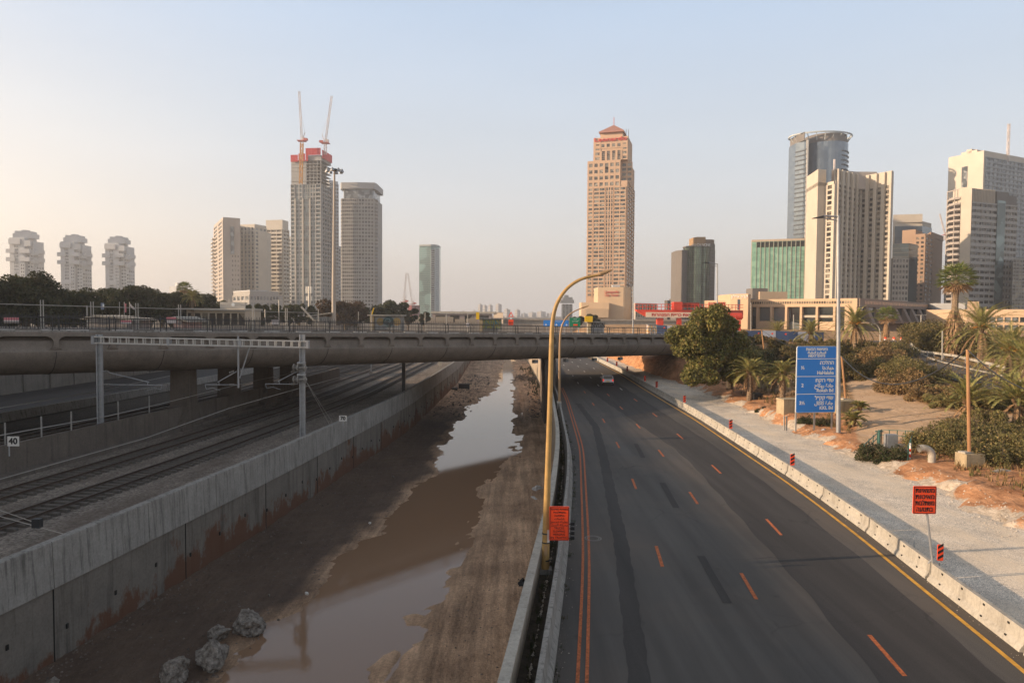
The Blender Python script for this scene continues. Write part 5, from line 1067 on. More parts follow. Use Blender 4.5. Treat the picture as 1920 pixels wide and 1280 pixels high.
def crown_blobs(r, w, h, zc, n, rb=(.28, .45), zs=.8):
    B_ = []
    for i in range(n):
        t = r.random()*2*math.pi; q = math.sqrt(r.random())*.72; z = (r.random()*2-1)*.75; k = math.sqrt(max(.05, 1-z*z*.8))
        B_.append((w/2*q*k*math.cos(t), w/2*q*k*math.sin(t), zc+h/2*z, w/2*(rb[0]+(rb[1]-rb[0])*r.random()), zs))
    return B_
def tree(name, label, cat, h, w, m_, n=5000, leaf=.28, seed=1, trunk=.35, base=.3, nb=16, group=None, rb=(.28, .45), loc=(0, 0, 0)):
    r = random.Random(seed); t = thing(name, label, cat, loc, group=group); zc = h*(base+(1-base)/2); ch = h*(1-base)*.8
    B_ = crown_blobs(r, w, ch, zc, nb, rb)
    mb = MB(); mb.tube([(0, 0, -.4), (.1, 0, h*base*.6), (.0, .1, h*base*1.1), (.1, .1, zc)], [trunk*1.2, trunk, trunk*.8, trunk*.3], 8)
    for b in B_[:9]: mb.tube([(0, .05, h*base*(.8+.3*r.random())), (b[0]*.5, b[1]*.5, (h*base+b[2])/2), (b[0], b[1], b[2])], [trunk*.45, trunk*.28, trunk*.08], 5)
    mb.build('trunk', M['bark'], t); leaf_obj('crown', B_, n, leaf, m_, t, seed); return t
# big round tree at the right end of the bridge
bt = TG(1330, 712); Yt = 88.0; p = W(1328, 700, Yt)
r = random.Random(5); t = thing('round_bushy_tree', 'big round olive green tree covering the right end of the bridge', 'tree', (p.x, Yt, 1.5))
def lb(u, v, Y, rad, zs=.9): q = W(u, v, Y); return (q.x-p.x, q.y-Yt, q.z-1.5, rad, zs)
BB = []
out = [(1300, 612), (1322, 597), (1345, 592), (1368, 612), (1385, 640), (1395, 668), (1290, 640), (1278, 628), (1300, 665), (1320, 640), (1345, 625), (1350, 655), (1370, 665), (1325, 680), (1305, 690), (1355, 690), (1380, 692), (1335, 708), (1400, 700), (1312, 622), (1335, 612), (1362, 640), (1290, 655), (1345, 672), (1365, 700), (1318, 698), (1300, 700), (1375, 702), (1393, 700), (1405, 690), (1402, 675), (1270, 628), (1282, 652)]
for i, (u, v) in enumerate(out):
    for k in range(3): BB.append(lb(u+r.uniform(-8, 8), v+r.uniform(-6, 7), Yt-1.5+r.uniform(-2.5, 3.0)+(abs(u-1335)/25), r.uniform(.8, 1.45)))
mb = MB(); mb.tube([(4.6, 5.5, TZ(p.x+4.6, Yt+5.5)-1.8), (4.3, 5.0, 2.8), (3.0, 3, 4.5)], [.5, .42, .3], 9)
for b in BB[::5]: mb.tube([(3.8, 4.2, 3.6), (b[0]*.5+1.6, b[1]*.5, b[2]*.6+1), b[:3]], [.25, .15, .05], 5)
mb.build('trunk', M['bark'], t); leaf_obj('crown', BB, 60000, .17, M['leaf_ficus'], t, 3, .9)
# dark tree line on the left: four kinds, each tree its own copy
P4 = [tree('dark_tree', 'x', 'tree', 15, 13, M['leaf_dark'], 9000, .3, s, .4, .12, 22, 'dark trees behind the bridge', (.22, .38)) for s in (11, 12, 13)]+[tree('dark_tree', 'x', 'tree', 15, 11, M['leaf_mid'], 8000, .3, 14, .4, .15, 22, 'dark trees behind the bridge', (.2, .36))]
LT = [(0, 530, 120, 0, 1), (25, 518, 126, 1, 1.0), (50, 503, 122, 2, 1.05), (75, 520, 130, 0, .9), (97, 527, 128, 1, .8), (118, 540, 135, 2, .9), (140, 541, 140, 0, .9), (160, 538, 132, 1, .85), (182, 537, 145, 2, .9), (200, 537, 150, 0, .9), (222, 536, 142, 1, .9), (243, 532, 150, 2, 1), (262, 532, 152, 0, .9), (282, 536, 160, 1, .9), (303, 540, 165, 2, .9), (322, 544, 168, 0, .9), (345, 546, 175, 1, .9), (366, 542, 170, 2, .8), (390, 548, 180, 0, .7), (415, 560, 190, 3, .8), (440, 565, 185, 3, .7), (468, 568, 180, 3, .8), (492, 566, 178, 3, .8), (515, 567, 182, 3, .8), (540, 568, 186, 3, .7), (562, 566, 190, 3, .8), (585, 570, 192, 3, .7), (-30, 515, 118, 2, 1.1), (-60, 520, 110, 0, 1.1)]
used = set()
for i, (u, v, Y, k, ws_) in enumerate(LT):
    p = W(u, 600, Y); h = ZY(u, v, Y)-5.5; s = h/14.2; side_ = 'dark' if k < 3 else 'mid green'
    o = P4[k] if k not in used else copy_tree(P4[k]); used.add(k); o.location = (p.x, Y, 5.5); o.scale = (s*ws_*1.05, s*ws_*1.05, s); o.rotation_euler = (0, 0, i*1.3)
    order_ = sorted(range(len(LT)), key=lambda q: LT[q][0]); o['label'] = '%s bushy tree behind the left part of the bridge, %s from the left' % (side_, ORL[order_.index(i)])
ORT = [(625, 562, 210, 'red', 1.0), (648, 565, 215, 'red', 1.1), (672, 568, 220, 'red', .8), (700, 572, 225, 'mid', .8), (722, 566, 230, 'mid', .8), (744, 562, 232, 'mid', .9), (765, 571, 236, 'dark', .8), (795, 583, 240, 'dark', .7), (1112, 588, 260, 'mid', .9), (1085, 592, 265, 'mid', .8)]
pr = {'red': tree('reddish_tree', 'x', 'tree', 10, 10, M['leaf_red'], 5000, .3, 31, .3, .1, 18, 'trees behind the station fence', (.25, .4)), 'mid': tree('leafy_tree', 'x', 'tree', 10, 9, M['leaf_mid'], 5000, .3, 32, .3, .15, 18, 'trees behind the station fence', (.22, .38)), 'dark': tree('leafy_tree', 'x', 'tree', 10, 8, M['leaf_dark'], 4500, .3, 33, .3, .15, 16, 'trees behind the station fence', (.22, .38))}
us = set()
for i, (u, v, Y, k, w_) in enumerate(ORT):
    p = W(u, 600, Y); h = ZY(u, v, Y)-5.5; s = h/9.4; o = pr[k] if k not in us else copy_tree(pr[k]); us.add(k); o.location = (p.x, Y, 5.5); o.scale = (s*w_*1.3, s*w_*1.3, s); o.rotation_euler = (0, 0, i*2.1)
    o['label'] = '%s tree right of the floodlight mast beyond the bridge, %s from the left' % ({'red': 'reddish brown', 'mid': 'rounded green', 'dark': 'dark green'}[k], ORL[i])
# ---------------------------------------------------------------- palms
def frond(mb, L_, az, el, droop, r, w=.5, nl=34, tone=None):
    P = []; p = Vector((0, 0, 0)); e = el; st = 9; d = Vector((math.cos(az), math.sin(az), 0))
    for i in range(st+1):
        P.append(p.copy()); p = p+(d*math.cos(e)+Vector((0, 0, 1))*math.sin(e))*(L_/st); e -= droop/st*(.6+.9*i/st)
    s = Vector((-d.y, d.x, 0)); v0 = len(mb.v)
    for i in range(st):
        a, b = P[i], P[i+1]; mb.add([a-s*.03, a+s*.03, b+s*.02, b-s*.02], [(0, 1, 2, 3)])
    for k in range(nl):
        t = .1+.88*k/nl; i = min(st-1, int(t*st)); f = t*st-i; q = P[i].lerp(P[i+1], f); tg = (P[i+1]-P[i]).normalized(); up_ = tg.cross(s).normalized()
        if up_.z < 0: up_ = -up_
        ll = w*(math.sin(math.pi*min(1, t*.8+.18))**.55)*r.uniform(.8, 1.12)
        for sg in (-1, 1):
            dr = (s*sg*.62+tg*.8+up_*r.uniform(.05, .4)).normalized(); e2 = q+dr*ll-Vector((0, 0, .12*ll*r.random())); wd = tg*.052
            mb.add([q-wd, q+wd, e2+wd*.3, e2-wd*.3], [(0, 1, 2, 3)])
def set_tone(o, r):
    me = o.data; at = me.attributes.new('tone', 'FLOAT', 'POINT'); n = len(me.vertices); at.data.foreach_set('value', np.clip(.55+np.repeat(np.random.default_rng(r).normal(size=n//4+1), 4)[:n]*.25, 0, 1).astype('f'))
def date_palm(label, h, L_, n, seed, trunk=.3, dry=6, loc=(0, 0, 0), young=False, group='date palms on the embankment'):
    r = random.Random(seed); t = thing('date_palm', label, 'palm', loc, group=group)
    pts = []; rad = []; k = 14
    for i in range(k*2+1):
        z = h*i/(k*2); pts.append((.05*math.sin(z), .04*math.cos(z*1.3), z-.2)); rad.append(trunk*(1.15-.25*i/(k*2))*(1.12 if i % 2 else .94))
    MB().tube(pts, rad, 9).build('trunk', M['palm_bark'], t)
    mb = MB()
    for i in range(n):
        q = i/n; el = 1.42-(1.75 if not young else 1.35)*q**1.15+r.uniform(-.12, .12); frond(mb, L_*r.uniform(.85, 1.1)*(.8+.2*min(1, q*3)), i*2.39996+r.uniform(-.2, .2), el, .95+.45*r.random()+(.1 if el > .8 else 0), r, .5 if not young else .38)
    top = MB(); top.v = [(x, y, z+h-.1) for x, y, z in mb.v]; top.f = mb.f; top.m = mb.m
    c = top.build('crown', M['palm'], t); set_tone(c, seed)
    if dry:
        mb = MB()
        for i in range(dry): frond(mb, L_*.75, i*2.4+r.random(), -.5-r.random()*.5, .9, r, .3)
        mb.v = [(x, y, z+h-.3) for x, y, z in mb.v]; c = mb.build('dry_fronds', M['palm_dry'], t); set_tone(c, seed+1)
    mb = MB()
    for i in range(14): a = i*.45; mb.tube([(0, 0, h-.5), (trunk*1.1*math.cos(a), trunk*1.1*math.sin(a), h-.15), (trunk*1.3*math.cos(a), trunk*1.3*math.sin(a), h+.35)], [.1, .09, .03], 4)
    mb.build('frond_bases', M['palm_dry'], t)
    if dry >= 12:
        mb = MB()
        for i in range(46): a = i*2.4; e = .3+.9*r.random(); d = Vector((math.cos(a)*math.cos(e), math.sin(a)*math.cos(e), math.sin(e)-.25)); q = Vector((0, 0, h+.1)); mb.tube([q, q+d*.7, q+d*1.25+Vector((0, 0, -.25))], [.05, .05, .02], 4)
        mb.build('fruit_stalks', M['fruit'], t)
    return t
def place_palm(label, u, vbase, vtop, seed, Lf=2.6, n=34, vh=None, dry=6, Y=None, trunk=.3, young=False):
    b = TG(u, vbase) if Y is None else W(u, vbase, Y); 
    if Y is not None: b.z = TZ(b.x, b.y)
    zt = ZY(u, vtop, b.y); crown = Lf*.78; h = max(.6, zt-b.z-crown)
    return date_palm(label, h, Lf, n, seed, trunk, dry, (b.x, b.y, b.z), young)
place_palm('small date palm with a shaggy trunk standing nearest to the big round tree', 1405, 752, 662, 1, 2.9, 40, trunk=.32, dry=8)
place_palm('small date palm directly left of the blue road sign', 1467, 748, 668, 2, 2.7, 38, trunk=.3, dry=6)
place_palm('slim young date palm half hidden between the two small palms left of the blue sign', 1450, 735, 680, 3, 2.0, 26, trunk=.22, dry=4)
place_palm('date palm in front of the mall glass, left of the blue sign top', 1457, 648, 592, 4, 4.4, 40, Y=150, trunk=.35)
place_palm('date palm rising behind the upper edge of the blue sign', 1519, 652, 590, 5, 4.2, 44, Y=125, trunk=.35, dry=8)
place_palm('tall date palm with hanging brown fronds right of the metal lamp post', 1602, 669, 566, 6, 4.6, 62, trunk=.3, dry=14)
place_palm('large date palm with an orange heart right of the shaggy fan palm', 1838, 668, 550, 7, 6.0, 74, Y=92, trunk=.4, dry=18)
place_palm('broad date palm low at the right edge, in front of the largest palm', 1892, 700, 588, 8, 5.6, 70, Y=78, trunk=.35, dry=12)
place_palm('date palm cut by the right edge of the photo behind the street', 1925, 690, 612, 9, 4.8, 56, Y=70, trunk=.35)
place_palm('bushy young date palm beside the wooden pole over the side street', 1812, 790, 688, 10, 3.8, 54, Y=60, trunk=.25, young=True)
place_palm('young date palm at the right edge above the dark bushes', 1905, 790, 684, 11, 3.6, 50, Y=56, trunk=.25, young=True)
place_palm('low dry palm tuft at the foot of the metal lamp post', 1600, 800, 770, 12, 1.3, 24, trunk=.15, young=True, dry=4)
place_palm('small palm tuft behind the concrete block right of the metal lamp post', 1612, 775, 752, 13, 1.0, 20, trunk=.12, young=True, dry=0)
# fan palm with a long skirt
def fan_palm(label, b, h, sk, seed, R=1.5, n=46, tr=.42):
    r = random.Random(seed); t = thing('fan_palm', label, 'palm', b)
    MB().tube([(0, 0, -.3), (.05, 0, h*.3), (.1, .05, h*.7), (.25, .05, h)], [tr*.95, tr*.8, tr*.6, tr*.45], 9).build('trunk', M['palm_bark'], t)
    mb = MB()
    for i in range(420):                                # hanging dead leaves
        z = sk[0]+(sk[1]-sk[0])*r.random(); a = r.random()*6.283; rr = tr*(1.0+.9*math.sin(math.pi*min(1, (z-sk[0])/(sk[1]-sk[0])*.8+.15)))*r.uniform(.7, 1.1); x, y = rr*math.cos(a)+.1, rr*math.sin(a)
        l = r.uniform(.7, 1.5); w_ = r.uniform(.05, .13); s = Vector((-math.sin(a), math.cos(a), 0)); q = Vector((x*.75, y*.75, z)); e = Vector((x*1.05, y*1.05, z-l)); mb.add([q-s*w_*.4, q+s*w_*.4, e+s*w_+Vector((0, 0, r.uniform(0, .2))), e-s*w_], [(0, 1, 2, 3)])
    c = mb.build('dead_leaf_skirt', M['palm_dry'], t); set_tone(c, seed)
    mb = MB(); md = MB()
    for i in range(n):
        q = i/n; el = 1.3-2.3*q; az = i*2.39996; dry = q > .72; m2 = md if dry else mb; pl = R*.55*(1 if not dry else .7); d = Vector((math.cos(az)*math.cos(el), math.sin(az)*math.cos(el), math.sin(el))); c0 = Vector((.25, .05, h)); c1 = c0+d*pl
        m2.beam(c0, c1, .04); s = Vector((-math.sin(az), math.cos(az), 0)); up_ = s.cross(d)
        for k in range(13):
            a = (k-6)/6*1.25; dd = (d*math.cos(a)+s*math.sin(a)+up_*.12*r.uniform(-1, 1)).normalized(); e = c1+dd*R*.6*r.uniform(.85, 1.1)-Vector((0, 0, .22*R*(.4+abs(a)*.3))); pp = s*math.cos(a)-d*math.sin(a); mid = c1.lerp(e, .6)+Vector((0, 0, .06)); m2.add([c1, mid-pp*.07, e, mid+pp*.07], [(0, 1, 2, 3)])
    c = mb.build('crown', M['fan_palm'], t); set_tone(c, seed); c = md.build('dry_leaves', M['palm_dry'], t); set_tone(c, seed+2); return t
b = W(1787, 668, 105); b.z = TZ(b.x, b.y); ht = ZY(1787, 524, 105)-b.z
fan_palm('tall fan palm with a thick skirt of dead leaves around its trunk', b, ht, (1.0, ht*.62), 21, 2.9, 54, .75)
b = W(1660, 640, 150); b.z = TZ(b.x, b.y); fan_palm('small distant fan palm in front of the dark flank of the mall', b, ZY(1660, 592, 150)-b.z, (.5, 3.2), 22, 2.4, 36, .35)
# ---------------------------------------------------------------- bushes
def bush(label, u, v, w, h, m_, seed, n=2200, leaf=.12, nb=12, name='bush', p=None, group=None, sy=1, kind=None):
    b = p or TG(u, v); r = random.Random(seed); t = thing(name, label, 'bush', (b.x, b.y, b.z), group=group); hedge = name == 'hedge'; B_ = []; nb = int(nb*(1 if hedge else 2.2))
    for i in range(nb):
        a = r.random()*6.28; q = math.sqrt(r.random())*(.78 if hedge else .95); rr = min(w, h*1.6)*r.uniform(.2, .34)*(1 if hedge else .62*r.uniform(.6, 1.35)); z = h*r.uniform(.2, .75)*(1-.35*q)*(1 if hedge else r.uniform(.5, 1.3))
        x, y = w/2*q*math.cos(a), w/2*sy*q*math.sin(a); B_.append((x, y, z+TZ(b.x+x, b.y+y)-b.z, rr, .85))
    mb = MB()
    for b_ in B_[:(8 if hedge else 16)]:
        mb.tube([(b_[0]*.6, b_[1]*.6, b_[2]-h*.7), (b_[0]*.85, b_[1]*.85, b_[2]*.8), b_[:3]], [.05, .035, .015], 4)
        if not hedge:
            for k in range(3): mb.tube([b_[:3], (b_[0]+r.uniform(-.5, .5), b_[1]+r.uniform(-.5, .5), b_[2]+b_[3]*r.uniform(.9, 1.7))], [.018, .006], 3)
    mb.build('stems', M['bark'], t); leaf_obj('foliage', B_, n, leaf, m_, t, seed, 1.0); return t
BS = [
 ('dark olive bush right of the concrete block with the wooden pole', 1890, 862, 6, 2.2, 'leaf_bush', 8000, .1),
 ('wide olive bush behind the concrete block and the wooden pole', 1800, 838, 5.5, 2.4, 'leaf_bush', 8000, .1),
 ('olive bush left of the wooden pole above the fenced chamber', 1760, 845, 3.6, 1.9, 'leaf_bush', 5500, .1),
 ('bush behind the row above the fenced chamber at the right', 1850, 815, 6, 2.0, 'leaf_bush', 7000, .12),
 ('round dark shrub inside the left part of the green fence', 1632, 858, 2.1, 1.3, 'leaf_mid', 3000, .08),
 ('round dark shrub in front of the green fenced chamber', 1668, 862, 1.9, 1.1, 'leaf_mid', 3000, .08),
 ('dry brown bush left of the side street, nearest the path', 1690, 735, 6, 3.0, 'leaf_dry', 9000, .13),
 ('tall tangled bush at the bend of the side street', 1712, 725, 7, 3.6, 'leaf_bush', 9000, .14),
 ('olive bush along the right side of the dirt path', 1668, 705, 6, 3.2, 'leaf_bush', 8000, .14),
 ('dry bush further up the right side of the dirt path', 1650, 688, 6, 3.4, 'leaf_dry', 8000, .15),
 ('dark bush near the top of the dirt path', 1632, 672, 6, 3.0, 'leaf_hedge', 7000, .15),
 ('bush at the top right of the dirt path beside the street', 1668, 672, 7, 3.2, 'leaf_bush', 7000, .15),
 ('low reddish scrub under the young palm beside the side street', 1760, 752, 6, 1.8, 'leaf_dry', 7000, .12),
 ('dark scrub below the side street in front of the young palm', 1800, 762, 6, 1.6, 'leaf_bush', 7000, .12),
 ('scrub under the right edge young palm', 1880, 765, 6, 1.8, 'leaf_bush', 7000, .12),
 ('dark bush right of the metal lamp post on the left of the path', 1590, 712, 4, 2.2, 'leaf_hedge', 6000, .12),
 ('dark bush behind the lamp post left of the dirt path', 1575, 690, 6, 2.8, 'leaf_hedge', 7000, .14),
 ('dark bush left of the tall date palm', 1578, 665, 8, 3.0, 'leaf_hedge', 7000, .16),
 ('dark scrub mass behind the blue sign, upper left', 1480, 682, 9, 2.6, 'leaf_hedge', 9000, .16),
 ('dark scrub behind the blue sign, upper right', 1530, 676, 9, 3.2, 'leaf_hedge', 9000, .16),
 ('brownish scrub behind the leaning wooden pole', 1430, 668, 11, 2.6, 'leaf_hedge', 9000, .18),
 ('dark green scrub between the round tree and the small palms', 1412, 690, 7, 4, 'leaf_mid', 8000, .16),
 ('dry scrub in front of the blue hoarding left', 1420, 646, 12, 1.2, 'leaf_dry', 6000, .2),
 ('dry scrub in front of the blue hoarding right', 1475, 649, 12, 1.2, 'leaf_dry', 6000, .2),
 ('green scrub right of the blue hoarding', 1545, 649, 12, 1.4, 'leaf_bush', 6000, .2),
 ('low weeds under the blue sign, left post', 1510, 795, 1.4, .8, 'leaf_mid', 1500, .07),
 ('low weeds under the blue sign, right half', 1543, 800, 1.6, .8, 'leaf_mid', 1500, .07),
 ('small green weeds in front of the left concrete chamber', 1428, 768, 1.5, .35, 'leaf_mid', 900, .07),
]
for i, (lab, u, v, w, h, mm, n, lf) in enumerate(BS): bush(lab, u, v, w, h, M[mm], 100+i, int(n*1.9), lf*.68, 16)
# clipped hedge masses beside the street
for i, (lab, u, Y, w, h) in enumerate((('clipped hedge left of the shaggy fan palm, beside the street', 1742, 118, 9, 4.6), ('clipped hedge directly behind the shaggy fan palm', 1775, 112, 8, 5), ('hedge right of the shaggy fan palm under the large date palm', 1812, 106, 8, 4.6), ('hedge at the street corner, left end of the clipped row', 1722, 126, 7, 4))):
    p = W(u, 660, Y); p.z = TZ(p.x, p.y); bush(lab, u, 0, w, h, M['leaf_hedge'], 200+i, 11000, .16, 30, 'hedge', p)
# ================================================================= catenary gantry
pm = M['galv']; YG = 53.0
t = thing('catenary_gantry', 'galvanised railway gantry with a ladder shaped beam over the two tracks before the bridge', 'gantry', (XL(YG)-15, YG, 0))
def lpost(u, Y, z0, v1, w=.36):
    p = W(u, 700, Y); z1 = ZY(u, v1, Y); mb = MB()
    for s in (-1, 1): mb.box((p.x+s*w/2, Y, (z0+z1)/2), (.09, .2, z1-z0))
    z = z0+.3
    while z < z1-.1: mb.box((p.x, Y, z), (w, .16, .05)); z += .42
    mb.box((p.x, Y+.06, (z0+z1)/2), (w, .02, z1-z0)); 
    return p, z1, mb
pa, za, mb = lpost(187, 52.6, 0, 627); mb.build('post', pm, t, True)
pb, zb_, mb = lpost(567, 54.2, -.02, 627, .34); mb.build('post', pm, t, True)
a0 = W(176, 637, 52.4); a1 = W(577, 645.5, 54); hb = .48; mb = MB()
for s in (-.16, .16):
    for q in (-hb/2, hb/2): mb.beam(a0+Vector((0, s, q)), a1+Vector((0, s, q)), .09)
n = 26
for i in range(n+1):
    c = a0.lerp(a1, i/n)
    for s in (-.16, .16): mb.beam(c+Vector((0, s, -hb/2)), c+Vector((0, s, hb/2)), .08)
    if i < n:
        c2 = a0.lerp(a1, (i+1)/n); mb.beam(c+Vector((0, -.16, hb/2)), c2+Vector((0, .16, hb/2)), .04); mb.beam(c+Vector((0, -.16, -hb/2)), c2+Vector((0, .16, -hb/2)), .04)
mb.build('beam', mat('pale_galvanised', (.5, .48, .44), .5, .4, metal=.2), t, True)
for f in (.0, .345, .68, 1): c = a0.lerp(a1, f); MB().box(c-Vector((0, 0, 0)), (.22, .42, hb+.14)).build('splice_plate', pm, t, True)
def cantilever(x0, z0, x1, Y, lab='cantilever'):          # tubular bracket arm with registration arm
    mb = MB(); s = 1 if x1 > x0 else -1
    mb.tube([(x0, Y, z0), (x1-s*.8, Y, z0-.85)], .035, 6); mb.tube([(x0, Y, z0-1.05), (x1+s*.2, Y, z0-1.05)], .03, 6); mb.tube([(x1-s*.9, Y, z0-.85), (x1-s*.9, Y, z0-1.1)], .03, 5)
    mb.tube([(x1+s*.2, Y, z0-1.05), (x1+s*.1, Y, z0-1.4), (x1-s*.4, Y, z0-1.3), (x1-s*1.0, Y, z0-1.5)], .022, 5); mb.build(lab, pm, t, True)
    for zz in (z0, z0-1.05):
        mb = MB()
        for k in range(4): mb.tube([(x0+s*(.25+.09*k), Y, zz-.03*k*(zz == z0)), (x0+s*(.29+.09*k), Y, zz-.03*k*(zz == z0))], .08, 8)
        mb.build('insulator', M['conc_cap'], t, True)
za1 = ZY(187, 695, 52.6); cantilever(pa.x+.25, za1, W(300, 700, 52.6).x, 52.5)
pd = W(447, 700, 53.6); MB().tube([(pd.x, 53.6, ZY(447, 630, 53.6)), (pd.x, 53.6, ZY(447, 727, 53.6))], .075, 7).build('dropper', pm, t, True); MB().tube([(W(469, 648, 53.6).x, 53.6, ZY(469, 648, 53.6)), (pd.x+.1, 53.6, ZY(450, 709, 53.6))], .05, 6).build('brace', pm, t, True)
cantilever(pd.x-.1, ZY(447, 696, 53.6), W(390, 700, 53.6).x, 53.5); cantilever(pb.x-.3, ZY(560, 695, 54.2), W(503, 700, 54.2).x, 54.1)
for v in (689, 711):                                     # twin tensioning wheels on the right post
    z = ZY(562, v, 54); mb = MB()
    for dx in (-.55, -.25, .28): mb.tube([(pb.x+dx-.05, 53.9, z), (pb.x+dx+.05, 53.9, z)], .3, 14)
    mb.tube([(pb.x-.7, 53.9, z), (pb.x+.45, 53.9, z)], .1, 8); mb.build('tension_wheel', M['conc_cap'], t, True)
    MB().box((pb.x, 53.95, z+.38), (.62, .35, .12)).build('clamp', pm, t, True)
cu_ = mat('contact_wire', (.3, .28, .25), .4, .5, metal=.4)
def wire(lab, pts, r=.012, name='contact_wire', group=None, m_=None):
    r *= 1.5; P = []
    for a, b in zip(pts[:-1], pts[1:]): P += [a.lerp(b, k/6) for k in range(6)]
    P.append(pts[-1]); o = MB().tube(P, r, 4).build(name, m_ or cu_); return tag(o, lab, 'wire', group)
g1 = 'overhead wires of the railway'
wire('lowest overhead wire, running from the left edge up to the right gantry post', [G(-60, 905, 5.0) if 0 else W(-200, 950, 25), W(0, 898, 31), W(270, 822, 41), W(430, 765, 50), W(560, 728, 54.1), W(700, 690, 85), W(800, 668, 120)], .016, group=g1)
wire('overhead wire crossing in front of the middle bracket, above the lowest one', [W(-200, 850, 30), W(0, 816, 35), W(200, 780, 45), W(300, 757, 52), W(470, 715, 66), W(560, 697, 80), W(690, 668, 120)], .016, group=g1)
wire('faint overhead wire high in the shade left of the left gantry post', [W(-100, 790, 38), W(0, 765, 42), W(150, 740, 55), W(330, 716, 80)], .014, group=g1)
wire('faint overhead wire topmost in the shade left of the left gantry post', [W(-100, 760, 50), W(0, 784, 50) if 0 else W(0, 764, 52), W(187, 732, 60), W(320, 704, 90)], .012, group=g1)
for k, (u1, v1) in enumerate(((622, 790), (618, 796))): wire(('outer' if k else 'inner')+' guy wire from the right gantry post down to the number 70 plate', [W(573, 713, 54), W(u1, v1, 56-k*.5)], .014, 'guy_wire')
for k, (u1, v1) in enumerate(((0, 953), (0, 966))): wire(('upper' if k == 0 else 'lower')+' anchor stay reaching over the near ballast at the left edge', [W(-20, v1-4, 33), W(68 if k == 0 else 125, 980 if k == 0 else 1002, 30)], .014, 'anchor_stay')
MB_ = MB().box(W(70, 980, 30), (.35, .25, .4)); tag(MB_.build('stay_anchor', M['black_metal']), 'small dark anchor block on the ballast at the lower left', 'anchor')
# second mast under the bridge and small posts in the yard
t = thing('catenary_mast', 'dark railway mast standing at the channel parapet just under the bridge', 'mast', (XL(86)-.5, 86, 0)); x = W(757, 700, 86).x
MB().box((x, 86, 2.6), (.4, .4, 5.2)).build('post', M['black_metal'], t, True); MB().beam((x, 86, 4.6), (x-3, 86, 5.4), .1).build('arm', M['black_metal'], t, True)
t = thing('yard_mast', 'thin mast between the curved tracks beyond the bridge', 'mast', W(696, 712, 120)); MB().tube([(W(696, 712, 120).x, 120, 0), (W(696, 712, 120).x, 120, 6)], .12, 6).build('post', pm, t, True); MB().box((W(696, 712, 120).x, 120, .3), (.5, .5, .6)).build('foot', M['conc'], t, True)
t = thing('yard_signal_post', 'small post with a pale box beside the far end of the channel parapet', 'post', W(825, 688, 140)); MB().tube([(W(825, 688, 140).x, 140, 0), (W(825, 688, 140).x, 140, 5)], .12, 6).build('post', pm, t, True); MB().box((W(825, 688, 140).x, 139.9, .9), (.8, .5, 1.4)).build('box', M['conc_lite'], t, True)
M['signwhite'] = mat('sign_white', (.62, .6, .56), .5); M['signblack'] = mat('sign_black', (.015, .015, .018), .5)
def plate(name, lab, c, w, h, txt, size, rz=0, col='signwhite', tcol='signblack', back=None, post=None):
    t = thing(name, lab, 'sign', c, rz); MB().box((0, 0, 0), (w, .04, h)).build('panel', M[col], t)
    if txt: text_mesh(txt, size, M[tcol], t, Vector((0, -.024, 0)), 0, 'number', .003, bold=.012)
    if post: MB().tube([(post[0], .06, h/2), (post[0], .06, -post[1])], .04, 6).build('post', pm, t)
    return t
yl = 40.5; c = W(25, 827, yl); plate('number_plate', 'white plate reading 40 on the low wall at the far left', c, .68, .58, '40', .52, post=(-.3, .9))
c = W(643, 784, 55.3); plate('number_plate', 'white plate reading 70 standing on the channel parapet', c, .62, .46, '70', .42, post=(0, .6))
def catmull(P, n):
    Q = [P[0]]+P+[P[-1]]; out = []
    for i in range(1, len(Q)-2):
        a, b, c, d = Q[i-1:i+3]
        for k in range(n): t = k/n; out.append((b*2+(c-a)*t+(a*2-b*5+c*4-d)*t*t+(b*3-a-c*3+d)*t**3)*.5)
    return out+[P[-1]]
# ================================================================= lamp posts
M['yellow_pole'] = mat('ochre_paint', (.42, .26, .09), .5, .45, var=.18, vscale=2.5); M['brown_pole'] = mat('faded_ochre_paint', (.36, .23, .12), .5, .4)
Yp = 27.5; b = W(1023, 1075, Yp); pts = [W(u, v, Yp) for u, v in ((1022, 1075), (1025, 960), (1028, 860), (1031, 760), (1033, 680), (1034, 640), (1036, 604), (1041, 578), (1050, 558), (1064, 540), (1082, 527), (1100, 520), (1122, 515.5))]
t = thing('street_lamp', 'tall ochre curved lamp post standing between the channel wall and the highway in the foreground', 'street lamp', (b.x, Yp, 0.05)); pts[0].z = .05
ptl = pts; pts = catmull(pts, 5); MB().tube(pts, list(np.interp(np.linspace(0, 12, len(pts)), range(13), [.17, .14, .118, .104, .097, .092, .085, .08, .074, .069, .064, .058, .052])), 16).build('pole', M['yellow_pole'], t, True, smooth=True)
h0, h1 = W(1120, 515.5, Yp), W(1148, 506, Yp); MB().tube([h0, h0.lerp(h1, .2), h0.lerp(h1, .7), h1], [.05, .09, .07, .02], 8).build('lamp_head', M['brown_pole'], t, True)
MB().box((b.x, Yp, .12), (.5, .5, .2)).build('base', M['conc_cap'], t, True); MB().box((b.x-.01, Yp-.165, 1.0), (.13, .03, .42)).build('access_door', M['brown_pole'], t, True)
for v in (1017, 1050, 1000): c = W(1024, v, Yp); MB().tube([c, c+Vector((0, 0, .05))], .17, 12).build('band', M['black_metal'], t, True)
c = W(1028, 1005, Yp-.16); MB().box(c, (.09, .02, .52)).build('number_strip', M['signwhite'], t, True)
Y2 = 76; b = W(1048, 770, Y2); pts = [W(u, v, Y2) for u, v in ((1048.5, 770), (1049, 700), (1050, 640), (1052, 618), (1057, 603), (1066, 591), (1078, 583), (1092, 577))]; pts[0].z = .1; pts = catmull(pts, 4)
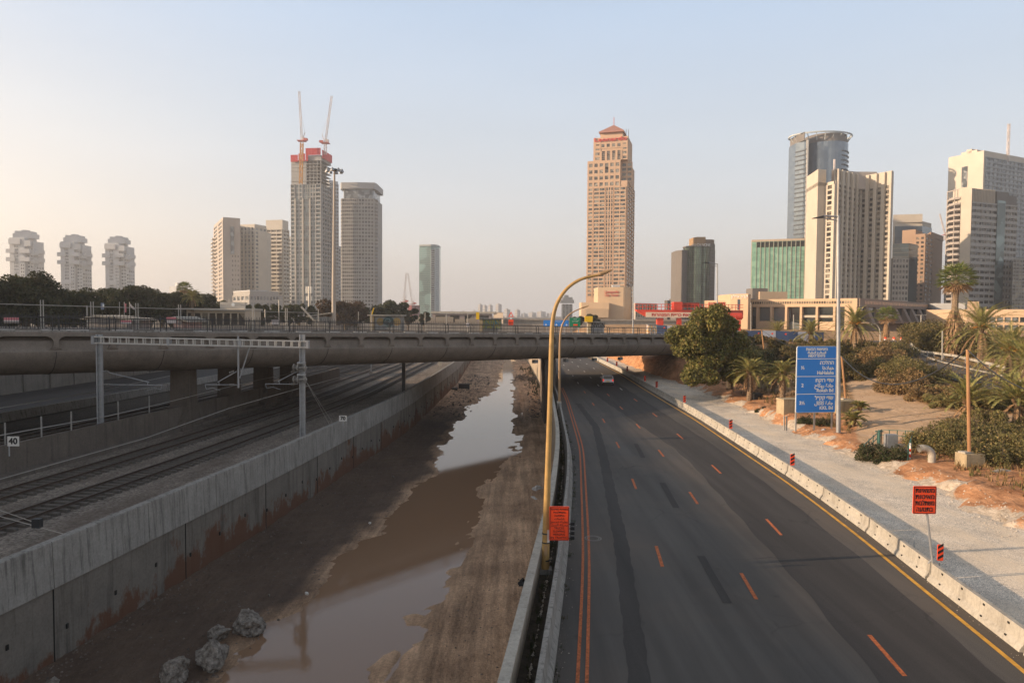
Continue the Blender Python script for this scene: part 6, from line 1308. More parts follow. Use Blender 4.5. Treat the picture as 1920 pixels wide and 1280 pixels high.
t = thing('street_lamp', 'second curved lamp post, thinner and browner, behind the ochre foreground one', 'street lamp', (b.x, Y2, 0.05)); MB().tube(pts, list(np.linspace(.15, .06, len(pts))), 10).build('pole', M['brown_pole'], t, True, smooth=True); MB().tube([pts[-1], W(1104, 573, Y2)], [.11, .04], 8).build('lamp_head', M['brown_pole'], t, True)
MB().box((b.x, Y2, .5), (.5, .5, 1.0)).build('base', M['conc_lite'], t, True)
def arm_lamp(lab, u, vb, vt, ua, va, Y=None, r=.11, heads=1, grp=None, z=None, flat=True, m_=None):
    b = TG(u, vb) if Y is None else W(u, vb, Y); Y = b.y; zb = b.z if z is None else z; top = W(u, vt, Y); tip = W(ua, va, Y); t = thing('street_lamp', lab, 'street lamp', (b.x, Y, zb), group=grp); mm = m_ or pm
    MB().tube([(b.x, Y, zb-.2), ((b.x+top.x)/2, Y, (zb+top.z)/2), (top.x, Y, top.z)], [r, r*.8, r*.6], 10).build('pole', mm, t, True, smooth=True)
    mid = top.lerp(tip, .6); MB().tube([top-Vector((0, 0, .1)), mid+Vector((0, 0, .1))], r*.45, 6).build('arm', mm, t, True); MB().tube([top-Vector((0, 0, .45)), mid-Vector((0, 0, .05))], r*.3, 6).build('arm', mm, t, True)
    d = (tip-mid); MB().add([mid+Vector((0, -.2, .12)), mid+Vector((0, .2, .12)), tip+Vector((0, .1, 0)), tip+Vector((0, -.1, 0)), mid+Vector((0, -.2, -.08)), mid+Vector((0, .2, -.08)), tip+Vector((0, .1, -.05)), tip+Vector((0, -.1, -.05))], [(0, 3, 2, 1), (4, 5, 6, 7), (0, 1, 5, 4), (1, 2, 6, 5), (2, 3, 7, 6), (3, 0, 4, 7)]).build('lamp_head', M['black_metal'] if heads == 1 else mm, t, True)
    MB().tube([(b.x, Y, zb), (b.x, Y, zb+.12)], r*2, 10).build('foot_plate', M['black_metal'], t, True); return t
arm_lamp('tall galvanised lamp post right beside the blue road sign', 1572, 815, 404, 1523, 409, r=.19)
arm_lamp('slender galvanised lamp post in front of the big round tree', 1345, 720, 494, 1317, 492, r=.14)
arm_lamp('thin pale lamp post rising from the bridge left of the tan podium', 1187, 630, 535, 1172, 533, Y=130, r=.13, z=7)
# floodlight mast
Ym = 150; b = W(626, 610, Ym); top = W(627, 318, Ym); t = thing('floodlight_mast', 'very tall pale mast with a ring of floodlights, in front of the grey towers', 'light mast', (b.x, Ym, 6))
MB().tube([(b.x, Ym, 0), (b.x, Ym, 15), (top.x, Ym, top.z)], [.55, .45, .2], 12).build('mast', mat('weathered_mast', (.42, .36, .3), .6, .4), t, True, smooth=True)
mb = MB(); mb.tube([top+Vector((0, 0, -.3)), top+Vector((0, 0, .1))], .7, 12); mb.beam(top+Vector((-1.6, 0, 0)), top+Vector((1.6, 0, 0)), .12); mb.beam(top+Vector((0, -1.6, 0)), top+Vector((0, 1.6, 0)), .12); mb.build('ring', M['black_metal'], t, True)
for i in range(8):
    a = i*math.pi/4; c = top+Vector((1.65*math.cos(a), 1.65*math.sin(a), -.15)); o = MB().tube([c+Vector((0, 0, .3)), c, c-Vector((0, 0, .35)), c-Vector((0, 0, .45))], [.12, .3, .42, .42], 10).build('floodlight', M['galv'], t, True); MB().tube([c-Vector((0, 0, .46)), c-Vector((0, 0, .48))], .38, 10).build('lens', M['signwhite'], o, True)
# small far poles, one by one
FPO = [('telecom_mast', 'white telecom mast with panel antennas in front of the tower under construction', 579, 588, 537, 200, .22), ('pole', 'thin pole right of the floodlight mast above the station fence', 672, 600, 584, 170, .07), ('pole', 'tallest bare pole among the flags at the left', 312, 610, 548, 170, .1), ('pole', 'thin pole beside the tall palm at the left', 325, 610, 551, 175, .08), ('pole', 'flood post above the pale sign board at the left', 363, 600, 565, 170, .09), ('pole', 'second post right of the low canopy building', 430, 600, 560, 170, .09), ('pole', 'yellowish post left of the floodlight mast', 497, 606, 580, 150, .1), ('pole', 'pole with two crossarms left of the telecom mast', 523, 600, 562, 170, .1), ('pole', 'thin pole in front of the peach sign tower of the mall', 1408, 628, 567, 180, .1), ('pole', 'thin double arm street pole in front of the dark mall flank, left', 1665, 640, 590, 160, .12), ('pole', 'double arm street pole in front of the dark mall flank, right', 1727, 626, 590, 180, .14), ('pole', 'thin pale post between mall glass and palm', 1488, 630, 590, 160, .1), ('pole', 'short pale post standing in the hedge left of the shaggy fan palm', 1767, 672, 620, 100, .1), ('pole', 'pale post left of the tall date palm trunk', 1596, 655, 622, 120, .08), ('pole', 'orange and white marker pole above the bridge fence at the left', 163, 604, 573, 120, .12), ('pole', 'pole far left behind the fence, carrying small lamp', 271, 606, 569, 160, .1)]
for nm, lab, u, v0, v1, Y, r in FPO:
    b = W(u, v0, Y); e = W(u, v1, Y); t = thing(nm, lab, 'pole', b); MB().tube([b-Vector((0, 0, 1.5)), e], r, 6).build('post', M['pale_metal'], t, True)
    if nm == 'telecom_mast':
        for k in range(6): a = k*math.pi/3; MB().box(e+Vector((.8*math.cos(a), .8*math.sin(a), -1)), (.35, .2, 1.9), a).build('antenna', M['signwhite'], t, True)
        for k in range(3): a = k*2.1; MB().box(e+Vector((.8*math.cos(a), .8*math.sin(a), -3.5)), (.35, .2, 1.3), a).build('antenna', M['signwhite'], t, True)
    elif 'arm' in lab: MB().beam(e+Vector((-1.4, 0, -.1)), e+Vector((1.4, 0, -.1)), .14).build('arms', M['pale_metal'], t, True)
# leaning wooden poles with cable, on concrete blocks
M['wood'] = mat('weathered_wood', (.3, .15, .07), .8, col2=(.42, .24, .12), vscale=6, stretch=(1, 1, .1)); M['oldconc'] = concrete('yellowed_concrete', (.42, .34, .22), .35)
def wpole(lab, u0, v0, u1, v1, bs, r=.12, Y=None, cap=True):
    b = TG(u0, v0); e = W(u1, v1, b.y); t = thing('wooden_pole', lab, 'pole', (b.x, b.y, b.z)); MB().tube([b-Vector((0, 0, .1)), b.lerp(e, .5), e], [r, r*.9, r*.8], 8).build('pole', M['wood'], t, True)
    if bs: MB().box(b+Vector((0, 0, bs*.4)), (bs*1.25, bs, bs*.85), .1).build('concrete_block', M['oldconc'], t, True); MB().box(b+Vector((-bs*.35, 0, bs*.87)), (bs*.5, bs*.5, .12), .3).build('lid', M['conc_lite'], t, True)
    return b, e
b1, e1 = wpole('wooden pole planted in a yellowed concrete block, at the right', 1818, 876, 1814, 655, 1.05)
b2, e2 = wpole('leaning wooden pole right behind the metal lamp post', 1587, 762, 1578, 668, .9)
b3, e3 = wpole('leaning wooden pole between big round tree and blue sign', 1436, 688, 1428, 618, 0)
def sag(lab, a, b, s, r=.03, n=16):
    P = [a.lerp(b, i/n)-Vector((0, 0, s*4*(i/n)*(1-i/n))) for i in range(n+1)]; tag(MB().tube(P, r, 5).build('cable', M['black_metal'] if r > .025 else cu_), lab, 'cable', 'cables slung between the wooden poles')
sag('thick black cable sagging between the two wooden poles over the dirt path', e2, e1, 2.6, .05); sag('pale cable from the leaning pole behind the lamp to the pole near the round tree', e3, e2, .9, .03); sag('cable running from the right wooden pole out of the right side of the photo', e1, W(1960, 740, b1.y-6), .5, .04); sag('cable dropping left from the wooden pole into the round tree', e3, W(1375, 665, b3.y-10), .8, .03)
# ================================================================= traffic signs
M['sblue'] = mat('sign_blue', (.03, .24, .72), .45, .4); M['sorange'] = mat('sign_orange', (.92, .075, .015), .45, .4); M['sgreen'] = mat('sign_green', (.01, .22, .11), .45); M['syellow'] = mat('sign_yellow', (.8, .5, .02), .5); M['swhite'] = mat('sign_lettering_white', (.8, .8, .78), .5)
AR = {'ا': ('\uFE8D', '\uFE8E', None, None), 'ل': ('\uFEDD', '\uFEDE', '\uFEDF', '\uFEE0'), 'م': ('\uFEE1', '\uFEE2', '\uFEE3', '\uFEE4'), 'خ': ('\uFEA5', '\uFEA6', '\uFEA7', '\uFEA8'), 'ر': ('\uFEAD', '\uFEAE', None, None), 'ج': ('\uFE9D', '\uFE9E', '\uFE9F', '\uFEA0'), 'ق': ('\uFED5', '\uFED6', '\uFED7', '\uFED8'), 'ب': ('\uFE8F', '\uFE90', '\uFE91', '\uFE92'), 'ة': ('\uFE93', '\uFE94', None, None), 'ه': ('\uFEE9', '\uFEEA', '\uFEEB', '\uFEEC'), 'د': ('\uFEA9', '\uFEAA', None, None), 'و': ('\uFEED', '\uFEEE', None, None), 'ك': ('\uFED9', '\uFEDA', '\uFEDB', '\uFEDC'), 'ح': ('\uFEA1', '\uFEA2', '\uFEA3', '\uFEA4'), 'ش': ('\uFEB5', '\uFEB6', '\uFEB7', '\uFEB8'), 'ن': ('\uFEE5', '\uFEE6', '\uFEE7', '\uFEE8'), 'ت': ('\uFE95', '\uFE96', '\uFE97', '\uFE98'), 'ط': ('\uFEC1', '\uFEC2', '\uFEC3', '\uFEC4'), 'ي': ('\uFEF1', '\uFEF2', '\uFEF3', '\uFEF4'), 'س': ('\uFEB1', '\uFEB2', '\uFEB3', '\uFEB4'), 'ئ': ('\uFE89', '\uFE8A', '\uFE8B', '\uFE8C')}
def arab(s):
    out = []
    for w in s.split(' '):
        w = w.replace('لا', '\u0001'); r = []
        for i, ch in enumerate(w):
            pj = i > 0 and (w[i-1] in AR and AR[w[i-1]][2] is not None); 
            if ch == '\u0001': r.append('\uFEFC' if pj else '\uFEFB'); continue
            if ch not in AR: r.append(ch); continue
            nj = i+1 < len(w) and AR[ch][2] is not None
            f = AR[ch]; r.append(f[3] if pj and nj else f[1] if pj else f[2] if nj else f[0])
        out.append(''.join(r))
    return ' '.join(out)[::-1]
# big blue exits sign
Ys = 60.5; pl, pr_ = W(1493, 700, Ys), W(1568, 700, Ys+.6); zt, zb2 = ZY(1530, 649, Ys), ZY(1530, 774, Ys); c = (pl+pr_)/2; w = (pr_-pl).length; h = zt-zb2; rz = math.atan2((pr_-pl).y, (pr_-pl).x)
gz = TZ(c.x, c.y); t = thing('road_sign', 'big blue road sign listing the next three exits, beside the galvanised lamp post', 'road sign', (c.x, c.y, gz), rz); zc = (zt+zb2)/2-gz
def rrect(w, h, r, n=4):
    return [(sx*(w/2-r)+r*math.cos(a0+k*math.pi/2/n), sz*(h/2-r)+r*math.sin(a0+k*math.pi/2/n)) for sx, sz, a0 in ((1, 1, 0), (-1, 1, math.pi/2), (-1, -1, math.pi), (1, -1, 1.5*math.pi)) for k in range(n+1)]
def panel(mb, w, h, r, y, zc, th=.04, cx=0):
    P = rrect(w, h, r); n = len(P); return mb.add([(cx+x, y, zc+z) for x, z in P]+[(cx+x, y+th, zc+z) for x, z in P], [tuple(range(n))[::-1]]+[tuple(range(n, 2*n))]+[(i, (i+1) % n, n+(i+1) % n, n+i) for i in range(n)])
panel(MB(), w, h, .18, 0, zc, .06).build('backing', M['swhite'], t)
rowz = [(0, .19), (.19, .455), (.455, .72), (.72, 1)]
for a_, b_ in rowz:
    hh = h*(b_-a_)-.07; panel(MB(), w-.14, hh, .06 if 0 < a_ < .7 else .1, -.012, zc+h/2-h*(a_+b_)/2, .03).build('blue_panel', M['sblue'], t)
def line(s, f, size, x=None, rtl=False, al='CENTER', bold=.012): text_mesh(s, size, M['swhite'], t, Vector((0 if x is None else x, -.018, zc+h/2-h*f)), 0, 'lettering', .004, rtl=rtl, align=al, bold=bold)
line('היציאות הבאות', .047, .34, rtl=True); line(arab('المخارج المقبلة'), .098, .3); line('NEXT EXITS', .147, .3)
for f0, he, ar, en, di in ((.19, 'ההלכה', 'ههلاخا', 'HaHalaha', '½'), (.455, 'שדי רוקח', 'جادة روكاح', 'Rokah Bd', '2'), (.72, 'שדי קק״ל', 'جادة كاكال', 'KKL Bd', '3½')):
    line(he, f0+.06, .46, w/2-.25, True, 'RIGHT'); line(arab(ar), f0+.14, .44, w/2-.25, False, 'RIGHT'); line(en, f0+.212, .42, w/2-.25, False, 'RIGHT'); line(di, f0+.135, .42, -w/2+.62)
for x in (-w/2+.12, -.02, w/2-.25): MB().box((x, .12, (zc+h/2-.2)/2), (.12, .12, zc+h/2-.2)).build('post', M['pale_metal'], t)
for x in (-w/2-.35, -w/2-.1): MB().box((x, 1.2, .55), (.1, .1, 1.3)).build('stub_post', M['pale_metal'], t)
# orange warning sign with Hebrew on the barrier
Yo = 27.0; c = W(1734, 937, Yo); ww, hh = 44/1280*Yo, 53/1280*Yo
t = thing('warning_sign', 'square orange Hebrew warning sign on a thin post at the white barrier, lower right', 'road sign', (JB(Yo), Yo, .7)); o = t.location
q = c-o; mb = panel(MB(), ww, hh, .05, q.y, q.z, .03, q.x); mb.build('panel', M['sorange'], t)
def frame(t, q, ww, hh, y=-.006, th=.02, ins=.03):
    mb = MB()
    for sx in (-1, 1): mb.box((q.x+sx*(ww/2-ins), q.y+y, q.z), (th, .008, hh-2*ins))
    for sz in (-1, 1): mb.box((q.x, q.y+y, q.z+sz*(hh/2-ins)), (ww-2*ins, .008, th))
    mb.build('border', M['signblack'], t)
frame(t, q, ww, hh)
for i, s in enumerate(('משאיות', 'מאיטות', 'משתלבות', 'בתנועה')): text_mesh(s, .27, M['signblack'], t, Vector((q.x, q.y-.006, q.z+hh*(.34-.225*i))), 0, 'lettering', .003, rtl=True, bold=.003, width=ww*(.8 if i != 3 else .7))
MB().tube([(0, .05, -.3), (q.x, q.y+.05, q.z+hh*.3)], .045, 8).build('post', pm, t); MB().tube([(.02, .05, .3), (-.2, .1, -.02)], .025, 6).build('brace', pm, t)
# orange trilingual sign on the ochre lamp post
Yo = 27.0; c = W(1048.5, 981, Yo); ww, hh = 37.5/1280*Yo, 65/1280*Yo; t = thing('warning_sign', 'tall orange trilingual warning sign fixed beside the ochre foreground lamp post', 'road sign', c); q = Vector((0, 0, 0))
panel(MB(), ww, hh, .03, 0, 0, .03).build('panel', M['sorange'], t); frame(t, q, ww, hh, ins=.03)
L10 = [('משאיות מאיטות', 1), ('משתלבות', 1), ('בתנועה', 1), (arab('شاحنات'), 0), (arab('بطيئة تندمج'), 0), (arab('بحركة السير'), 0), ('TRUCKS', 0), ('SLOWING', 0), ('MERGING', 0), ('IN TRAFFIC', 0)]
for i, (s, rt_) in enumerate(L10): text_mesh(s, .12, M['signblack'], t, Vector((0.0, -.006, hh*(.42-.093*i))), 0, 'lettering', .003, rtl=bool(rt_), width=ww*(.84 if len(s) > 8 else .6 if len(s) > 6 else .5))
MB().tube([(.0, .06, -hh*.3), (-.02, .06, -hh/2-1.1)], .025, 6).build('post', pm, t)
for k, z in enumerate((-.0, .0)):
    pass
mb = MB()
for k in range(4): mb.box((ww/2+.14, .05, -.02-.19*k), (.16, .05, .13)).box((ww/2+.1, .02, -.02-.19*k), (.2, .03, .03), 0)
tag(mb.build('reflector_stack', M['signblack'], t))
# delineator plates
def delineator():
    t = thing('delineator', 'x', 'delineator', group='orange and black striped plates along the barrier'); w, h = .24, .66
    panel(MB(), w, h, .04, 0, h/2+.12, .03).build('panel', M['sorange'], t)
    for k in range(3):
        z = .16+k*.22; MB().add([(-w/2+.005, -.004, z), (w/2-.005, -.004, z+.13), (w/2-.005, -.004, z+.24), (-w/2+.005, -.004, z+.11)], [(0, 1, 2, 3)]).build('black_stripe', M['signblack'], t)
    MB().tube([(0, .03, -.1), (0, .03, .3)], .02, 5).build('stem', pm, t); return t
DL = [(1740, 1056), (1478, 876), (1355, 806), (1276, 756), (1223, 728), (1203, 716), (1173, 697), (1147, 687), (1129, 679), (1114, 669)]; d0 = None
for i, (u, v) in enumerate(DL):
    p = G(u, v, .62); lab = 'orange and black striped plate on the white barrier, %s' % ORD[i] if i else 'nearest orange and black striped plate, right beside the square orange sign'
    if i: p.x = JB(p.y)+.05
    else: p.x = JB(p.y)+.35
    sc = 1.0
    if d0 is None: d0 = delineator(); d0.location = p; d0['label'] = lab
    else: dup(d0, p, 0, lab, sc=1.15 if i < 4 else 1.25)
p = G(1708, 1045, .1)
for i, (u, v, v2) in enumerate(((1714, 1030, 1008), (1567, 940, 918))):
    b = G(u, v, .05); tag(MB().tube([b, W(u, v2, b.y)], .02, 5).build('rebar_stake', pm), ('thin steel stake in the gravel left of the square orange sign', 'thin steel stake behind the barrier between the two nearest striped plates')[i], 'stake')
# white car under the bridge, tail towards the camera
M['carwhite'] = mat('white_car_paint', (.62, .62, .62), .3, .5, coat=.5); M['tail'] = mat('red_tail_lamp', (.6, .02, .02), .3); nt = M['tail'].node_tree.nodes['Principled BSDF']; nt.inputs['Emission Color'].default_value = (1, .05, .03, 1); nt.inputs['Emission Strength'].default_value = .6
def car(lab, p, rz, body, name='parked_car'):
    t = thing('car', lab, 'car', p, rz)
    def ring(y, w, z0, z1, wt=None): wt = wt or w*.92; return [(-w/2, y, z0), (w/2, y, z0), (w/2, y, (z0+z1)/2), (wt/2, y, z1), (-wt/2, y, z1), (-w/2, y, (z0+z1)/2)]
    S = [ring(-2.15, 1.6, .35, .75), ring(-2.05, 1.74, .28, .98), ring(-1.2, 1.78, .25, 1.0), ring(.9, 1.78, .25, .98), ring(1.9, 1.7, .28, .82), ring(2.15, 1.5, .35, .62)]; V = [q for s in S for q in s]; F = [tuple(range(6))[::-1], tuple(range(30, 36))]+[(i*6+j, i*6+(j+1) % 6, i*6+6+(j+1) % 6, i*6+6+j) for i in range(5) for j in range(6)]
    MB().add(V, F).build('body', body, t, smooth=True)
    V = [(-.8, -2.0, .97), (.8, -2.0, .97), (.84, 1.0, .97), (-.84, 1.0, .97), (-.64, -1.6, 1.44), (.64, -1.6, 1.44), (.64, .25, 1.46), (-.64, .25, 1.46)]; MB().add(V, [(0, 1, 5, 4), (1, 2, 6, 5), (2, 3, 7, 6), (3, 0, 4, 7)]).build('windows', M['win_dark'], t)
    MB().prism([(-.66, -1.65), (.66, -1.65), (.66, .3), (-.66, .3)], 1.44, 1.49).build('roof', body, t)
    for sx in (-1, 1):
        MB().box((sx*.72, -2.1, .8), (.2, .14, .26)).build('tail_lamp', M['tail'], t); MB().beam((sx*.79, -1.98, .97), (sx*.65, -1.62, 1.45), .07).build('pillar', body, t)
        MB().box((sx*.95, .75, 1.0), (.18, .12, .13)).build('mirror', body, t)
        for y in (-1.35, 1.35): o = MB().tube([(sx*.72, y, .32), (sx*.9, y, .32)], .32, 16).build('wheel', M['dark'], t); MB().tube([(sx*.9, y, .32), (sx*.91, y, .32)], .19, 12).build('rim', pm, o)
    MB().box((0, -2.17, .62), (.5, .03, .12)).build('number_plate', M['syellow'], t); MB().box((0, -2.12, .42), (1.6, .16, .16)).build('bumper', M['dark'], t); return t
car('white hatchback driving away in the shade of the bridge', (G(1138, 720).x, G(1138, 720).y, .0), -.06, M['carwhite'])
car('pale car farther ahead, cut by the lower edge of the bridge', (G(1071, 671).x, G(1071, 671).y, 0), .08, M['carwhite'])
# ================================================================= things beyond and on the bridge
def hp(Lx, rx, z): pass
# second, distant flyover
M['conc_far'] = concrete('flyover_concrete', (.4, .34, .28), .2)
t = thing('distant_flyover', 'long pale concrete flyover behind the bridge, running right towards the red gantry', 'bridge', W(960, 600, 205)); 
a, b = W(560, 600, 345), W(1335, 612, 350); z1, z0 = ZY(1060, 598, 347), ZY(1060, 608, 347); dn = (b-a); 
MB().prism([(a.x, a.y), (b.x, b.y), (b.x-2, b.y+12), (a.x-2, a.y+12)], z0, z1-.8).build('girder', M['conc_far'], t, True); MB().prism([(a.x, a.y-.8), (b.x, b.y-.8), (b.x, b.y+13), (a.x, a.y+13)], z1-.8, z1).build('deck_edge', M['conc_far'], t, True)
for i in range(12): p = a.lerp(b, (i+.5)/12); MB().box((p.x, p.y+5, (z0+3)/2), (2, 2, z0-3), .1).build('pier', M['conc_far'], t, True)
# station building roof left of centre
B = Bld('station_building', 'low station building with a long flat pale roof, above the bridge in the centre', 338, 870, wallm('station_wall', (.3, .25, .24)), M['win_dark']); p0, p1 = PX(812, 338), PX(922, 337); B.body([p0, p1, p1+V2((0, 12)), p0+V2((0, 12))], ZY(870, 588, 338)); MB().prism([tuple(p0+V2((-1, -1.5))), tuple(p1+V2((2, -1.5))), tuple(p1+V2((2, 12))), tuple(p0+V2((-1, 12)))], ZY(870, 587.5, 338), ZY(870, 584, 338)).build('roof', M['conc_lite'], B.root, True)
B.fac(p0, p1, 6.5, ZY(870, 589, 338), 4, 1, .35, .25, .3); B.done()
B = Bld('cream_kiosk', 'small cream box building at the right end of the station roof', 336, 934, wallm('cream_box', (.62, .5, .38)), M['win_dark']); p0, p1 = PX(926, 336), PX(944, 335); B.body([p0, p1, p1+V2((0, 5)), p0+V2((0, 5))], ZY(934, 586, 336)); MB().prism([tuple(p0+V2((-.2, -.2))), tuple(p1+V2((.2, -.2))), tuple(p1+V2((.2, 5))), tuple(p0+V2((-.2, 5)))], ZY(934, 586, 336), ZY(934, 585.4, 336)).build('roof', M['conc_lite'], B.root, True); B.done()
# slatted sound barrier panels
t = thing('sound_barrier', 'beige ribbed noise barrier panels standing between the two graffiti kiosks', 'noise barrier', W(820, 612, 340)); rib = wallm('ribbed_panel', (.38, .32, .25)); 
for k, (u0, u1, v) in enumerate(((757, 792, 595), (794, 815, 595), (817, 850, 594), (853, 872, 598), (874, 895, 597))):
    p, q = W(u0, 600, 333), W(u1, 600, 333); z1, z0 = ZY(820, v, 333), ZY(820, 611, 333); o = MB().box(((p.x+q.x)/2, 333, (z0+z1)/2), (q.x-p.x, .2, z1-z0)).build('panel', rib, t, True)
    mb = MB()
    for i in range(9): mb.box((p.x+(q.x-p.x)*(i+.5)/9, 332.8, (z0+z1)/2), ((q.x-p.x)/22, .1, z1-z0-.1))
    mb.build('ribs', rib, o, True)
t = thing('station_fence', 'long pale boundary wall with railings behind the left half of the bridge', 'wall', W(420, 612, 140)); a, b = W(-80, 614, 112), W(640, 612, 185)
MB().beam(Vector((a.x, a.y, 6.9)), Vector((b.x, b.y, 6.9)), .3, 1.4).build('wall', M['conc_far'], t, True); mb = MB(); s = 0; dd = b-a; n = int(dd.length/.5)
for i in range(n): p = a.lerp(b, i/n); mb.box((p.x, p.y-.1, 8.1), (.05, .05, 1.1))
mb.beam((a.x, a.y-.1, 8.6), (b.x, b.y-.1, 8.6), .06); mb.build('railings', M['spike'], t, True)
# graffiti kiosks on the bridge
def blobm(name, base, cols, s=1.5):
    mt = mat(name, base, .8); N, L, b = nodes(mt); v = posvec(N, L); c = None; prev = base
    for i, cc in enumerate(cols):
        m_ = N.new('ShaderNodeMapping'); m_.inputs['Location'].default_value = (i*7.3, i*3.1, i*5.7); L.new(v, m_.inputs[0]); w_ = N.new('ShaderNodeTexWave'); w_.inputs['Scale'].default_value = s*.5; w_.inputs['Distortion'].default_value = 14; w_.inputs['Detail'].default_value = 1.5; w_.inputs['Detail Scale'].default_value = 1.2; L.new(m_.outputs[0], w_.inputs[0])
        f = ramp(N, L, w_.outputs['Fac'], .66, 0.0, .72, 1.0); prev = mixc(N, L, f, prev, cc)
    L.new(prev, b.inputs['Base Color']); return mt
def kiosk(lab, u0, u1, vt, vb, Y, gm, roofm, post_u=None):
    p, q = W(u0, 600, Y), W(u1, 600, Y); z1, z0 = ZY(u0, vt, Y), ZY(u0, vb, Y)-.6; t = thing('kiosk', lab, 'kiosk', ((p.x+q.x)/2, Y, z0)); w = q.x-p.x
    MB().box(((p.x+q.x)/2, Y+1.5, (z0+z1)/2), (w, 3, z1-z0)).build('wall', M['conc_cap'], t, True)
    MB().box(((p.x+q.x)/2+w*.05, Y-.03, (z0+z1)/2+.15), (w*.86, .06, (z1-z0)*.72)).build('painted_panel', gm, t, True)
    MB().prism([(p.x-w*.12, Y-.7), (q.x+w*.06, Y-.4), (q.x+w*.06, Y+3.4), (p.x-w*.12, Y+3.4)], z1, z1+.18).build('roof', roofm, t, True)
    MB().box((p.x+.1, Y-.2, (z0+z1)/2), (.55, .35, z1-z0-.02)).build('pillar', M['oldconc'], t, True); return t, p, z1
g1_ = mat('grey_mural', (.3, .3, .29), .8); tk, p, z1 = kiosk('graffiti covered kiosk with a tilted flat roof and round mural, left of centre', 697, 752, 592, 616, 100, g1_, M['conc_lite'])
for (u, rr, c1) in ((713, .42, (.34, .24, .1)), (728.5, .62, (.16, .24, .25)), (744, .45, (.38, .27, .12))):
    c = W(u, 603, 99.85); m1 = mat('mural_paint', c1, .8); mb = MB(); mb.tube([(c.x, 99.9, c.z), (c.x, 99.93, c.z)], rr*1.3, 20); o = mb.build('mural_disc', m1, tk, True)
    if u > 720 and u < 735:
        mb = MB()
        for k in range(5): r = .15+.13*k; A = [Vector((c.x+r*math.cos(a), 99.88, c.z+r*math.sin(a))) for a in np.linspace(.3+k, 5.2+k, 12)]; mb.tube(A, .035, 4)
        mb.build('mural_lines', M['signblack'], tk, True)
MB().beam(W(697, 590, 99), W(701, 577, 99), .35, .1).build('tilted_solar_panel', M['syellow'], tk, True)
g2_ = blobm('green_yellow_graffiti', (.2, .2, .19), ((.35, .38, .05), (.1, .22, .25), (.3, .25, .06)), 1.6); tk, p, z1 = kiosk('kiosk with green and yellow graffiti and a yellow topped pillar, centre', 901, 940, 598, 614, 108, g2_, M['conc_cap']); MB().box((W(895.5, 590, 107).x, 107.4, ZY(896, 592, 107)), (.5, .4, 1.1)).build('yellow_cap', M['syellow'], tk, True)
g3_ = mat('grey_tagged_panel', (.28, .28, .28), .8); tk, p, z1 = kiosk('grey kiosk with black lettering tags and a yellow box on its pillar, right of centre', 1104, 1133, 605, 619, 118, g3_, M['conc_cap']); MB().box((W(1104, 598, 117).x, 117.2, ZY(1104, 598, 117)), (1.3, .5, 1.0)).build('yellow_box', M['syellow'], tk, True)
text_mesh('NVGN', 1.3, M['signblack'], tk, Vector((0.3, -.1, ZY(1118, 610, 118)-tk.location.z)), 0, 'tag_lettering', .01, width=2.3)
# signs on the far side of the bridge
def gsign(name, lab, u0, u1, v0, v1, Y, m_, rows, cat='road sign', txt=None):
    p, q = W(u0, v0, Y), W(u1, v1, Y); c = (p+q)/2; t = thing(name, lab, cat, c); w, h = q.x-p.x, p.z-q.z; panel(MB(), w, h, .12, 0, 0, .08).build('panel', m_, t); mb = MB()
    for s_ in (-1, 1): MB().tube([(s_*w*.35, .15, h/2), (s_*w*.35, .15, -h/2-2)], .09, 6).build('post', pm, t)
    for (s, x, z, sz, rt_) in rows: text_mesh(s, sz*h, M['swhite'], t, Vector((x*w, -.01, z*h)), 0, 'lettering', .005, rtl=rt_)
    return t, w, h
t, w, h = gsign('direction_sign', 'wide blue direction sign with white arrows right behind the ochre lamp post', 1019, 1066, 600, 611.5, 135, M['sblue'], [('היציאות הבאות', 0, .3, .26, True)])
for x in (-.4, -.2, .02, .22, .42):
    MB().add([(x*w-.1, -.02, -h*.12), (x*w+.1, -.02, -h*.12), (x*w+.1, -.02, -h*.28), (x*w-.1, -.02, -h*.28), (x*w-.28, -.02, -h*.28), (x*w+.28, -.02, -h*.28), (x*w, -.02, -h*.42)], [(3, 2, 1, 0), (6, 5, 4)]).build('arrow', M['swhite'], t)
t, w, h = gsign('direction_sign', 'green direction sign with an orange patch, right of the wide blue sign', 1068, 1088, 595.5, 613, 132, M['sgreen'], [('יציאה', 0, .35, .18, True), ('NEXT EXIT', 0, .1, .13, False)]); MB().box((.1, -.02, -h*.27), (w*.4, .02, h*.17)).build('orange_patch', M['sorange'], t)
MB().beam((w*.2, -.02, h*.05), (w*.4, -.02, h*.28), .12, .02).build('arrow', M['swhite'], t)
def wsign(lab, u, v0, v1, Y, arrows=True):
    p = W(u, v1, Y); t = thing('roadworks_sign', lab, 'road sign', p, group='orange roadworks signs beyond the bridge'); s = Y/1280
    hh = (v1-v0)*s; MB().box((0, 0, hh*.22), (9.5*s, .05, hh*.4)).build('panel', M['sorange'], t); mb = MB()
    for k in range(3): mb.box((-2.6*s+k*2.4*s, -.04, hh*.2), (.6*s, .02, (4-k)*1.2*s))
    mb.build('symbol', M['signblack'], t); MB().add([(-5.4*s, -.02, hh*.62), (5.4*s, -.02, hh*.62), (0, -.02, hh), (-5.4*s, .03, hh*.62), (5.4*s, .03, hh*.62), (0, .03, hh)], [(0, 1, 2), (5, 4, 3), (0, 3, 4, 1), (1, 4, 5, 2), (2, 5, 3, 0)]).build('red_triangle', M['sorange'], t); MB().add([(-3.0*s, -.03, hh*.665), (3.0*s, -.03, hh*.665), (0, -.03, hh*.87)], [(0, 1, 2)]).build('triangle_face', M['swhite'], t)
    MB().tube([(0, -.02, hh*.52), (0, .03, hh*.52)], 2.0*s, 12).build('disc', M['swhite'], t); MB().tube([(0, .06, hh), (0, .06, -2)], .06, 6).build('post', pm, t)
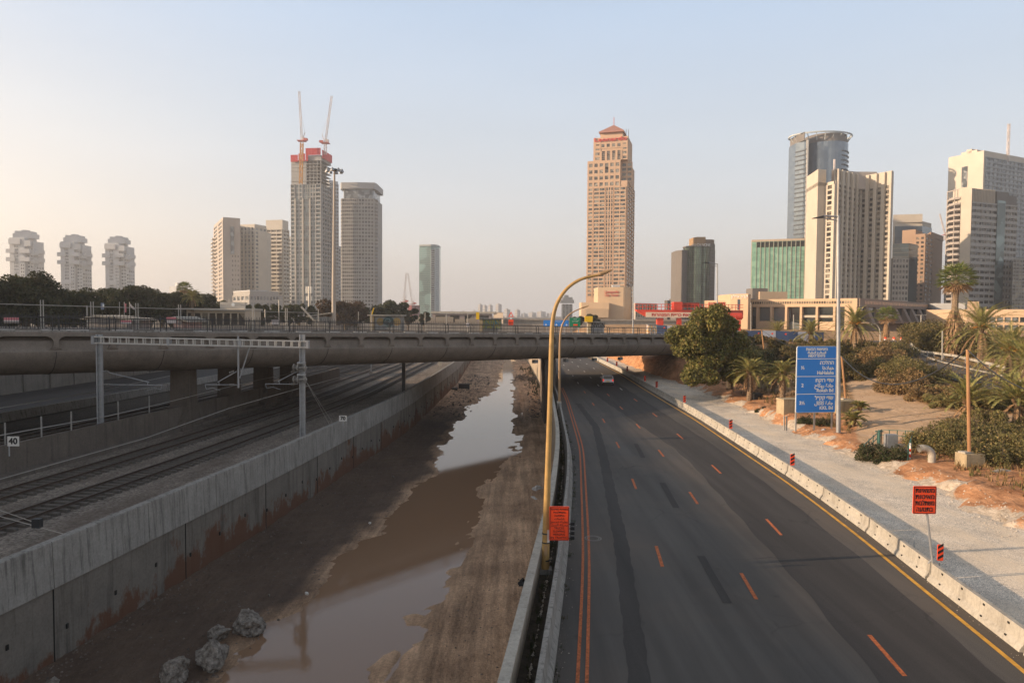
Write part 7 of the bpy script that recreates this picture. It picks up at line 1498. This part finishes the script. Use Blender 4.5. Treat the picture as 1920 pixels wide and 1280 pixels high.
wsign('orange roadworks panel under a red triangle, left of the ochre lamp post', 958, 584, 610, 125); wsign('orange roadworks panel under a red triangle at the foot of the red gantry', 1378, 592, 618, 165)
# ---------------------------------------------------------------- red gantry and tunnel works
M['gred'] = mat('signal_red_paint', (.62, .06, .03), .5, .4, var=.15, vscale=.3); M['dred'] = mat('dull_red_panel', (.25, .045, .03), .6); M['cream'] = mat('banner_cream', (.75, .62, .48), .7)
Yr = 200; t = thing('red_gantry_girder', 'bright red steel launching girder with a Hebrew banner, partly hidden by the round tree', 'girder', W(1280, 600, Yr)); X = lambda u: W(u, 500, Yr).x; Zr = lambda v: ZY(1280, v, Yr)
mb = MB(); x0, x1 = X(1195), X(1395); mb.add([(X(1195), Yr, Zr(583)), (X(1214), Yr, Zr(594)), (x1, Yr, Zr(594)), (x1, Yr, Zr(581)), (X(1195), Yr, Zr(581)), (X(1195), Yr+3, Zr(583)), (X(1214), Yr+3, Zr(594)), (x1, Yr+3, Zr(594)), (x1, Yr+3, Zr(581)), (X(1195), Yr+3, Zr(581))], [(0, 1, 2, 3, 4), (9, 8, 7, 6, 5), (0, 5, 6, 1), (1, 6, 7, 2), (2, 7, 8, 3), (3, 8, 9, 4), (4, 9, 5, 0)]); mb.build('girder', M['gred'], t, True)
mb = MB(); u = 1192
while u < 1395: mb.beam((X(u), Yr, Zr(581)), (X(u), Yr, Zr(570)), .14); u += 7
for v in (570.5, 575.5): mb.beam((X(1192), Yr, Zr(v)), (X(1395), Yr, Zr(v)), .16)
mb.build('railing', M['gred'], t, True)
MB().box(((X(1264)+X(1280))/2, Yr+1, (Zr(566)+Zr(581))/2), (X(1280)-X(1264), 3, Zr(566)-Zr(581))).build('winch_house', M['gred'], t, True); MB().box(((X(1281)+X(1314))/2, Yr+2, (Zr(567)+Zr(576))/2), (X(1314)-X(1281), 2.5, Zr(567)-Zr(576))).build('cabin', M['dred'], t, True)
MB().box(((X(1212)+X(1310))/2, Yr-.15, (Zr(585.5)+Zr(595))/2), (X(1310)-X(1212), .15, Zr(585.5)-Zr(595))).build('banner', M['cream'], t, True)
text_mesh('את כריית המנהרות', 1.3, M['red_letter'], t, Vector(((X(1223)+X(1292))/2, Yr-.25, Zr(590.3)))-t.location, 0, 'banner_lettering', .01, width=X(1292)-X(1223), rtl=True, bold=.03)
for u0, u1 in ((1234, 1246), (1272, 1280)): MB().box(((X(u0)+X(u1))/2, Yr+1, (Zr(596)+6.5)/2), (X(u1)-X(u0), 1.5, Zr(596)-6.5)).build('leg', M['gred'], t, True)
for k in range(9): MB().box((X(1330+k*3.6), Yr-.4, Zr(572)), (.3, .3, 1.8)).build('bollard', M['gred'], t, True)
MB().box(((X(1370)+X(1394))/2, Yr-.3, Zr(589)), (X(1394)-X(1370), .5, Zr(582)-Zr(597))).build('end_panel', M['dred'], t, True)
t = thing('red_drill_unit', 'bright red round headed machine unit at the foot of the peach sign tower', 'machine', W(1381, 612, 190)); Xd = lambda u: W(u, 500, 190).x; Zd = lambda v: ZY(1380, v, 190)
MB().box((Xd(1381), 190, (Zd(600)+Zd(620))/2), (Xd(1390)-Xd(1374), 2, Zd(600)-Zd(620))).build('body', M['gred'], t, True); MB().tube([(Xd(1368), 190, Zd(593)), (Xd(1392), 190, Zd(593))], 1.0, 14).build('drum', M['gred'], t, True); MB().box((Xd(1372), 189.6, Zd(610)), (1, 1, 2.4)).build('side_box', M['dred'], t, True)
# hoarding
M['navy'] = mat('navy_hoarding', (.02, .04, .1), .6, var=.2, vscale=.4); M['greyh'] = mat('grey_hoarding', (.2, .23, .3), .6)
t = thing('site_hoarding', 'long navy blue construction hoarding in front of the mall and red gantry', 'hoarding', W(1400, 630, 140)); prev = None
HP = [(1232, 609, 621, 150), (1270, 611, 622, 148), (1378, 620, 630, 140), (1430, 619.5, 633, 138), (1480, 621, 634, 136), (1545, 623, 636, 134)]
for i, (a_, b_) in enumerate(zip(HP[:-1], HP[1:])):
    for k in range(4):
        f0, f1 = k/4, (k+.98)/4; L0 = [a_[j]+(b_[j]-a_[j])*f0 for j in range(4)]; L1 = [a_[j]+(b_[j]-a_[j])*f1 for j in range(4)]
        p, q = W(L0[0], L0[1], L0[3]), W(L1[0], L1[1], L1[3]); p2, q2 = W(L0[0], L0[2], L0[3]), W(L1[0], L1[2], L1[3]); zb3 = min(TZ(p.x, p.y), p2.z)-.2
        mb = MB().add([(p.x, p.y, zb3), (q.x, q.y, zb3), q, p, (p.x, p.y+.12, zb3), (q.x, q.y+.12, zb3), q+Vector((0, .12, 0)), p+Vector((0, .12, 0))], [(0, 1, 2, 3), (7, 6, 5, 4), (3, 2, 6, 7), (0, 3, 7, 4), (1, 5, 6, 2)]); mb.build('panel', M['navy'] if (i*4+k) % 5 not in (2, 3) else M['greyh'], t, True)
        if i in (0, 2, 3) and k in (1, 3): c = p.lerp(q, .5)-Vector((0, .05, .55)); MB().add([c+Vector((-.28, 0, -.1)), c+Vector((.06, 0, -.2)), c+Vector((.3, 0, -.03)), c+Vector((.1, 0, .18)), c+Vector((-.2, 0, .12))], [(0, 1, 2, 3, 4)]).build('orange_motif', M['sorange'], t, True)
t = thing('mural_box', 'small box with an orange and yellow mural at the right end of the bridge railing', 'box', W(1224, 620, 125)); gm_ = blobm('orange_mural', (.45, .4, .38), ((.75, .2, .05), (.75, .5, .1), (.2, .3, .4)), 2.2); p, q = W(1216, 609, 125), W(1232, 622, 125); MB().box(((p.x+q.x)/2, 126, (p.z+q.z)/2-.3), (q.x-p.x, 1.8, p.z-q.z+.6)).build('wall', gm_, t, True); MB().box(((p.x+q.x)/2, 126, p.z+.05), (q.x-p.x+.2, 2.0, .12)).build('roof', M['conc_cap'], t, True)
# ---------------------------------------------------------------- left background bits
def pitched(lab, u0, um, u1, ve, vr, Y, m_):
    a, b, c = W(u0, ve, Y), W(um, vr, Y), W(u1, ve+2, Y); t = thing('low_shed', lab, 'shed', W(um, 606, Y)); 
    MB().add([(a.x, Y, a.z), (b.x, Y, b.z), (c.x, Y, c.z), (a.x, Y+8, a.z), (b.x, Y+8, b.z), (c.x, Y+8, c.z), (a.x, Y, a.z-.25), (b.x, Y, b.z-.25), (c.x, Y, c.z-.25), (a.x, Y+8, a.z-.25), (b.x, Y+8, b.z-.25), (c.x, Y+8, c.z-.25)], [(0, 1, 4, 3), (1, 2, 5, 4), (6, 7, 1, 0), (7, 8, 2, 1), (3, 4, 10, 9), (4, 5, 11, 10), (0, 3, 9, 6), (2, 8, 11, 5)]).build('roof', M['conc_lite'], t, True)
    MB().add([(a.x+1, Y+.5, 6), (c.x-1, Y+.5, 6), (c.x-1, Y+.5, c.z-.3), (b.x, Y+.5, b.z-.3), (a.x+1, Y+.5, a.z-.3), (a.x+1, Y+7.5, 6), (c.x-1, Y+7.5, 6), (c.x-1, Y+7.5, c.z-.3), (b.x, Y+7.5, b.z-.3), (a.x+1, Y+7.5, a.z-.3)], [(0, 1, 2, 3, 4), (9, 8, 7, 6, 5), (0, 4, 9, 5), (1, 6, 7, 2)]).build('wall', m_, t, True)
pitched('low shed with a shallow pale pitched roof behind the fence at the left', 150, 176, 246, 596, 590.5, 105, wallm('shed_wall', (.3, .27, .25)))
pitched('small shed with a pinkish gable right of the left shed', 310, 325, 350, 599, 593, 110, wallm('pink_shed_wall', (.42, .28, .25)))
B = Bld('canopy_building', 'low cream building with a flat thin canopy roof under the left towers', 165, 400, wallm('cream_canopy_wall', (.5, .42, .32)), M['win_brown']); p0, p1 = PX(350, 166), PX(460, 165); B.body([p0, p1, p1+V2((0, 10)), p0+V2((0, 10))], ZY(400, 581, 165)); MB().prism([tuple(p0+V2((-2, -1.5))), tuple(p1+V2((.5, -1.5))), tuple(p1+V2((.5, 10))), tuple(p0+V2((-2, 10)))], ZY(400, 580.5, 165), ZY(400, 578, 165)).build('roof', cr_, B.root, True); B.fac(p0, p1, 7, ZY(400, 581, 165), 8, 1, .16, .35, .25); B.done()
t = thing('sign_board', 'wide beige lettering board with a white disc above the canopy building', 'board', W(436, 575, 168)); p, q = W(413, 566, 168), W(460, 578, 168); MB().box(((p.x+q.x)/2, 168, (p.z+q.z)/2), (q.x-p.x, .4, p.z-q.z)).build('panel', cr_, t, True); c = W(437, 571, 167.7); MB().tube([(c.x, 167.7, c.z), (c.x, 167.75, c.z)], .42, 16).build('disc', M['swhite'], t, True)
mb = MB()
for k in range(12):
    if k not in (5, 6): mb.box((p.x+.4+k*.48, 167.78, (p.z+q.z)/2+.1), (.3, .03, .1)); mb.box((p.x+.5+k*.48, 167.78, (p.z+q.z)/2-.2), (.26, .03, .08))
mb.build('worn_lettering', pk, t, True)
for i, (u, cl, lab) in enumerate(((224, None, 'leftmost bare flagpole of the group of three behind the fence'), (233, 'r', 'middle flagpole with a limp striped flag behind the fence'), (243, 'w', 'right flagpole with a white flag blowing to the right'))):
    b, e = W(u, 606, 125), W(u, 566, 125); t = thing('flagpole', lab, 'flagpole', b, group='flagpoles behind the fence'); MB().tube([b-Vector((0, 0, 1)), e], .06, 6).build('pole', M['pale_metal'], t, True)
    if cl:
        w_ = .8 if cl == 'w' else .25; hh = .55 if cl == 'w' else 1.6; V = []; F = []
        for k in range(7): V += [(e.x+.05+w_*k/6, 125+.12*math.sin(k*1.3), e.z-.3-.12*k*(cl == 'w')), (e.x+.05+w_*k/6, 125+.12*math.sin(k*1.3+.5), e.z-.3-hh-.1*k*(cl == 'w'))]
        for k in range(6): F.append((2*k, 2*k+1, 2*k+3, 2*k+2))
        MB().add(V, F).build('flag', M['offwhite'] if cl == 'w' else M['pink'], t, True)
p = W(192, 574, 122); t = thing('fallen_banner', 'small blue and white banner hanging in the dark trees at the left', 'banner', p); MB().box(p, (.5, .05, 1.2), .4).build('cloth', M['greyh'], t, True); MB().box(p+Vector((.2, -.05, .1)), (.25, .05, .6), .4).build('cloth_patch', M['swhite'], t, True)
t = thing('palm', 'tall palm with a drooping grey green crown behind the canopy building', 'palm', (0, 0, 0)); bpy.data.objects.remove(t)
b = W(361, 600, 165); b.z = 6.5; date_palm('tall grey green palm in front of the dark trees left of the canopy building', ZY(361, 545, 165)-6.5-1.5, 3.2, 40, 41, .3, 6, b, group='palms among the dark trees')
b = W(345, 600, 172); b.z = 6.5; fan_palm('slim fan palm just left of the tall grey green palm', b, ZY(343, 541, 172)-6.5, (4, 8), 42, 2.0, 30, .25)
# person figures on the far pavement by the mall
t = thing('canopy_tent', 'white canopy tent roof and steps right of the telecom mast', 'tent', W(600, 600, 150)); p = W(598, 594, 150); MB().add([(p.x-2.6, 149, p.z+.2), (p.x+2.8, 149, p.z+1.0), (p.x+2.8, 153, p.z+1.0), (p.x-2.6, 153, p.z+.2), (p.x-2.6, 149, p.z), (p.x+2.8, 149, p.z+.8), (p.x+2.8, 153, p.z+.8), (p.x-2.6, 153, p.z)], [(0, 1, 2, 3), (7, 6, 5, 4), (0, 4, 5, 1), (1, 5, 6, 2)]).build('roof', M['conc_lite'], t, True); MB().box((p.x+.5, 151, p.z-1.2), (3.6, 3, 2.4)).build('wall', M['conc_cap'], t, True); MB().beam((p.x-3.5, 148.8, p.z+2.2), (p.x+.2, 148.8, p.z-1.8), .35).build('ramp_rail', M['conc_lite'], t, True)
# ================================================================= boulders, litter, debris
M['rock'] = mat('pale_rock', (.09, .072, .058), .95, col2=(.42, .38, .33), vscale=4.5, bump=1, bscale=7, bdist=.2, detail=9)
def rock(name, lab, p, s, seed, m_=None, cat='boulder', group=None, sub=4):
    import bmesh
    r = random.Random(seed); bm = bmesh.new(); bmesh.ops.create_icosphere(bm, subdivisions=sub, radius=1)
    pl = [(Vector((r.uniform(-1, 1), r.uniform(-1, 1), r.uniform(-.6, 1))).normalized(), r.uniform(.55, .85)) for _ in range(13)]
    for v in bm.verts:
        for n, d in pl:
            k = v.co.dot(n)-d
            if k > 0: v.co -= n*k
        q = v.co*3+Vector((seed, 0, 0)); v.co *= (1+.1*math.sin(q.x*2+q.y)+.08*math.sin(q.z*3-q.x*2)+.05*math.sin(q.y*7+q.z*5)+.03*math.sin(q.x*13-q.z*11)+r.uniform(-.02, .02))*(1.3 if lab and 'boulder' in lab else 1)
        v.co.x *= s[0]; v.co.y *= s[1]; v.co.z *= s[2]
    me = bpy.data.meshes.new(name); bm.to_mesh(me); bm.free(); me.materials.append(m_ or M['rock']); o = bpy.data.objects.new(name, me); COL.objects.link(o); o.location = p; o.rotation_euler = (0, 0, seed*.7)
    if lab: tag(o, lab, cat, group)
    return o
for i, (u, v, s, lab) in enumerate(((468, 1168, (.62, .6, .5), 'craggy pale boulder farthest right in the cluster at the water edge'), (408, 1186, (.4, .38, .36), 'smallest boulder of the cluster, between its craggy neighbour and the wall'), (401, 1232, (.62, .55, .55), 'largest pale boulder, second from the lower left of the cluster'), (327, 1258, (.52, .48, .55), 'squarish brownish boulder lowest left of the cluster on the dark bank'), (98, 1279, (.3, .3, .22), 'small stone at the bottom edge of the photo under the stained wall'))):
    p = G(u, v, -4.25); rock('boulder', lab, p, s, 3+i*5, group='boulders on the dark bank')
for i, (u, v, s, lab) in enumerate(((575, 1112, .1, 'round pale stone on the left water edge'), (693, 980, .09, 'small white stone on the left bank below the rusty stain'), (737, 893, .1, 'pale stone at the far left bank of the brown water'), (505, 1115, .07, 'tiny pale stone left of the brown water'))): rock('stone', lab, G(u, v, -4.4), (s*1.4, s, s), 40+i, M['signwhite'] if i < 2 else None, 'stone', sub=2)
def scatter(name, n, xf, yf, zf, smin, smax, m_, seed, kind='stuff', lab=None):
    r = random.Random(seed); mb = MB()
    for _ in range(n):
        y = yf(r); x = xf(r, y); s = smin+(smax-smin)*r.random()**2.5; z = zf(x, y); a = [r.uniform(.5, 1.2)*s for _ in range(6)]
        mb.add([(x+a[0], y, z), (x, y+a[1], z+a[5]*.2), (x-a[2], y, z), (x, y-a[3], z), (x+a[4]*.2, y, z+a[5]*.8), (x, y, z-s*.5)], [(0, 1, 4), (1, 2, 4), (2, 3, 4), (3, 0, 4), (1, 0, 5), (2, 1, 5), (3, 2, 5), (0, 3, 5)])
    o = mb.build(name, m_); o['kind'] = kind
    if lab: o['label'] = lab
    return o
M['pebble'] = mat('pebbles', (.07, .056, .046), .9, col2=(.25, .2, .165), vscale=4); M['limebit'] = mat('limestone_bits', (.3, .25, .2), .9, col2=(.6, .54, .46), vscale=3)
bedtree = None
from mathutils.bvhtree import BVHTree
bvh = BVHTree.FromPolygons([v.co.copy() for v in bed.data.vertices], [tuple(p.vertices) for p in bed.data.polygons])
tbvh = BVHTree.FromPolygons([v.co.copy() for v in ter.data.vertices], [tuple(p.vertices) for p in ter.data.polygons])
def bz_(x, y):
    h = bvh.ray_cast(Vector((x, y, 5)), Vector((0, 0, -1))); return h[0].z if h[0] else BED
def tz_(x, y):
    h = tbvh.ray_cast(Vector((x, y, 30)), Vector((0, 0, -1))); return h[0].z if h[0] else .03
def yy(a, b): return lambda r: a+(b-a)*r.random()**1.6
scatter('bank_debris', 2600, lambda r, y: XL(y)+.2+(wL(y)-XL(y)-.3)*r.random(), yy(24, 110), bz_, .02, .11, M['pebble'], 1)
scatter('wall_foot_debris', 900, lambda r, y: XL(y)+.1+.8*r.random()**2, yy(24, 120), bz_, .02, .12, M['pebble'], 2)
scatter('silt_debris', 1100, lambda r, y: wR(y)+.3+(XR(y)-wR(y)-.5)*r.random(), yy(24, 120), bz_, .015, .08, M['pebble'], 3)
scatter('strip_litter', 900, lambda r, y: XR(y)+.3+(XB(y)-XR(y)-1.0)*r.random(), yy(15, 80), lambda x, y: .06, .015, .08, M['limebit'], 4)
scatter('verge_stones', 2600, lambda r, y: XG(y)-1.2+2.8*r.random(), yy(18, 110), lambda x, y: max(.03, tz_(x, y)) if x > XG(y) else .03, .02, .1, M['limebit'], 5)
scatter('bank_stones', 2200, lambda r, y: XG(y)+2+14*r.random(), yy(24, 100), tz_, .02, .1, mat('earth_clods', (.22, .11, .06), .95, col2=(.42, .27, .17), vscale=2), 6)
scatter('far_bank_rubble', 1500, lambda r, y: XL(y)+.6+(XR(y)-XL(y)-1)*(.0+.36*r.random() if r.random() < .6 else .84+.14*r.random()), lambda r: 100+70*r.random(), bz_, .05, .3, M['pebble'], 7)
scatter('road_grit', 900, lambda r, y: XB(y)+.05+.35*r.random()**2 if r.random() < .4 else XY(y)+.2+.6*r.random(), yy(14, 90), lambda x, y: .012, .008, .03, M['limebit'], 8)
def tufts(name, n, xf, yf, zf, h0, h1, m_, seed, w=.03):
    r = random.Random(seed); mb = MB()
    for _ in range(n):
        y = yf(r); x = xf(r, y); z = zf(x, y)
        for k in range(7):
            a = r.random()*6.28; hh = h0+(h1-h0)*r.random(); o = hh*r.uniform(.1, .6); s_ = Vector((-math.sin(a), math.cos(a), 0))*w; p = Vector((x+r.uniform(-.1, .1), y+r.uniform(-.1, .1), z-.03)); m1 = p+Vector((math.cos(a)*o*.4, math.sin(a)*o*.4, hh*.6)); mb.add([p-s_, p+s_, m1+s_*.7, m1-s_*.7], [(0, 1, 2, 3)]); e = p+Vector((math.cos(a)*o, math.sin(a)*o, hh)); mb.add([m1-s_*.7, m1+s_*.7, e+s_*.1, e-s_*.1], [(0, 1, 2, 3)])
    o = mb.build(name, m_); set_tone(o, seed); o['kind'] = 'stuff'; return o
def offp(r, y):
    for _ in range(8):
        x = XG(y)+3+(8+y*.5)*r.random()
        if sdist((x, y), PATH) > .3: return x
    return x
tufts('dry_grass', 5200, offp, lambda r: 36+104*r.random()**1.2, tz_, .15, .55, M['leaf_dry'], 11); tufts('green_weeds', 1500, offp, lambda r: 36+90*r.random()**1.3, tz_, .12, .45, M['leaf_bush'], 12, .04)
tufts('strip_weeds', 260, lambda r, y: XR(y)+.15+(XB(y)-XR(y)-.8)*r.random(), lambda r: 16+70*r.random(), lambda x, y: .05, .08, .3, M['leaf_mid'], 13, .02); tufts('verge_weeds', 60, lambda r, y: XB(y)+.05+.1*r.random(), lambda r: 18+50*r.random(), lambda x, y: .01, .05, .18, M['leaf_mid'], 14, .015)
tufts('far_bank_weeds', 150, lambda r, y: XR(y)-.5-3*r.random()**2, lambda r: 128+70*r.random(), bz_, .2, .6, M['leaf_mid'], 15, .05)
# crumpled sheets and rubbish beside the right channel wall
M['litter'] = mat('dirty_white_plastic', (.5, .48, .46), .6, var=.3, vscale=6)
def sheet(name, lab, u, v, z, w, d, h, seed, m_):
    p = G(u, v, z); p.z = bz_(p.x, p.y) if z < -3 else p.z; r = random.Random(seed); n = 9; V = []; F = []
    for i in range(n):
        for j in range(n):
            e = math.sin(math.pi*i/(n-1))*math.sin(math.pi*j/(n-1)); V.append(((i/(n-1)-.5)*w+r.uniform(-.05, .05), (j/(n-1)-.5)*d+r.uniform(-.05, .05), .01+e*h*r.uniform(.3, 1.2)))
    for i in range(n-1):
        for j in range(n-1): F.append((i*n+j, (i+1)*n+j, (i+1)*n+j+1, i*n+j+1))
    o = MB().add(V, F).build(name, m_); o.location = p; o.rotation_euler = (0, 0, seed); return tag(o, lab, 'litter')
sheet('plastic_sheet', 'crumpled whitish sheet on the mud left of the ochre lamp post', 1006, 916, -4.5, 1.5, .6, .35, 1, M['litter']); sheet('plastic_sheet', 'flatter whitish scrap just below the crumpled sheet beside the lamp post', 1000, 933, -4.5, 1.1, .3, .15, 2, M['litter'])
sheet('black_bag', 'dark torn bag lying at the foot of the right channel wall', 980, 1092, -4.5, .5, .9, .3, 3, M['dark'])
sheet('paper_scrap', 'white scrap lying under the blue road sign', 1545, 806, .5, 1.0, .4, .15, 4, M['litter'])
for i, (u, v, w, h, lab) in enumerate(((870, 731, 2.2, 1.2, 'dark square block standing on the far left channel bank under the bridge'), (850, 735, 1.6, .8, 'lower dark block beside the square one on the far bank'))):
    p = G(u, v, BED); t = thing('dark_block', lab, 'block', p); MB().box((0, 0, h/2), (w, 1.5, h), .1).build('body', M['black_metal'], t); MB().box((0, 0, h+.05), (w*1.05, 1.6, .1), .1).build('lid', M['conc_low'], t)
mb = MB(); r = random.Random(5); p0 = G(985, 712, BED)
for i in range(70): 
    x, y = p0.x+r.uniform(-2.5, 2.6), p0.y+r.uniform(-6, 5); z = bz_(x, y); a = r.uniform(0, 3.1); L_ = r.uniform(.4, 1.8); mb.beam((x, y, z+r.uniform(.05, .7)), (x+L_*math.cos(a), y+L_*math.sin(a), z+r.uniform(.05, .8)), r.uniform(.05, .25), r.uniform(.04, .2))
o = mb.build('rubble_heap', M['pebble']); tag(o, 'heap of broken timber and rubble on the far right channel bank', 'rubble', kind='stuff')
# fenced valve chamber on the right
M['green_metal'] = mat('green_fence_paint', (.05, .13, .11), .5, .4)
P = [TG(1620, 862), TG(1652, 833), TG(1712, 838), TG(1702, 866)]; t = thing('chamber_fence', 'low green metal railing around the pump chamber at the right roadside', 'fence', P[0])
for a, b in ((P[0], P[1]), (P[1], P[2]), (P[2], P[3])):
    n = 4; mb = MB()
    for k in range(n+1): q = a.lerp(b, k/n); q.z = TZ(q.x, q.y); mb.beam(q, q+Vector((0, 0, 1.15)), .05)
    for hz in (1.12, .7): mb.beam(a+Vector((0, 0, hz)), b+Vector((0, 0, hz)), .045)
    mb.build('rail_section', M['green_metal'], t, True)
c = (P[1]+P[2]+P[3])/3; c.z = TZ(c.x, c.y); tag(MB().box(c+Vector((0, .2, .1)), (3.2, 2.2, .3), .2).build('concrete_slab', M['conc']), 'flat grey concrete slab inside the green railing', 'slab')
q = TG(1678, 850); t = thing('valve_cabinet', 'grey valve cabinet with green handwheel stem inside the green railing', 'cabinet', q); MB().box(q+Vector((0, .6, .7)), (.8, .5, 1.1)).build('body', M['galv'], t, True); MB().tube([q+Vector((-1.0, .4, .2)), q+Vector((-1.0, .4, 1.6))], .1, 8).build('stem', M['green_metal'], t, True); MB().tube([q+Vector((-1.3, .4, 1.5)), q+Vector((-.7, .4, 1.5))], .05, 8).build('handle', M['green_metal'], t, True)
q = TG(1706, 864); t = thing('marker_post', 'red and white banded marker post left of the bent white pipe', 'post', q)
for k in range(6): MB().tube([q+Vector((0, 0, .2*k)), q+Vector((0, 0, .2*k+.2))], .06, 8).build('band', M['swhite'] if k not in (1, 3) else M['sorange'], t, True)
q = TG(1747, 868); t = thing('vent_pipe', 'fat white pipe bending out of the ground beside the green railing', 'pipe', q); A = [q+Vector((0, 0, -.1)), q+Vector((0, 0, .5))]+[q+Vector((-.65+.65*math.cos(a), 0, .5+.55*math.sin(a))) for a in np.linspace(.2, 1.9, 7)]
MB().tube(A, .24, 14, cap=False).build('pipe', M['conc_lite'], t, True, smooth=True); MB().tube([A[-1], A[-1]+(A[-1]-A[-2])*.3], .27, 14, cap=False).build('rim', M['conc_lite'], t, True)
for lab, u, v, s in (('big yellowed concrete chamber left of the blue sign', 1484, 778, (1.9, 1.4, 1.5)), ('smaller concrete block behind the blue sign near the leaning pole', 1582, 775, (1.7, 1.1, 1.1)), ('pale concrete cube between the two small palms', 1437, 728, (1.3, 1.1, 1.3)), ('low dark bin shaped block beside the first small palm', 1421, 751, (1.1, .9, .8)), ('small pale box beside the side street bushes', 1755, 715, (.9, .7, 1.2))):
    q = TG(u, v); t = thing('concrete_chamber', lab, 'concrete block', q); m_ = M['dark'] if 'dark' in lab else M['oldconc']; MB().box(q+Vector((0, s[1]/2, s[2]/2-.1)), s, .15).build('body', m_, t, True); MB().box(q+Vector((0, s[1]/2, s[2]-.03)), (s[0]*1.04, s[1]*1.04, .14), .15).build('lid', m_, t, True)
q = TG(1882, 884); rock('slab_fragment', 'tilted broken concrete slab on the orange soil at the right', q, (.9, .35, .18), 9, M['conc'], 'slab'); rock('slab_fragment', 'small dark clod right of the broken slab at the right edge', TG(1915, 957), (.3, .2, .15), 12, M['dark'], 'clod', sub=2)
# street furniture at the junction
t = thing('traffic_light', 'traffic light on a post above the hedge in front of the mall flank', 'traffic light', W(1716, 640, 130)); p = W(1716, 622, 130); MB().tube([(p.x, 130, 5.5), (p.x, 130, p.z+1)], .07, 6).build('post', pm, t, True); MB().box((p.x, 129.9, p.z+1.2), (.5, .3, 1.3)).build('housing', M['dark'], t, True); MB().tube([(p.x, 129.7, p.z+1.5), (p.x, 129.66, p.z+1.5)], .16, 10).build('red_lens', M['gred'], t, True)
t = thing('bent_lamp', 'thin pale post with a curved top beside the street junction', 'street lamp', W(1650, 650, 118)); A = [W(u, v, 118) for u, v in ((1650, 651), (1650.5, 625), (1649, 616), (1645, 610), (1640, 607))]; MB().tube(A, .09, 7).build('pole', M['pale_metal'], t, True); MB().beam(A[-1], A[-1]+Vector((-.6, 0, -.1)), .2, .12).build('lamp_head', M['pale_metal'], t, True)
t = thing('street_railing', 'pale pedestrian railing along the junction in front of the mall entrance', 'railing', W(1690, 642, 150)); a, b = W(1648, 638, 150), W(1712, 638, 146); mb = MB(); mb.beam(a, b, .1)
for k in range(18): q = a.lerp(b, k/17); mb.beam(q, q-Vector((0, 0, 1.0)), .08)
mb.build('rails', M['pale_metal'], t, True)
for i, (u, lab) in enumerate(((1660, 'left orange traffic drum at the junction railing'), (1676, 'middle orange traffic drum at the junction railing'), (1690, 'right orange traffic drum at the junction railing'), (1706, 'big orange drum at the right end of the junction railing'))):
    b = W(u, 642, 140); t = thing('traffic_drum', lab, 'traffic drum', b); s = 1.6 if i == 3 else 1; MB().tube([b, b+Vector((0, 0, 1.1*s))], [.32*s, .22*s], 10).build('body', M['sorange'], t, True); MB().tube([b+Vector((0, 0, .5*s)), b+Vector((0, 0, .7*s))], .29*s, 10).build('band', M['swhite'], t, True)
# guard rail along the side street
t = thing('guard_rail', 'pale metal guard rail following the far side of the curving side street', 'guard rail', TG(1740, 662)); A = [TG(u, v) for u, v in ((1930, 712), (1880, 700), (1835, 688), (1790, 677), (1752, 671), (1728, 668), (1714, 660), (1708, 652))]; A2 = []
for a, b in zip(A[:-1], A[1:]): A2 += [a, a.lerp(b, .5)]
A2.append(A[-1]); mb = MB()
for a, b in zip(A2[:-1], A2[1:]): mb.beam(a+Vector((0, 0, .75)), b+Vector((0, 0, .75)), .08, .34)
mb.build('beam', M['conc_lite'], t, True)
for a in A2: MB().box(a+Vector((0, .1, .35)), (.12, .12, .9)).build('post', pm, t, True)
mb = MB(); A = [p+Vector((0, 0, .14)) for p in (TG(u, v) for u, v in ((1945, 728), (1880, 708), (1820, 694), (1770, 682), (1740, 672), (1722, 662)))]
for a, b in zip(A[:-1], A[1:]): mb.beam(a, b, .3, .2)
o = mb.build('kerb', M['conc_lite'], side_st)
# unseen block added at left to shade tracks, channel and most of the highway
B = Bld('shade_block', 'long unseen block added left of the tracks to shade the trench', 0, 960, pk, M['win_dark'], z0=5.5); B.root.location = (-88, -20, 5.5)
B.body([(-96, -150), (-80, -150), (-80, 92), (-96, 92)], SHT); B.fac((-80, -100), (-80, 92), 6.5, SHT-.8, 40, 2, .4, .4, .2); B.body([(-90, -40), (-86, -40), (-86, -34), (-90, -34)], SHT+2.5, SHT, 'roof_plant'); B.done(80)
# ================================================================= the hazy air of the evening
mb = MB().box((300, 1200, 97), (3600, 3000, 206)); me_m = bpy.data.materials.new('haze_air'); me_m.use_nodes = True; N = me_m.node_tree.nodes; L = me_m.node_tree.links
N.remove(N['Principled BSDF']); pv = N.new('ShaderNodeVolumePrincipled'); pv.inputs['Color'].default_value = (.93, .93, .95, 1); pv.inputs['Density'].default_value = 0.00032; pv.inputs['Anisotropy'].default_value = .3; L.new(pv.outputs[0], N['Material Output'].inputs['Volume'])
hz = mb.build('haze', me_m); hz['kind'] = 'stuff'
